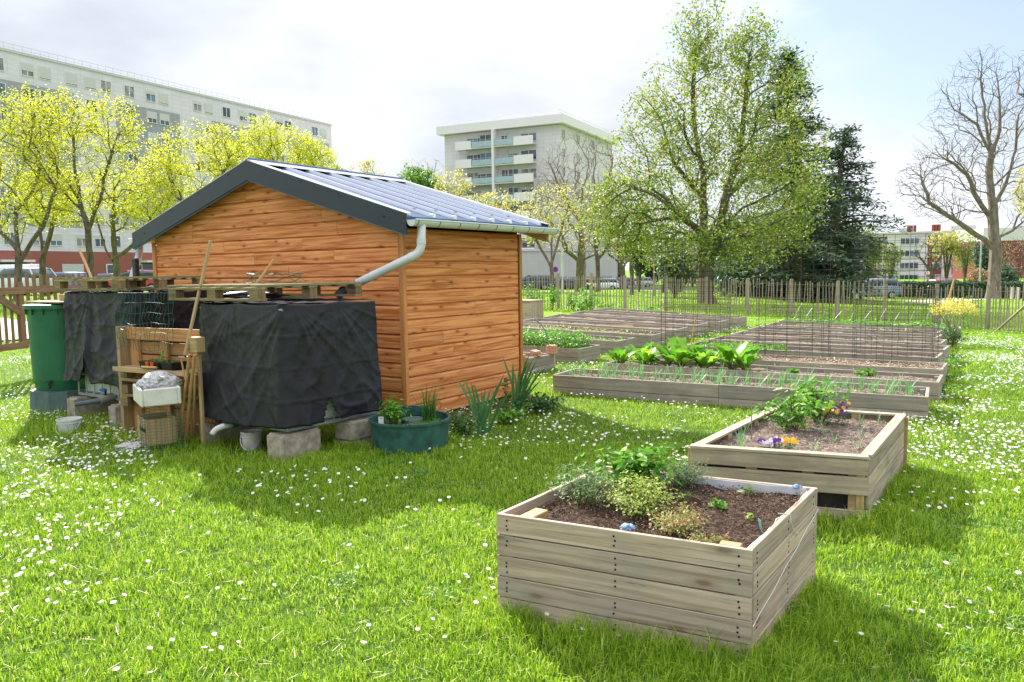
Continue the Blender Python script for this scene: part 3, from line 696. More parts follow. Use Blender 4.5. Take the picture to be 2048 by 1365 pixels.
t.links.new(ramp(t, [(.22, .19, .17), (.62, .61, .62), (.30, .27, .25)], noi(t, 9, 5, oc, .6, 1.5), [.3, .5, .7]), b.inputs['Base Color']); bump(t, b, noi(t, 26, 5, oc, .6, 2), .8, .02)
blob('plastic_bag', ff(.26, .19, .555), .17, .12, .10, bagm, .22, 1.5, 4, label='crumpled translucent plastic bag sitting in the white foam box', cat='bag')
cr_ = thing('wooden_crate', shf(.5, -.3, 0), 'small wooden crate with a handle slot under the white foam box', 'crate')
cf = F2(shf(.66, -.30, 0), SX*.86-SY*.36, SY*.86+SX*.36)
def cb(xa, xb, ya, yb, za, zb, nm='slat'):
    mb = MB(); mb.hexa([cf(xa, ya, za), cf(xb, ya, za), cf(xb, yb, za), cf(xa, yb, za), cf(xa, ya, zb), cf(xb, ya, zb), cf(xb, yb, zb), cf(xa, yb, zb)]); mb.build(nm, M['pallet'], cr_, bevel=.002)
cb(0, .36, 0, .012, .06, .16, 'panel'); cb(0, .36, 0, .012, .205, .30, 'panel'); cb(0, .05, 0, .012, .16, .205, 'panel'); cb(.31, .36, 0, .012, .16, .205, 'panel')
cb(0, .36, .25, .262, .06, .30, 'panel'); cb(0, .012, .012, .25, .06, .30, 'side'); cb(.348, .36, .012, .25, .06, .30, 'side'); cb(0.01, .35, .01, .25, .05, .06, 'base')
cage_c = cf(.46, .10, 0)
def cyl_mesh(name, c, r, h, nu, nv, wr, mat, label, cat, group=None, z0=0, wob=.0, seed=0):
    c = Vector(c); mb = MB()
    def P(a, z):
        k = r*(1+wob*noise.noise(Vector((math.cos(a)*2, math.sin(a)*2, seed))))
        return c+Vector((math.cos(a)*k, math.sin(a)*k*.97, z0+z))
    for i in range(nu):
        a = 2*math.pi*i/nu; mb.tube([P(a, h*j/8) for j in range(9)], wr*.85, 4, cap=False)
    for j in range(nv+1):
        mb.tube([P(2*math.pi*i/48, h*j/nv+.006*noise.noise(Vector((i*.4, j, seed)))) for i in range(49)], wr, 4, cap=False)
    return mb.build(name, mat, label=label, cat=cat, group=group)
cyl_mesh('mesh_roll', cage_c, .17, .40, 22, 14, .0016, M['greenwire'], 'roll of dark green wire mesh standing beside the wooden crate', 'mesh', wob=.1)
bagw = blob('plastic_sheet', cf(.16, -.08, .03), .13, .09, .04, bagm, .4, 2, 8, label='crumpled clear plastic sheet lying in the grass before the crate', cat='sheet')
# canes leaning on the shelf
cb0 = G(358, 890)
def cane(p0, p1, r, label, mat='bamboo', name='cane'):
    p0, p1 = Vector(p0), Vector(p1); n = 9; mb = MB(); P = []; Rr = []
    for i in range(n+1):
        q = p0.lerp(p1, i/n); d = .008*noise.noise(q*3)
        P += [q+Vector((d, d, 0)), q+Vector((d, d, 0))+(p1-p0).normalized()*.008]; Rr += [r*1.12 if 0 < i < n else r, r]
    mb.tube(P, Rr, 8); return mb.build(name, M[mat], label=label, cat='cane')
top = shf(SWd-.12, -.19, .9)
cane(cb0, shf(SWd+.04, -.18, .88), .014, 'thick bamboo cane, leftmost of the leaning bundle beside the shelf')
cane(cb0+Vector((.05, .02, 0)), shf(SWd+.11, -.18, .88), .015, 'thick bamboo cane, rightmost of the leaning bundle beside the shelf')
cane(cb0+Vector((.10, .05, 0)), shf(SWd+.00, -.17, .86), .008, 'thin straight stick at the left edge of the leaning bundle')
cane(cb0+Vector((.09, .10, 0)), shf(SWd+.08, -.16, .70), .011, 'short bamboo cane crossing behind the leaning bundle')
cane(cb0+Vector((.16, .12, 0)), shf(SWd+.02, -.15, .80), .008, 'thin dark cane at the back of the leaning bundle')
cane(shf(SWd-.12, -.12, .64), shf(SWd-.13, -.14, .82), .008, 'short stub of cane standing beside the black seed tray')
mb = MB(); mb.bar(shf(SWd+.0, -.20, .88), AT(421, 482, (shf(SWd-.10, -.02, 1)-Vector(OR)).dot(Vector(FW))), .028, .022); mb.build('batten', M['pallet'], label='long pale square batten rising past the right pallet to the gable wall', cat='batten', bevel=.002)
# bits on the pallets
q1 = pf(.62, .50, 1.52); cane(q1, q1+Vector((.16, .05, .22)), .013, 'short bamboo stub sticking up behind the right pallet')
def nestf(seed):
    mb = MB(); c = pf(.62, .72, 1.515)
    for k in range(7):
        a0 = random.random()*6; P = []
        for i in range(14):
            a = a0+i*.35; P.append(c+Vector((math.cos(a)*(.22+.05*k*.3), math.sin(a)*.12, .05+.05*math.sin(a*1.7+k)+.03*noise.noise(Vector((i*.5, k, 1))))))
        mb.tube(P, .0022, 4, cap=False)
    return mb
nestf(1).build('wire_coil', M['greenwire'], label='loose tangle of thin wire on top of the right pallet', cat='wire')
blob('cloth_bundle', pf(.70, .46, 1.40), .30, .16, .035, M['cloth'], .3, 2, 5, label='folded black cloth seen inside the right pallet', cat='cloth')
D2 = 8.5
mb = MB(); c = t2(.62, .55, 0); mb.box(Vector((c.x, c.y, 1.48))+SX*(-.18), .075, .05, .33, ax=V); 
o = mb.build('black_post', M['black_plastic'], label='flat black plastic post sticking up through the left pallet', cat='post', bevel=.006)
bpost = o
a_ = AT(160, 502, 8.55); b_ = AT(196, 585, 8.25); cane(b_, a_, .014, 'leaning bamboo pole sticking out through the left pallet')
# green barrel on its stand
bc = S(4.20, -1.45); bar_t = thing('rain_barrel', bc+Vector((0, 0, .28)), 'tall round green rain barrel with a lid and black tap', 'barrel')
mb = MB(); mb.lathe(bc, [(0, .28), (.32, .28), (.345, .40), (.355, .8), (.365, 1.24), (.40, 1.24), (.40, 1.285), (.36, 1.29), (0, 1.30)], 48); mb.build('body', M['barrel'], bar_t, smooth=False)
for k in range(16):
    a = 2*math.pi*k/16; q = bc+Vector((math.cos(a)*.372, math.sin(a)*.372, 1.175)); mb = MB(); mb.box(q, .03, .006, .066, rz=a); mb.build('rim_lug', M['barrel'], bar_t)
bq = G(66, 792, .36); dv = (Vector(OR)-bc); dv.z = 0; dv.normalize(); ta = bc+Matrix.Rotation(-.55, 3, 'Z')@dv*.335
mb = MB(); mb.tube([Vector((ta.x, ta.y, .37)), Vector((ta.x, ta.y, .37))+dv*.07], .014, 10); mb.tube([Vector((ta.x, ta.y, .38))+dv*.055, Vector((ta.x, ta.y, .31))+dv*.06], .012, 8); mb.box(Vector((ta.x, ta.y, .395))+dv*.045, .05, .02, .012)
mb.build('tap', M['black_plastic'], bar_t)
mb = MB(); mb.lathe(bc, [(.40, 0), (.385, .27), (.30, .28), (0, .28)], 12); mb.build('barrel_stand', M['stand'], label='grey green plastic stand under the green rain barrel', cat='stand')
pl = thing('plank', bc+Vector((0, 0, 1.30)), 'thin pale wooden board lying over the green barrel lid', 'plank'); mb = MB(); mb.box(bc+Vector((-.03, -.05, 1.305)), .86, .34, .018, ax=V); mb.build('board', M['pallet'], pl, bevel=.003)
mb = MB(); mb.box(bc+Vector((.22, -.12, 1.325)), .42, .14, .075, ax=V); mb.build('timber_offcut', M['pallet'], label='thick timber offcut resting on the board over the green barrel', cat='timber', bevel=.004)
# gate and picket fence on the left
def pointed(mb, p, w, th, h, ex, tip=.03):
    ex = ex.normalized(); ey = Vector((-ex.y, ex.x, 0)); a = ex*w/2; b = ey*th
    mb.prism([p-a, p+a, p+a+Vector((0, 0, h-tip)), p+a*.6+Vector((0, 0, h)), p-a*.6+Vector((0, 0, h)), p-a+Vector((0, 0, h-tip))], b)
gl = AT(-3, 705, 11.6); gr = AT(56, 704, 12.2); zg = (gl.z+gr.z)/2; gd = Vector((gr.x-gl.x, gr.y-gl.y, 0)); GX = gd.normalized()
gate = thing('garden_gate', gl, 'brown wooden garden gate with diagonal brace at the left edge', 'gate')
GH = 1.16; z = gl.z
def gp(s, zz=0): return gl+GX*s+Vector((0, 0, zz))
Lg = gd.length
for nm, s, w in (('gate_stile', .02, .10), ('gate_stile', Lg-.05, .10)):
    mb = MB(); pointed(mb, gp(s), w, .03, GH-.10, GX); mb.build(nm, M['gatewood'], gate)
for zz in (.0, .86): mb = MB(); mb.bar(gp(-.02, zz+.06), gp(Lg+.02, zz+.06), .03, .11); mb.build('gate_rail', M['gatewood'], gate, bevel=.003)
mb = MB(); mb.bar(gp(.08, .82), gp(Lg-.1, .58), .03, .11); mb.build('gate_brace', M['gatewood'], gate)
for k in range(4): mb = MB(); pointed(mb, gp(.10+k*(Lg-.2)/3)+Vector((GX.y, -GX.x, 0))*-.03, .045, .02, GH, GX); mb.build('gate_slat', M['gatewood'], gate)
pf_ = thing('picket_fence', gp(Lg+.1), 'brown picket fence between the gate and the green barrel', 'fence')
for k in range(12): mb = MB(); pointed(mb, gp(Lg+.10+k*.155), .062, .02, GH+random.uniform(-.02, .04), GX, .04); mb.build('picket', M['gatewood'], pf_)
mb = MB(); mb.bar(gp(Lg+.02, .93), gp(Lg+2.1, .93), .03, .11); mb.build('rail', M['gatewood'], pf_); mb = MB(); mb.bar(gp(Lg+.02, .10), gp(Lg+2.1, .10), .03, .11); mb.build('rail', M['gatewood'], pf_)
for k in range(-5, 0): mb = MB(); pointed(mb, gp(-.06+k*.16), .062, .02, GH, GX, .04); mb.build('picket', M['gatewood'], pf_)
# ================================================================ paling fence round the plots
M['fwire'] = M['galv']
FP = [G(1000, 617), G(1053, 617), G(1117, 619.6), G(1183, 623), G(1250, 624.5), G(1333, 626), G(1412, 628), G(1495, 631), G(1582, 635), G(1675, 640), G(1768, 646), G(1872, 652.5), G(1975, 658.5), G(2062, 666), G(2180, 678)]
FP = [Vector((-2.2, 25.0, 0)), Vector((-.3, 24.8, 0))]+FP[2:]
for p in FP: p.z = tz(p)
pal = thing('paling_fence', FP[5], 'long chestnut paling fence of thin grey stakes behind the vegetable beds', 'fence')
for i, p in enumerate(FP):
    mb = MB(); h = 1.14+random.uniform(-.03, .04); mb.tube([p, p+Vector((random.gauss(0, .01), 0, h))], [.055, .05], 8); mb.build('fence_post', M['picket'], pal)
for i in range(len(FP)-1):
    a, b = FP[i], FP[i+1]; L = (b-a).length; n = int(L/.084); mb = MB(); d = (b-a).normalized(); nn = Vector((-d.y, d.x, 0))
    for k in range(1, n):
        q = a.lerp(b, (k+random.uniform(-.15, .15))/n); q.z = tz(q)+.02; h = random.uniform(1.02, 1.12); w = random.uniform(.013, .020)
        l1, l2 = random.gauss(0, .022), random.gauss(0, .012); mid = q+d*(l1*.3+l2)+nn*(.05)+Vector((0, 0, h*.5)); tp = q+d*l1+nn*(.05+random.gauss(0, .01))+Vector((0, 0, h))
        mb.tube([q+nn*.05, mid, tp-Vector((0, 0, .03)), tp], [w, w*.95, w*.9, w*.25], 5)
    mb.build('paling_panel', M['picket'], pal)
for zz in (.14, .56, .98):
    mb = MB(); mb.tube([p+Vector((0, .04, zz)) for p in FP], .004, 4); mb.build('fence_wire', M['galv'], pal)
mb = MB(); mb.tube([G(1985, 662)+Vector((0, -.15, 0)), AT(2075, 590, 17.5)], .03, 7); mb.build('fence_strut', M['picket'], pal)
# ================================================================ soil, raised beds
soilm, t, b = mat_base('soil', .95, .1); oc = N(t, 'ShaderNodeTexCoord').outputs['Object']
n1 = noi(t, 38, 8, oc, .75); n0 = noi(t, 3, 3, oc)
c = ramp(t, [(.028, .017, .011), (.085, .055, .038), (.24, .16, .12)], n1, [.36, .52, .70]); t.links.new(c, b.inputs['Base Color']); bump(t, b, n1, 1, .03); M['soil'] = soilm
drym, t, b = mat_base('soil_dry', .95, .1); oc = N(t, 'ShaderNodeTexCoord').outputs['Object']
n1 = noi(t, 22, 8, oc, .75); t.links.new(ramp(t, [(.10, .072, .055), (.25, .19, .155), (.46, .38, .32)], n1, [.36, .52, .70]), b.inputs['Base Color']); bump(t, b, n1, 1, .04); M['soil_dry'] = drym
M['chips'] = leafm('chips', [(.03, .018, .012), (.10, .06, .04), (.30, .20, .14), (.05, .03, .02)], 0, .9)
M['drychips'] = leafm('drychips', [(.13, .09, .07), (.32, .25, .20), (.52, .44, .36), (.2, .14, .10)], 0, .9)
M['straw'] = leafm('straw', [(.35, .25, .15), (.60, .48, .33), (.48, .36, .24), (.22, .15, .10)], .1, .8)
def bil(q, s, t): return (q[0]*(1-s)+q[1]*s)*(1-t)+(q[3]*(1-s)+q[2]*s)*t
def soil(q, parent, mat, amp=.02, nx=40, ny=24, seed=0):
    mb = MB(); vs = []
    for j in range(ny+1):
        for i in range(nx+1):
            p = bil(q, i/nx, j/ny); e = min(i, nx-i, j, ny-j)
            h = amp*(noise.noise(p*3+Vector((seed, 0, 0)))+.8*noise.noise(p*11)+.6*noise.noise(p*25)); vs.append(p+Vector((0, 0, h)))
    mb.add(vs, [(j*(nx+1)+i, j*(nx+1)+i+1, (j+1)*(nx+1)+i+1, (j+1)*(nx+1)+i) for j in range(ny) for i in range(nx)])
    return mb.build('soil', mat, parent, smooth=True)
def chips(q, n, mat, parent, s0, s1, flat=.5, name='bark_chips', z=.006):
    mb = MB()
    for _ in range(n):
        p = bil(q, random.random(), random.random())+Vector((0, 0, z+random.gauss(0, .006))); s = random.uniform(s0, s1)
        a = Vector((random.gauss(0, 1), random.gauss(0, 1), random.gauss(0, flat))).normalized()*s; b = Vector((random.gauss(0, 1), random.gauss(0, 1), random.gauss(0, 1))).normalized()*s*.45
        cc = a.cross(b).normalized()*s*.3; mb.add([p-a, p+b, p+a, p-b+cc, p+cc], [(0, 1, 4), (1, 2, 4), (2, 3, 4), (3, 0, 4)])
    return mb.build(name, mat, parent, kind='stuff')
# --- nearest bed: five boards high
NB = [G(992, 1028, .49), G(1505, 1102, .49), G(1635, 975, .49), G(1240, 925, .49)]
NB[3] = NB[2]+(NB[0]-NB[1])*.99
def rawbed(name, Q, H, nboards, label, mat, th=.022, gap=.004, bev=.002, cap=None):
    t = thing(name, sum(Q, Vector())/4-Vector((0, 0, H)), label, 'raised bed')
    hb_ = H/nboards
    for e in range(4):
        A, B_ = Q[e], Q[(e+1) % 4]; d = (B_-A).normalized(); o = Vector((-d.y, d.x, 0)).cross(Vector((0, 0, 1))); inn = Vector((-d.y, d.x, 0))
        c = (Q[0]+Q[1]+Q[2]+Q[3])/4
        if (c-A).dot(inn) < 0: inn = -inn
        ext = 0 if e % 2 == 0 else -th
        for k in range(nboards):
            zt = -k*hb_-random.uniform(0, .002); zb = -(k+1)*hb_+gap; j = random.uniform(-.003, .003)
            s0, s1 = A-d*(-0 if e % 2 == 0 else ext)*1.0, B_+d*(0 if e % 2 == 0 else ext)
            if e % 2: s0, s1 = A+d*th, B_-d*th
            dz = random.gauss(0, .0015); mb = MB(); inn2 = inn*th; of = inn*j
            z0v, z1v = Vector((0, 0, zb)), Vector((0, 0, zt))
            mb.hexa([s0+of+z0v, s1+of+z0v, s1+of+inn2+z0v, s0+of+inn2+z0v, s0+of+z1v, s1+of+z1v+Vector((0, 0, dz)), s1+of+inn2+z1v, s0+of+inn2+z1v])
            brd = mb.build('board', mat, t, bevel=bev)
            if name == 'pallet_bed' and e < 2:
                mb = MB()
                for f in (.045, .5, .955):
                    for q in (.28, .5, .74):
                        if random.random() < .85:
                            pp = s0.lerp(s1, f+random.uniform(-.004, .004))+of+Vector((0, 0, zt+(zb-zt)*(q+random.uniform(-.05, .05)))); mb.lathe(pp-inn*.0012, [(0, 0), (.0042, 0), (.0042, .0084), (0, .0084)], 8) if False else mb.prism([pp-inn*.0015+d*math.cos(a)*.005+Vector((0, 0, math.sin(a)*.005)) for a in [k2*math.pi/3 for k2 in range(6)]], inn*.003)
                mb.build('nail_heads', M['dark'], brd)
    for e in range(4):
        c = Q[e].lerp((Q[0]+Q[2])/2, .075); mb = MB(); mb.box(Vector((c.x, c.y, c.z-H)), .06, .06, H-.02, ax=(Q[1]-Q[0])); mb.build('corner_post', mat, t, bevel=.003)
    return t
nb = rawbed('pallet_bed', NB, .49, 5, 'nearest raised bed of weathered pallet boards with dark nails, five boards high', M['planter'])
cin = sum(NB, Vector())/4
sq = [cin+(p-cin)*.955-Vector((0, 0, .045)) for p in NB]; soil(sq, nb, M['soil'], .022, 70, 60)
chips([cin+(p-cin)*.93-Vector((0, 0, .045)) for p in NB], 9000, M['chips'], nb, .003, .009)
# cloth lining edge and offcuts
linm = plain('lining', (.55, .56, .60), .6, .12, 8)
def ribbon(P, h, mat, name, parent, th=.003):
    mb = MB(); P = [Vector(p) for p in P]
    for a, b in zip(P[:-1], P[1:]):
        mb.add([a, b, b+Vector((0, 0, h)), a+Vector((0, 0, h))], [(0, 1, 2, 3)])
    o = mb.build(name, mat, parent); s = o.modifiers.new('t', 'SOLIDIFY'); s.thickness = th; return o
L_ = [NB[3].lerp(NB[2], i/24)+(NB[0]-NB[3]).normalized()*(.035+.008*noise.noise(Vector((i*.4, 0, 0))))-Vector((0, 0, .055+.012*noise.noise(Vector((i*.5, 3, 0))))) for i in range(5, 24)]
ribbon(L_, .05, linm, 'lining', nb)
L_ = [NB[1].lerp(NB[2], i/24)+(NB[0]-NB[1]).normalized()*(.035+.01*noise.noise(Vector((i*.4, 5, 0))))-Vector((0, 0, .06+.012*noise.noise(Vector((i*.5, 3, 0))))) for i in range(1, 24)]
ribbon(L_, .045, linm, 'lining', nb)
def rag(p, mat, s, label, seed):
    blob('rag', p, s, s*.7, s*.55, mat, .45, 3, seed, label=label, cat='rag')
bluem = plain('blue_rag', (.30, .42, .60), .6, .6, 60)
rag(NB[0].lerp(NB[1], .53)+(NB[3]-NB[0]).normalized()*.05+Vector((0, 0, .005)), bluem, .024, 'blue and white scrap of fabric at the front edge of the nearest bed', 3)
rag(NB[2]+(NB[3]-NB[2]).normalized()*.09+(NB[1]-NB[2]).normalized()*.03, bluem, .018, 'small blue scrap of fabric at the back right corner of the nearest bed', 6)
mb = MB(); c = NB[1]+(NB[0]-NB[1]).normalized()*.10+(NB[2]-NB[1]).normalized()*.05; mb.box(c-Vector((0, 0, .03)), .085, .05, .03, ax=(NB[1]-NB[0])); mb.build('wood_offcut', M['pallet'], label='pale square offcut of wood inside the front right corner of the nearest bed', cat='offcut', bevel=.003)
mb = MB(); c = NB[0]+(NB[1]-NB[0]).normalized()*.13+(NB[3]-NB[0]).normalized()*.10; mb.box(c-Vector((0, 0, .05)), .14, .07, .045, ax=(NB[3]-NB[0])); mb.build('wood_offcut', M['pallet'], label='pale wooden offcut inside the left corner of the nearest bed', cat='offcut', bevel=.003)
mb = MB(); s_ = NB[1].lerp(NB[2], .50); od = Vector((NB[2]-NB[1]).normalized().cross(Vector((0, 0, 1)))); P = [s_-od*.05, s_+od*.004+Vector((0, 0, .004))]+[s_+od*(.008)+(NB[2]-NB[1]).normalized()*(.005*i*i*.25)+Vector((0, 0, -.012*i+.003*math.sin(i*2))) for i in range(1, 12)]
mb.tube(P, .0018, 5); mb.build('string', M['white'], label='loose white string hanging over the side of the nearest bed', cat='string')
mb = MB(); P = [NB[1].lerp(NB[2], k/14)+od*.006+Vector((0, 0, -.31+.20*k/14+.004*math.sin(k*1.3))) for k in range(15)]; mb.tube(P, .0016, 4); mb.build('twine', M['white'], label='thin pale twine running along the right side of the nearest bed', cat='string')
# --- second bed: open pallet boards with a flat rim
Q2 = [G(1380, 892, .42), G(1738, 915, .42), G(1812, 828, .42), G(1548, 812, .42)]
b2t = thing('rimmed_bed', sum(Q2, Vector())/4-Vector((0, 0, .42)), 'second raised bed with gaps between grey boards and a flat plank rim, pansies inside', 'raised bed')
c2 = sum(Q2, Vector())/4
def edge_frame(Q, e):
    A, B_ = Q[e], Q[(e+1) % 4]; d = (B_-A).normalized(); inn = Vector((-d.y, d.x, 0))
    if ((Q[0]+Q[1]+Q[2]+Q[3])/4-A).dot(inn) < 0: inn = -inn
    return A, B_, d, inn
def brd(parent, A, B_, inn, z0, z1, th, mat, nm='board', dz=0, off=0):
    mb = MB(); a, b = A+inn*off, B_+inn*off; i2 = inn*th
    mb.hexa([a+Vector((0, 0, z0)), b+Vector((0, 0, z0+dz)), b+i2+Vector((0, 0, z0+dz)), a+i2+Vector((0, 0, z0)), a+Vector((0, 0, z1)), b+Vector((0, 0, z1+dz)), b+i2+Vector((0, 0, z1+dz)), a+i2+Vector((0, 0, z1))])
    return mb.build(nm, mat, parent, bevel=.002)
for e in range(4):
    A, B_, d, inn = edge_frame(Q2, e); ex = .0 if e % 2 == 0 else .022
    A2, B2 = A+d*ex, B_-d*ex
    brd(b2t, A2, B2, inn, -.115, -.018, .02, M['planter2'], dz=-.004)
    brd(b2t, A2, B2, inn, -.25, -.135, .02, M['planter2'], dz=.004)
    brd(b2t, A2, B2, inn, -.42, -.345, .02, M['planter2'])
    if e % 2: brd(b2t, A2, B2, inn, -.335, -.255, .02, M['planter2'], dz=-.01)
    for f in (.02, .36, .68, .93):
        p = A.lerp(B_, f)+inn*.045; mb = MB(); mb.box(Vector((p.x, p.y, p.z-.42)), .07, .045, .40, ax=d); mb.build('upright', M['pallet'], b2t, bevel=.002)
    # rim plank
    w = .07; mit = .0
    a, b = A-inn*.008+d*(w if e % 2 else 0), B_-inn*.008-d*(w if e % 2 else 0); j = random.uniform(0, .003)
    mb = MB(); mb.hexa([a+Vector((0, 0, -.016)), b+Vector((0, 0, -.016)), b+inn*w+Vector((0, 0, -.016)), a+inn*w+Vector((0, 0, -.016)), a+Vector((0, 0, j)), b+Vector((0, 0, j)), b+inn*w+Vector((0, 0, j)), a+inn*w+Vector((0, 0, j))]); mb.build('rim_plank', M['planter2'], b2t, bevel=.002)
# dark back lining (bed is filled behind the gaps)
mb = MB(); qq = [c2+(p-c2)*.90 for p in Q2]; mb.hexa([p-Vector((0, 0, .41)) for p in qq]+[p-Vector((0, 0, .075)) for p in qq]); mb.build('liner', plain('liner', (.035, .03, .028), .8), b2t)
sq2 = [c2+(p-c2)*.915-Vector((0, 0, .055)) for p in Q2]; soil(sq2, b2t, M['soil_dry'], .018, 60, 50, 3); chips(sq2, 5000, M['drychips'], b2t, .004, .011)
# --- long vegetable beds
def longbed(FL, FR, dep, H, label, sm, parts=2, ch=900, seed=0, h0=.25):
    FL, FR = Vector(FL), Vector(FR); d = (FR-FL); d.z = 0; d.normalize(); n = Vector((-d.y, d.x, 0))*dep
    Q = [FL, FR, FR+n, FL+n]
    for p in Q: p.z = tz(p)+H
    t = thing('vegetable_bed', sum(Q, Vector())/4-Vector((0, 0, H)), label, 'raised bed', 'long low vegetable beds')
    for e in range(4):
        A, B_, dd, inn = edge_frame(Q, e); k = parts if e % 2 == 0 else 1
        for i in range(k):
            a, b = A.lerp(B_, i/k)+dd*(.003 if i else 0), A.lerp(B_, (i+1)/k)
            if e % 2: a, b = a+dd*.035, b-dd*.035
            j = random.uniform(-.004, .004)
            brd(t, a, b, inn, -.155, j, .034, M['bedwood']); brd(t, a, b, inn, -H-.03, -.16, .034, M['bedwood'], off=.003)
    for e in range(4):
        A, B_, dd, inn = edge_frame(Q, e); p = A+dd*.07+inn*.07
        mb = MB(); mb.box(Vector((p.x, p.y, p.z-H)), .05, .05, H-.02, ax=dd); mb.build('corner_peg', M['bedwood'], t)
    c = sum(Q, Vector())/4; q = [p+(c-p).normalized()*.05-Vector((0, 0, .055)) for p in Q]
    soil(q, t, sm, .022, 46, 14, seed); chips(q, ch, M['drychips'], t, .006, .02)
    return t, q
RB = []
Rr = [((0.52, 9.83), (4.25, 7.73)), ((1.33, 11.0), (4.9, 8.7)), ((2.12, 12.05), (5.55, 9.78)), ((2.95, 13.2), (6.12, 10.95)), ((3.66, 14.2), (6.79, 11.95)), ((4.30, 15.05), (7.28, 12.9)), ((4.95, 16.0), (7.75, 13.9)), ((5.60, 16.9), (8.37, 14.95)), ((6.3, 18.0), (9.55, 16.2))]
Rl = ['long bed of young onions with a two board front, nearest of the low beds', 'long bed with big chard plants at its left end', 'long bed mulched with straw behind the chard bed', 'long bed with low green leaves at its left end behind the straw bed', 'bare soil bed behind the bed with low green leaves', 'long bare bed with a pale stick lying on it, in the right hand group', 'long bare bed in front of the weedy bed, right hand group', 'long bed of sparse weeds in front of the strawberry bed', 'strawberry bed with white hoop ends, farthest of the right hand beds']
for i, (a, b) in enumerate(Rr):
    a = Vector((*a, 0)); b = Vector((*b, 0)); RB.append(longbed(a, b, .74 if i else .72, .25, Rl[i], M['soil_dry'], 2, 1600 if i < 4 else 700, i))
LBd = Vector((Rr[3][1][0]-Rr[3][0][0], Rr[3][1][1]-Rr[3][0][1], 0)).normalized()
Lr = [(.27, 11.74), (1.15, 13.0), (1.98, 14.17), (2.76, 15.1), (3.43, 16.05), (4.08, 16.9), (4.81, 17.7), (5.5, 18.65)]
Ll = ['end of a bed with pale bricks on its corner beside the shed', 'bed overflowing with leafy green plants beside the brick bed', 'long bed with scattered seedlings behind the leafy green bed', 'long bed with yellow green sprouts, fourth from the shed corner', 'long bare bed with a pale stick on its soil, left hand group', 'long bare bed in the middle of the left hand group', 'second farthest long bare bed of the left hand group', 'farthest long bed of the left hand group before the fence']
LB = []
for i, p in enumerate(Lr):
    b = Vector((*p, 0)); L = 4.0 if i > 1 else 3.2; LB.append(longbed(b-LBd*L, b, .74, .25, Ll[i], M['soil_dry'], 2, 1000, 20+i))
# ================================================================ plants in and around the beds
M['onion'] = leafm('onion', [(.10, .27, .09), (.17, .37, .14), (.24, .42, .16)], .3)
M['chard'] = leafm('chard', [(.10, .30, .02), (.20, .44, .03), (.38, .60, .07)], .45, .3)
M['leafy'] = leafm('leafy', [(.06, .20, .02), (.14, .36, .03), (.28, .50, .06)], .4)
M['herb'] = leafm('herb', [(.10, .20, .06), (.20, .32, .10), (.30, .42, .16)], .35)
M['thyme'] = leafm('thyme', [(.08, .14, .06), (.16, .24, .11), (.24, .31, .17)], .25)
M['yelgreen'] = leafm('yelgreen', [(.22, .34, .05), (.36, .46, .08), (.50, .55, .14)], .4)
M['pinkleaf'] = leafm('pinkleaf', [(.22, .32, .06), (.36, .42, .10), (.45, .12, .08), (.50, .30, .16)], .35, pos=[0, .5, .8, 1])
M['darkleaf'] = leafm('darkleaf', [(.025, .09, .015), (.05, .15, .03), (.09, .2, .05)], .3, .35)
M['iris'] = leafm('iris', [(.05, .17, .06), (.09, .24, .08), (.14, .30, .07)], .3, .4)
M['chive'] = leafm('chive', [(.03, .12, .02), (.07, .20, .03), (.11, .25, .05)], .3, .4)
M['stem'] = plain('stem', (.14, .16, .06), .7)
M['woody'] = plain('woody', (.12, .08, .05), .8)
M['petal_y'] = leafm('petal_y', [(.75, .36, .01), (.85, .52, .02)], .3)
M['petal_p'] = leafm('petal_p', [(.09, .02, .16), (.20, .06, .32)], .3)
M['petal_w'] = leafm('petal_w', [(.62, .56, .66), (.75, .72, .78)], .3)
def clump(name, c, rx, ry, h, n, ls, lw, mat, label, cat='plant', group=None, stems=6, sm='stem', up=.5, hollow=.4, parent=None, dense=False):
    c = Vector(c); t = thing(name, c, label, cat, group); mb = MB(); ms = MB(); ns = max(5, stems*2); St = []
    for k in range(ns):
        a = random.random()*6.283; r = random.random()**.6; L = random.uniform(.55, 1.08)*(1-.25*r); b0 = c+Vector((math.cos(a)*rx*.18*r, math.sin(a)*ry*.18*r, -.005))
        e = c+Vector((math.cos(a)*rx*r*random.uniform(.8, 1.25), math.sin(a)*ry*r*random.uniform(.8, 1.25), h*L)); m_ = b0.lerp(e, .5)+Vector((0, 0, h*.16)); St.append((b0, m_, e))
        w = .0022+.004*h; ms.tube([b0, b0.lerp(m_, .6), m_, m_.lerp(e, .6), e], [w, w*.9, w*.7, w*.5, w*.3], 4, cap=False)
    for _ in range(n):
        b0, m_, e = random.choice(St); u = random.uniform(.12, 1)**.7; p = b0*(1-u)**2+m_*2*u*(1-u)+e*u*u; sp = .10+.16*(1-abs(u-.6))
        if dense: sp = .3
        p = p+Vector((random.gauss(0, rx*sp*.8), random.gauss(0, ry*sp*.8), random.gauss(0, h*sp*.35)))
        if p.z < c.z+.003: p.z = c.z+.003+random.random()*.01
        o = p-c; mb.leaf(p, (o.x/max(rx, .01)*.6+random.gauss(0, .5), o.y/max(ry, .01)*.6+random.gauss(0, .5), up+random.random()), ls*random.uniform(.5, 1.25), lw*random.uniform(.6, 1.2), cup=lw*.12)
    mb.build('leaves', M[mat], t); ms.build('stems', M[sm], t)
    return t
def onbed(s, t_, z=0): return bil(sq, s, t_)+Vector((0, 0, z))
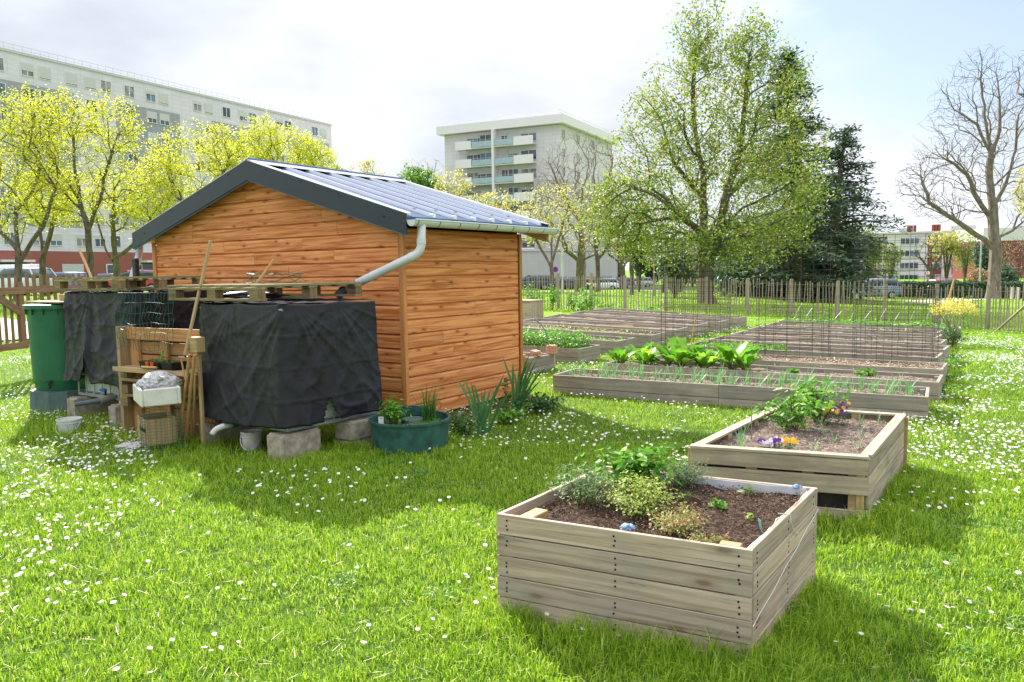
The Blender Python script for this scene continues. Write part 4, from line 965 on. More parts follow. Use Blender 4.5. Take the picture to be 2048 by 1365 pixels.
# nearest bed
clump('herb_plant', onbed(.15, .42), .19, .15, .20, 1100, .035, .007, 'herb', 'grey green narrow leaved herb at the left corner of the nearest bed', stems=14, up=.8)
clump('herb_plant', onbed(.25, .74), .22, .16, .25, 420, .062, .046, 'leafy', 'bright green lobed leaf plant at the back left of the nearest bed', stems=12)
clump('thyme_bush', onbed(.42, .92), .15, .12, .15, 2600, .012, .007, 'thyme', 'dense grey green thyme cushion at the back edge of the nearest bed', 'shrub', stems=24, up=.3, dense=True)
clump('herb_plant', onbed(.45, .36), .17, .17, .19, 1500, .018, .012, 'yelgreen', 'airy yellow green feathery plant in the middle of the nearest bed', stems=12)
clump('herb_plant', onbed(.68, .15), .15, .13, .14, 950, .016, .011, 'pinkleaf', 'pinkish green feathery plant near the front edge of the nearest bed', stems=10)
clump('herb_plant', onbed(.83, .06), .09, .06, .07, 400, .014, .010, 'pinkleaf', 'small reddish feathery plant beside the wooden offcut in the nearest bed', stems=6)
clump('seedling', onbed(.70, .60), .045, .045, .05, 60, .03, .022, 'leafy', 'small bright green celery seedling on bare soil of the nearest bed', stems=4)
clump('seedling', onbed(.55, .66), .035, .035, .05, 36, .022, .014, 'leafy', 'tiny feathery seedling left of the celery seedling in the nearest bed', stems=3)
clump('seedling', onbed(.87, .48), .03, .03, .04, 24, .02, .015, 'yelgreen', 'tiny yellow green seedling near the right side of the nearest bed', stems=3)
clump('seedling', onbed(.76, .88), .03, .03, .05, 16, .04, .02, 'herb', 'pale blue green seedling near the back edge of the nearest bed', stems=3)
mb = MB(); c = onbed(.49, .45); mb.bar(c-Vector((0, 0, .02)), c+Vector((0, 0, .07)), .006, .004); mb.build('plant_stick', M['bamboo'], label='thin wooden stick standing in the nearest bed', cat='stick')
mb = MB(); c = onbed(.95, .37); mb.bar(c-Vector((0, 0, .01)), c+Vector((-.01, .0, .05)), .035, .002); mb.build('plant_label', plain('teal_label', (.12, .25, .25), .5), label='blue green plastic tag near the right side of the nearest bed', cat='tag')
# second bed
def onb2(s, t_, z=0): return bil(sq2, s, t_)+Vector((0, 0, z))
clump('leafy_bush', onb2(.33, .60), .25, .20, .30, 380, .065, .038, 'leafy', 'glossy light green bush in the middle of the second bed', 'shrub', stems=12, sm='woody', up=.6)
clump('leafy_bush', onb2(.42, .84), .21, .17, .36, 380, .06, .036, 'leafy', 'tall glossy leafed bush at the back of the second bed', 'shrub', stems=12, sm='woody', up=.6)
def pansy(c, rx, ry, h, cols, label):
    c = Vector(c); t = thing('pansies', c, label, 'flowers'); mb = MB()
    for _ in range(160):
        a, r = random.random()*6.28, random.random()**.5; p = c+Vector((math.cos(a)*rx*r, math.sin(a)*ry*r, random.random()*h*.7)); mb.leaf(p, (random.gauss(0, .5), random.gauss(0, .5), 1), .025, .014)
    mb.build('leaves', M['darkleaf'], t); fl = {}
    dv = Vector((0, -1, .7))
    for _ in range(34):
        a, r = random.random()*6.28, random.random()**.5; p = c+Vector((math.cos(a)*rx*r, math.sin(a)*ry*r, h*(.65+.5*random.random())))
        k = cols(math.cos(a)*r); m_ = fl.setdefault(k, MB()); nn = (dv+Vector((random.gauss(0, .3), random.gauss(0, .3), random.gauss(0, .3)))).normalized()
        ex = nn.orthogonal().normalized(); ey = nn.cross(ex)
        for q in range(5):
            w = q*6.283/5; dd = ex*math.cos(w)+ey*math.sin(w); s2 = nn.cross(dd); L = .018
            m_.add([p, p+dd*L*.6+s2*L*.45+nn*.002, p+dd*L, p+dd*L*.6-s2*L*.45+nn*.002], [(0, 1, 2, 3)])
    for k, m_ in fl.items(): m_.build('blossoms', M[k], t)
    return t
pansy(onb2(.42, .14), .13, .07, .07, lambda x: 'petal_y' if x > .25 else ('petal_p' if random.random() < .5 else 'petal_w'), 'white purple and yellow pansies at the front of the second bed')
pansy(onb2(.58, .80), .09, .08, .15, lambda x: 'petal_p' if random.random() < .45 else 'petal_y', 'orange and purple pansies beside the tall bush in the second bed')
for k, (s_, t_) in enumerate(((.05, .45), (.17, .16), (.12, .24), (.22, .09), (.20, .7), (.72, .35), (.84, .52), (.66, .12), (.75, .86), (.88, .9), (.6, .5), (.9, .25))):
    c = onb2(s_, t_); mb = MB()
    for q in range(5): mb.blade(c+Vector((random.gauss(0, .008), random.gauss(0, .008), 0)), (random.gauss(0, .25), random.gauss(0, .25), 1), random.uniform(.07, .14), .007, .4, 3)
    mb.build('onion_sprout', M['onion'], label='thin green onion sprout standing in the second bed', cat='plant', group='onion sprouts in the second bed')
mb = MB(); c = onb2(.17, .30); mb.tube([c, c+Vector((0, 0, .24))], .004, 5); mb.build('plant_stick', M['galv'], label='thin grey rod standing upright in the left of the second bed', cat='stick')
# onions in the first long bed
on0 = None; q = RB[0][1]; M['onion_meshes'] = None; protos = []
for k in range(5):
    mb = MB()
    for j in range(random.randint(5, 8)): mb.blade((random.gauss(0, .012), random.gauss(0, .012), 0), (random.gauss(0, .28), random.gauss(0, .28), 1), random.uniform(.14, .26), .010, random.uniform(.1, .6), 4)
    me = mb.build('young_onion', M['onion']); protos.append(me)
cnt = 0
for row in range(4):
    for i in range(24):
        s_ = .03+i*.94/23+random.uniform(-.012, .012); t_ = .14+row*.24+random.uniform(-.03, .03)
        if random.random() < .12: continue
        src = protos[cnt % 5]; o = src if cnt < 5 else src.copy()
        if cnt >= 5: scene.collection.objects.link(o)
        p = bil(q, s_, t_); o.location = p; o.rotation_euler = (0, 0, random.random()*6.28); sc = random.uniform(.75, 1.15); o.scale = (sc, sc, sc)
        tag(o, 'young onion plant growing in the nearest long bed', 'onion', 'young onions in the nearest long bed'); cnt += 1
# chard
def chard(c, s, label):
    c = Vector(c); t = thing('chard_plant', c, label, 'chard'); mb = MB(); ms = MB()
    for k in range(random.randint(18, 26)):
        a = k*2.4+random.random()*.9; d = Vector((math.cos(a), math.sin(a), 0)); up = random.uniform(.5, 3.2); p = c.copy(); dr = (d+Vector((0, 0, up))).normalized(); L = s*random.uniform(.5, 1.15)
        sd = d.cross(Vector((0, 0, 1))); pts = [p.copy()]
        for i in range(8): p = p+dr*L/8; dr = (dr+d*.06-Vector((0, 0, .045*max(0, i-3)))).normalized(); pts.append(p.copy())
        ms.tube(pts[:6], [.008, .007, .006, .005, .004, .003], 5); vs = []
        for i in range(3, 9):
            w = L*random.uniform(.13, .23)*math.sin((i-2.4)/6.8*math.pi)**.7+.004; r = .012*math.sin(i*2.3+k)
            vs += [pts[i]-sd*w+Vector((0, 0, .35*w+r)), pts[i], pts[i]+sd*w+Vector((0, 0, .35*w-r))]
        mb.add(vs, [f for i in range(5) for f in ((3*i, 3*i+1, 3*i+4, 3*i+3), (3*i+1, 3*i+2, 3*i+5, 3*i+4))])
    mb.build('leaves', M['chard'], t, smooth=True); ms.build('stalks', M['stem'], t)
q = RB[1][1]
CL = ['small chard plant at the left end of its bed', 'second chard plant from the left, at the back board', 'third chard plant from the left, near the front board', 'fourth chard plant from the left end', 'fifth chard plant from the left, with the tallest leaves', 'sixth chard plant from the left, broad leaves', 'seventh chard plant from the left, at the front board', 'second chard plant from the right, bright upright leaves', 'rightmost chard plant, drooping to the right']
for k, (s_, t_, sc) in enumerate(((.03, .25, .30), (.07, .75, .34), (.12, .3, .28), (.18, .7, .36), (.24, .4, .42), (.29, .75, .36), (.33, .3, .34), (.40, .6, .44), (.46, .35, .32))):
    chard(bil(q, s_, t_), sc, CL[k])
clump('lettuce', bil(q, .60, .45), .09, .07, .06, 60, .07, .05, 'leafy', 'small lettuce on bare soil right of the chard plants', stems=0)
clump('lettuce', bil(q, .80, .8), .12, .08, .09, 80, .08, .05, 'leafy', 'bigger pale lettuce near the right end of the chard bed', stems=0)
# straw on the third bed
q = RB[2][1]; mb = MB()
for _ in range(2600):
    s_ = random.random(); p = bil(q, s_, random.random())+Vector((0, 0, .012+random.random()*.03)); a = random.random()*6.28; L = random.uniform(.04, .14); d = Vector((math.cos(a), math.sin(a), random.gauss(0, .2)))*L; w = Vector((-math.sin(a), math.cos(a), 0))*.004
    mb.add([p-w, p+w, p+d+w, p+d-w], [(0, 1, 2, 3)])
mb.build('straw_mulch', M['straw'], RB[2][0], kind='stuff')
cane(bil(q, .13, .5), bil(q, .13, .5)+Vector((.13, .1, .62)), .011, 'orange brown stake leaning in the straw covered bed', 'bamboo', 'stake')
def bedgreen(q, s0, s1, n, h, ls, mat, label, nm='green_crop', cat='plants'):
    mb = MB()
    for _ in range(n):
        s_, t_ = random.uniform(s0, s1), random.random(); e = min(1, (s_-s0)/(s1-s0)*6, (s1-s_)/(s1-s0)*6); p = bil(q, s_, t_)+Vector((0, 0, random.random()*h*(.4+.6*e)*(.6+.6*noise.noise(bil(q, s_, t_)*2.2)+.3)))
        mb.leaf(p, (random.gauss(0, .6), random.gauss(0, .6), 1), ls*random.uniform(.6, 1.2), ls*.6)
    return mb.build(nm, M[mat], label=label, cat=cat, kind='stuff')
bedgreen(RB[3][1], .04, .42, 1500, .10, .05, 'leafy', 'low green leafy crop at the left end of the bed behind the straw')
bedgreen(LB[1][1], .30, .97, 5200, .34, .055, 'leafy', 'lush bright green leafy crop spilling over the second left bed')
bedgreen(LB[2][1], .25, .99, 500, .09, .05, 'leafy', 'scattered green seedlings in the third left bed')
bedgreen(LB[3][1], .1, .98, 420, .10, .05, 'yelgreen', 'yellow green sprouts scattered along the fourth left bed')
bedgreen(RB[7][1], .02, .98, 500, .05, .04, 'yelgreen', 'sparse weeds on the bed before the strawberries')
bedgreen(RB[8][1], .0, 1.0, 1500, .14, .07, 'leafy', 'strawberry leaves along the farthest right bed')
bedgreen(RB[0][1], .0, 1.0, 500, .02, .03, 'yelgreen', 'tiny weeds on the soil among the young onions')
bedgreen(RB[5][1], .0, 1.0, 80, .05, .04, 'leafy', 'a few small weeds on the stick bed of the right group')
bedgreen(LB[7][1], .0, 1.0, 300, .06, .04, 'yelgreen', 'small weeds along the farthest left bed')
M['hoop'] = plain('hoop_white', (.38, .36, .40), .4, .1)
for k in range(11):
    p = bil(RB[8][1], .06+.085*k, .1 if k % 2 else .9); L = random.uniform(.30, .46); s_ = random.uniform(.04, .12)
    mb = MB(); mb.tube([p, p+Vector((s_*.35, 0, L*.5)), p+Vector((s_*1.2, .0, L*.85)), p+Vector((s_*1.6, .0, L))], .008, 6); mb.build('hoop_end', M['hoop'], label='curved white hoop end sticking out of the strawberry bed', cat='hoop', group='white hoop ends in the strawberry bed')
q = RB[5][1]; mb = MB(); mb.bar(bil(q, .30, .15)+Vector((0, 0, .04)), bil(q, .42, .75)+Vector((0, 0, .05)), .03, .015); mb.build('stick', M['bamboo'], label='pale stick lying across the bare bed of the right group', cat='stick')
q = LB[4][1]; mb = MB(); mb.bar(bil(q, .56, .15)+Vector((0, 0, .04)), bil(q, .70, .7)+Vector((0, 0, .05)), .04, .015); mb.build('stick', M['bamboo'], label='pale stick lying on a bare bed of the left group', cat='stick')
# bricks, hoop on the first left bed
q = LB[0]; e1 = G(1105, 706, .30); LBn = Vector((-LBd.y, LBd.x, 0))
def brick(c, ax, tilt, label):
    mb = MB(); mb.box((0, 0, 0), .16, .105, .045); o = mb.build('clay_brick', M['brick_red'], bevel=.006, label=label, cat='brick'); o.location = c; o.rotation_euler = (tilt, 0, math.atan2(ax.y, ax.x)); return o
bt = Vector((.74-.1, 12.39-.1, .255))
for k, l in enumerate(('bottom clay brick of the small stack on the bed corner', 'middle clay brick of the small stack on the bed corner', 'top clay brick of the small stack on the bed corner')): brick(bt+Vector((0, 0, k*.048)), LBd, 0, l)
brick(Vector((.40, 11.95, .262)), LBn, .0, 'clay brick lying flat on the end board of the brick bed'); brick(Vector((.36, 11.88, .31)), LBn, .2, 'tilted clay brick leaning on another on the brick bed')
brick(Vector((.12, 11.86, .258)), LBd, 0, 'clay brick at the shed side of the brick bed')
mb = MB(); c0 = Vector((.02, 12.05, .2)); c1 = Vector((.60, 12.3, .2)); P = [c0.lerp(c1, .5-.5*math.cos(a))+Vector((0, 0, .62*math.sin(a)**.8)) for a in [i*math.pi/16 for i in range(17)]]
mb.tube(P, .009, 7); mb.build('hoop', plain('hoop_blue', (.16, .20, .28), .4), label='thin dark arched hoop standing over the brick bed', cat='hoop')
# wooden box by the fence
wb = thing('wooden_box', G(1053, 641), 'weathered wooden box planter beyond the shed corner near the fence', 'planter')
c = wb.location.copy(); mb = MB(); mb.box(c, .72, .6, .52, ax=LBd); mb.build('body', M['planter2'], wb, bevel=.004); mb = MB(); mb.box(c+Vector((0, 0, .521)), .76, .64, .03, ax=LBd); mb.build('lid', M['planter2'], wb, bevel=.004)
# wire cages
for k, (px, D, dia, h, lb) in enumerate(((1391, 12.6, 1.12, 1.9, 'tall black wire mesh cylinder farthest left among the beds'), (1588, 11.9, 1.10, 1.9, 'tall black wire mesh cylinder in the middle of the three'), (1793, 11.2, 1.14, 1.86, 'tall black wire mesh cylinder nearest the yellow flowering bush'))):
    p = AT(px, 600, D); z = .16
    cyl_mesh('wire_cage', (p.x, p.y, 0), dia/2, h, 18, 22, .0029, M['wire'], lb, 'wire cage', 'tall wire mesh cages', z0=z, wob=.05, seed=k)
# green tub by the shed corner
tcn = Vector((-.935, 6.83, 0)); tub = thing('green_tub', tcn, 'low round dark green plastic tub planted with herbs at the shed corner', 'tub')
mb = MB(); rr = .355
mb.lathe(tcn, [(0, .0), (rr*.93, .0), (rr*.95, .04), (rr, .27), (rr*1.045, .275), (rr*1.045, .295), (rr*.985, .295), (rr*.96, .2), (0, .2)], 56); mb.build('shell', M['tub'], tub, smooth=False)
mb = MB()
P = []
for i in range(15):
    a = R_(62)+i*R_(70)/14; hh = .0+.045*math.sin(i/14*math.pi)**.5; P.append((a, hh))
for (a, h1), (b, h2) in zip(P[:-1], P[1:]):
    q = [tcn+Vector((math.cos(x)*rr*r2, math.sin(x)*rr*r2, z)) for x, r2, z in ((a, 1.0, .25), (b, 1.0, .25), (b, .95, .25), (a, .95, .25), (a, 1.0, .296+h1), (b, 1.0, .296+h2), (b, .95, .296+h2), (a, .95, .296+h1))]; mb.hexa(q)
mb.build('raised_back', M['tub'], tub)
mb = MB(); cc_ = tcn+Vector((.02, .05, .2)); mb.lathe(cc_, [(.11, 0), (.10, .065), (.095, .075), (.05, .078), (.045, .07), (0, .07)], 28); mb.build('centre_knob', M['stand'], tub, smooth=False)
q = [tcn+Vector((x*rr*.68, y*rr*.68, .22)) for x, y in ((-1, -1), (1, -1), (1, 1), (-1, 1))]
mb = MB(); n = 26; vs = [tcn+Vector((0, 0, .22))]; fs = []
for ring in range(1, 6):
    for i in range(n): a = 2*math.pi*i/n; r = rr*.96*ring/5; p = Vector((math.cos(a)*r, math.sin(a)*r, .222)); vs.append(tcn+p+Vector((0, 0, .012*noise.noise(p*18))))
fs += [(0, 1+i, 1+(i+1) % n) for i in range(n)]+[(1+(g-1)*n+i, 1+g*n+i, 1+g*n+(i+1) % n, 1+(g-1)*n+(i+1) % n) for g in range(1, 5) for i in range(n)]
mb.add(vs, fs); mb.build('soil', M['soil'], tub)
clump('parsley', tcn+Vector((-.14, -.06, .22)), .13, .12, .28, 620, .035, .026, 'leafy', 'tall bright green parsley at the left of the green tub', stems=14)
clump('low_herb', tcn+Vector((-.02, -.18, .22)), .13, .07, .05, 260, .022, .014, 'herb', 'low grey green creeping herb at the front of the green tub', stems=10, dense=True)
clump('moss_plant', tcn+Vector((.10, -.14, .22)), .10, .06, .06, 700, .012, .008, 'leafy', 'mossy bright cushion in front of the tub centre', stems=12, dense=True)
clump('moss_plant', tcn+Vector((.20, -.02, .22)), .09, .07, .07, 700, .012, .008, 'leafy', 'mossy bright cushion at the right side of the tub under the chives', stems=12, dense=True)
mb = MB(); c = tcn+Vector((.17, .06, .22))
for _ in range(130): mb.blade(c+Vector((random.gauss(0, .028), random.gauss(0, .022), 0)), (random.gauss(0, .22), random.gauss(0, .2), 1), random.uniform(.14, .40), .006, random.uniform(0, .5), 4)
mb.build('chives', M['chive'], label='tuft of tall thin chives at the right side of the green tub', cat='chives')
mb = MB(); c = tcn+Vector((-.24, -.12, .25)); mb.bar(c, c+Vector((0, .0, .075)), .045, .003, up=(0, 1, 0)); mb.build('plant_label', M['white'], label='small white plant label standing at the left of the green tub', cat='label')
mb = MB(); c = tcn+Vector((.13, -.30, .262)); mb.bar(c, c+Vector((.05, .03, .008)), .03, .003); mb.build('paper_tag', M['white'], label='white paper scrap on the front rim of the green tub', cat='tag')
# plants along the shed wall
def iris(c, n, L, label, lean):
    mb = MB(); c = Vector(c)
    for k in range(n):
        a = (k-n/2)/n*1.1+lean; mb.blade(c+Vector((random.gauss(0, .03), random.gauss(0, .03), 0)), (math.sin(a)*.8+random.gauss(0, .06), random.gauss(0, .12), 1), L*random.uniform(.65, 1.1), .034, random.uniform(0, .25), 5, side=Vector((.95, .3, 0)))
    mb.build('iris_plant', M['iris'], label=label, cat='iris')
iris(G(963, 870), 11, .62, 'fan of sword shaped iris leaves nearest the green tub', .12)
iris(G(1035, 822), 14, .68, 'fan of broad iris leaves at the far corner of the shed', .35)
clump('weed_plant', G(925, 880), .17, .12, .30, 240, .05, .032, 'darkleaf', 'dark leafy weed between the green tub and the first iris', stems=12, up=.4)
clump('weed_plant', G(1012, 848), .20, .12, .20, 230, .05, .036, 'leafy', 'low green leafy plant between the two irises', stems=8)
clump('weed_plant', G(1075, 828), .24, .16, .24, 420, .055, .04, 'darkleaf', 'dark green leafy clump spreading past the shed far corner', stems=10, up=.4)
clump('tall_weed', G(1012, 838), .06, .05, .50, 70, .05, .03, 'darkleaf', 'single tall weed stem against the shed side wall', stems=3, up=.3)
mb = MB(); vs = [S(-.08-.30*(j/3), .2+1.9*i/20, .012+.02*noise.noise(Vector((i, j, 0)))*(0 if j == 3 else 1)) for i in range(21) for j in range(4)]; mb.add(vs, [(i*4+j, i*4+j+1, i*4+j+5, i*4+j+4) for i in range(20) for j in range(3)]); so = mb.build('soil_strip', M['soil']); so['kind'] = 'structure'
# raspberries by the fence
for k, (px, py, h, r, l) in enumerate(((1060, 606, .9, .35, 'leafy raspberry cane behind the shed corner'), (1075, 620, .75, .3, 'leafy raspberry clump left of the fence post'), (1103, 622, .8, .26, 'thin raspberry clump before the young tree'), (1145, 622, .62, .2, 'narrow raspberry clump against the paling fence'), (1178, 628, .95, .32, 'tallest raspberry clump leaning right against the fence'), (1165, 628, .5, .3, 'low raspberry clump at the foot of the tallest one'), (1212, 627, .35, .3, 'low weeds right of the tallest raspberry clump'), (1300, 632, .3, .35, 'low nettles at the fence foot beyond the left beds'))):
    clump('raspberry_plant', G(px, py), r, .2, h, int(240*h+60), .085, .055, 'leafy', l, stems=7, up=.5)
# flowering bush and rose at the right
M['yflower'] = leafm('yflower', [(.55, .48, .06), (.72, .62, .12), (.78, .72, .28)], .4)
p = G(1905, 688); yb = clump('flowering_bush', p, .10, .1, .5, 60, .05, .03, 'herb', 'spindly bush topped with pale yellow flowers at the end of the beds', 'bush', stems=9)
mb = MB()
for _ in range(1500):
    a, r = random.random()*6.283, random.random()**.5; mb.leaf(p+Vector((math.cos(a)*.46*r, math.sin(a)*.3*r, .62+.28*random.random()*(1-.5*r*r)+.05*math.sin(a*5))), (random.gauss(0, 1), random.gauss(0, 1), 1), .035, .025)
mb.build('flowers', M['yflower'], yb); mb = MB()
for _ in range(16):
    a, r = random.random()*6.283, random.random()**.5; mb.tube([p, p+Vector((math.cos(a)*.12*r, math.sin(a)*.1*r, .35)), p+Vector((math.cos(a)*.42*r, math.sin(a)*.28*r, .72))], [.008, .006, .003], 4)
mb.build('branches', M['stem'], yb)
clump('rose_bush', G(1902, 695), .30, .22, .40, 620, .045, .03, 'darkleaf', 'low dark glossy rose bush at the end of the right beds', 'bush', stems=10, sm='woody', up=.4)
for (px, py) in ((1890, 735), (1898, 765), (1892, 792)):
    clump('grass_clump', G(px, py), .22, .16, .16, 160, .07, .02, 'leafy', 'tall weeds at the right ends of the long beds', 'weeds', 'weed tufts at the bed ends', stems=0)
# ================================================================ trees
def barkm(name, c1, c2, sc=6):
    m, t, b = mat_base(name, .9, .15); o = N(t, 'ShaderNodeTexCoord').outputs['Object']; q = N(t, 'ShaderNodeMapping'); q.inputs['Scale'].default_value = (sc, sc, sc*.35); t.links.new(o, q.inputs[0])
    n = noi(t, 1, 6, q.outputs[0], .65, .6); t.links.new(ramp(t, [c1, c2], n, [.38, .62]), b.inputs['Base Color']); bump(t, b, n, .8, .03); return m
M['bark'] = barkm('bark', (.075, .06, .045), (.17, .14, .105)); M['bark_lt'] = barkm('bark_lt', (.13, .105, .085), (.25, .21, .17)); M['bark_twig'] = barkm('bark_twig', (.15, .11, .085), (.24, .19, .15)); M['bark_green'] = barkm('bark_green', (.09, .085, .04), (.19, .16, .10))
M['lf_yellow'] = leafm('lf_yellow', [(.34, .40, .02), (.60, .63, .03), (.80, .78, .08)], .5)
M['lf_chest'] = leafm('lf_chest', [(.10, .19, .03), (.22, .33, .04), (.38, .46, .08), (.50, .32, .10)], .45, pos=[0, .4, .85, 1])
M['lf_conif'] = leafm('lf_conif', [(.03, .065, .045), (.07, .13, .075), (.15, .21, .12)], .25)
M['lf_conifb'] = leafm('lf_conifb', [(.025, .05, .02), (.07, .09, .035), (.13, .13, .05)], .15)
M['lf_green'] = leafm('lf_green', [(.07, .19, .02), (.15, .32, .03), (.24, .42, .05)], .4)
M['lf_sparse'] = leafm('lf_sparse', [(.40, .38, .10), (.55, .52, .16), (.62, .6, .26)], .4)
M['lf_bud'] = leafm('lf_bud', [(.34, .22, .10), (.46, .34, .18)], .3)
M['lf_grey'] = leafm('lf_grey', [(.08, .11, .06), (.17, .21, .12), (.26, .30, .18)], .2)
M['lf_willow'] = leafm('lf_willow', [(.14, .19, .05), (.24, .30, .08), (.34, .38, .13)], .4)
class Tree:
    def __init__(s, seed): s.P = []; s.par = []; s.dir = []; s.pl = []; s.rng = np.random.RandomState(seed); s.tips = []
    def limb(s, pts, root=-1):
        pts = [np.array(p, float) for p in pts]; last = root
        if root == -2: last = s.near(pts[0])
        Q = []
        for i in range(len(pts)-1):
            n = max(1, int(np.linalg.norm(pts[i+1]-pts[i])/s.step))
            for k in range(n): Q.append(pts[i]+(pts[i+1]-pts[i])*(k+(1 if last != -1 or Q else 0))/n if (last != -1) else pts[i]+(pts[i+1]-pts[i])*k/n)
        if last == -1: Q.append(pts[-1])
        for i, q in enumerate(Q):
            j = q+s.rng.normal(0, s.step*.05, 3)*(i > 0); s.add(j, last); last = len(s.P)-1
    def add(s, p, par):
        s.P.append(p); s.par.append(par)
        if par >= 0: d = p-s.P[par]; L = np.linalg.norm(d)+1e-9; s.dir.append(d/L); s.pl.append(s.pl[par]+L)
        else: s.dir.append(np.array([0, 0, 1.])); s.pl.append(0)
    def near(s, p): return int(np.argmin(np.linalg.norm(np.array(s.P)-p, axis=1)))
    def grow(s, T, minz=0, kpl=.12, wob=.06):
        P0 = np.array(s.P); d0 = np.array([np.min(np.linalg.norm(P0-t, axis=1)) for t in T]); T = T[np.argsort(d0)]
        cap = len(s.P)+len(T)*14; A = np.zeros((cap, 3)); Dn = np.zeros((cap, 3)); PL = np.zeros(cap); n = len(s.P); A[:n] = P0; Dn[:n] = s.dir; PL[:n] = s.pl
        ok = np.ones(cap, bool); ok[:n] = A[:n, 2] >= minz
        for t in T:
            v = t-A[:n]; d = np.linalg.norm(v, axis=1)+1e-6; cs = (v*Dn[:n]).sum(1)/d
            cost = d*(1+.9*(1-cs))+kpl*PL[:n]+np.where(ok[:n], 0, 1e6); k = int(np.argmin(cost)); dk = d[k]
            m = max(1, min(12, int(dk/s.step))); p0 = A[k]; c = p0+Dn[k]*dk*.42+np.array([0, 0, dk*s.lift]); last = k
            for i in range(1, m+1):
                u = i/m; q = p0*(1-u)**2+c*2*u*(1-u)+t*u*u
                if i < m: q = q+s.rng.normal(0, dk*wob/m**.5, 3)
                s.add(q, last); last = len(s.P)-1; A[n] = q; Dn[n] = s.dir[-1]; PL[n] = s.pl[-1]; ok[n] = True; n += 1
            s.tips.append(last)
    def mesh(s, rt, rroot):
        n = len(s.P); ch = [[] for _ in range(n)]
        for i, p in enumerate(s.par):
            if p >= 0: ch[p].append(i)
        cnt = np.zeros(n)
        for i in range(n-1, -1, -1):
            if not ch[i]: cnt[i] = 1
            if s.par[i] >= 0: cnt[s.par[i]] += cnt[i]
        tot = cnt[0]; ex = math.log(rroot/rt)/math.log(max(2, tot)); R = rt*cnt**ex; mb = MB(); starts = [(0, -1)]
        while starts:
            i, pr = starts.pop(); pts = [s.P[pr]] if pr >= 0 else []; rr = [min(R[i]*1.1, R[pr])] if pr >= 0 else []
            while True:
                pts.append(s.P[i]); rr.append(R[i]*(.6 if not ch[i] else 1))
                if not ch[i]: break
                c = sorted(ch[i], key=lambda k: -cnt[k]); starts += [(k, i) for k in c[1:]]; i = c[0]
            if len(pts) < 2: continue
            m = max(rr); 
            if pr < 0: rr[0] *= 1.35
            mb.tube(pts, rr, 9 if m > .12 else (6 if m > .04 else 3), cap=False)
        return mb
def ell(rng, n, parts, hollow=.35):
    out = []; w = np.array([p[2] for p in parts], float); w /= w.sum()
    for k in rng.choice(len(parts), n, p=w):
        c, r, _ = parts[k]
        while True:
            v = rng.normal(0, 1, 3); v /= np.linalg.norm(v); q = v*rng.uniform(hollow**3, 1)**(1/3.)
            break
        out.append(np.array(c)+q*np.array(r))
    return np.array(out)
def tree(name, base, label, limbs, crown, nt, rt, rroot, bark, leafmat=None, nl=0, ls=.2, lw=None, spread=.35, seed=1, step=.5, lift=.08, group=None, hollow=.35, minz=None, droop=0, cat='tree', kpl=.12, wob=.06, lf_depth=1):
    t = Tree(seed); t.step = step; t.lift = lift; base = Vector(base); t.limb([base-Vector((0, 0, .15))]+limbs[0])
    for l in limbs[1:]: t.limb(l, -2)
    T = ell(t.rng, nt, crown, hollow); t.grow(T, base.z+(minz if minz is not None else 1.5), kpl, wob)
    th = thing(name, base, label, cat, group)
    t.mesh(rt, rroot).build('trunk', bark, th, smooth=False)
    if leafmat:
        mb = MB(); rng = t.rng; P = np.array(t.P); tips = np.array(t.tips); par = np.array(t.par); random.seed(seed)
        per = max(1, int(nl/len(tips)))
        src = tips
        for i in tips:
            p = P[i]; q = P[par[i]]
            for k in range(per):
                c = p+(q-p)*rng.uniform(0, lf_depth)*1.0+rng.normal(0, spread*.45, 3)
                nn = rng.normal(0, 1, 3); nn[2] = abs(nn[2])+.3-droop
                mb.leaf(c, nn, ls*rng.uniform(.6, 1.3), (lw or ls*.55)*rng.uniform(.7, 1.2))
        mb.build('crown', leafmat, th)
    random.seed(seed+500); return th
def pa(x, y, D): return tuple(AT(x, y, D))
def E(x, y, rx, ry, D, w=1, dep=None): return (pa(x, y, D), (rx*D/1530, (dep or rx)*D/1530, ry*D/1530), w)
def gb(x, y, D): p = AT(x, y, D); return Vector((p.x, p.y, tz(p)))
YG = 'yellow flowering maples before the long apartment block'
D = 38
tree('maple_tree', gb(182, 560, D), 'tall yellow green maple with straight dark trunk, second from the left edge', [[pa(180, 520, D), pa(176, 460, D), pa(160, 400, D), pa(150, 330, D), pa(148, 270, D)], [pa(176, 465, D), pa(200, 400, D), pa(215, 330, D), pa(235, 270, D)], [pa(160, 400, D), pa(110, 330, D), pa(70, 270, D)]], [E(160, 320, 140, 130, D, 3), E(110, 240, 75, 65, D, 1), E(215, 245, 70, 65, D, 1), E(110, 400, 90, 60, D, 1)], 1100, .009, .15, M['bark'], M['lf_yellow'], 14500, .10, .07, .28, 3, group=YG)
D = 36
tree('maple_tree', gb(30, 560, D), 'yellow green maple with a low fork at the left edge of the picture', [[pa(38, 530, D), pa(36, 500, D), pa(30, 440, D), pa(28, 360, D)], [pa(38, 520, D), pa(70, 480, D), pa(95, 430, D), pa(110, 380, D)], [pa(36, 500, D), pa(-10, 450, D), pa(-40, 380, D)]], [E(20, 350, 115, 130, D, 3), E(60, 240, 70, 70, D, 1)], 950, .009, .16, M['bark'], M['lf_yellow'], 12000, .10, .07, .28, 4, group=YG)
D = 42
tree('maple_tree', gb(86, 560, D), 'thin twin trunked yellow green maple between two bigger ones', [[pa(86, 535, D), pa(84, 490, D), pa(78, 430, D)], [pa(86, 520, D), pa(100, 470, D), pa(112, 420, D)]], [E(95, 390, 60, 70, D, 1)], 160, .010, .16, M['bark'], M['lf_yellow'], 3000, .15, .10, .32, 5, group=YG)
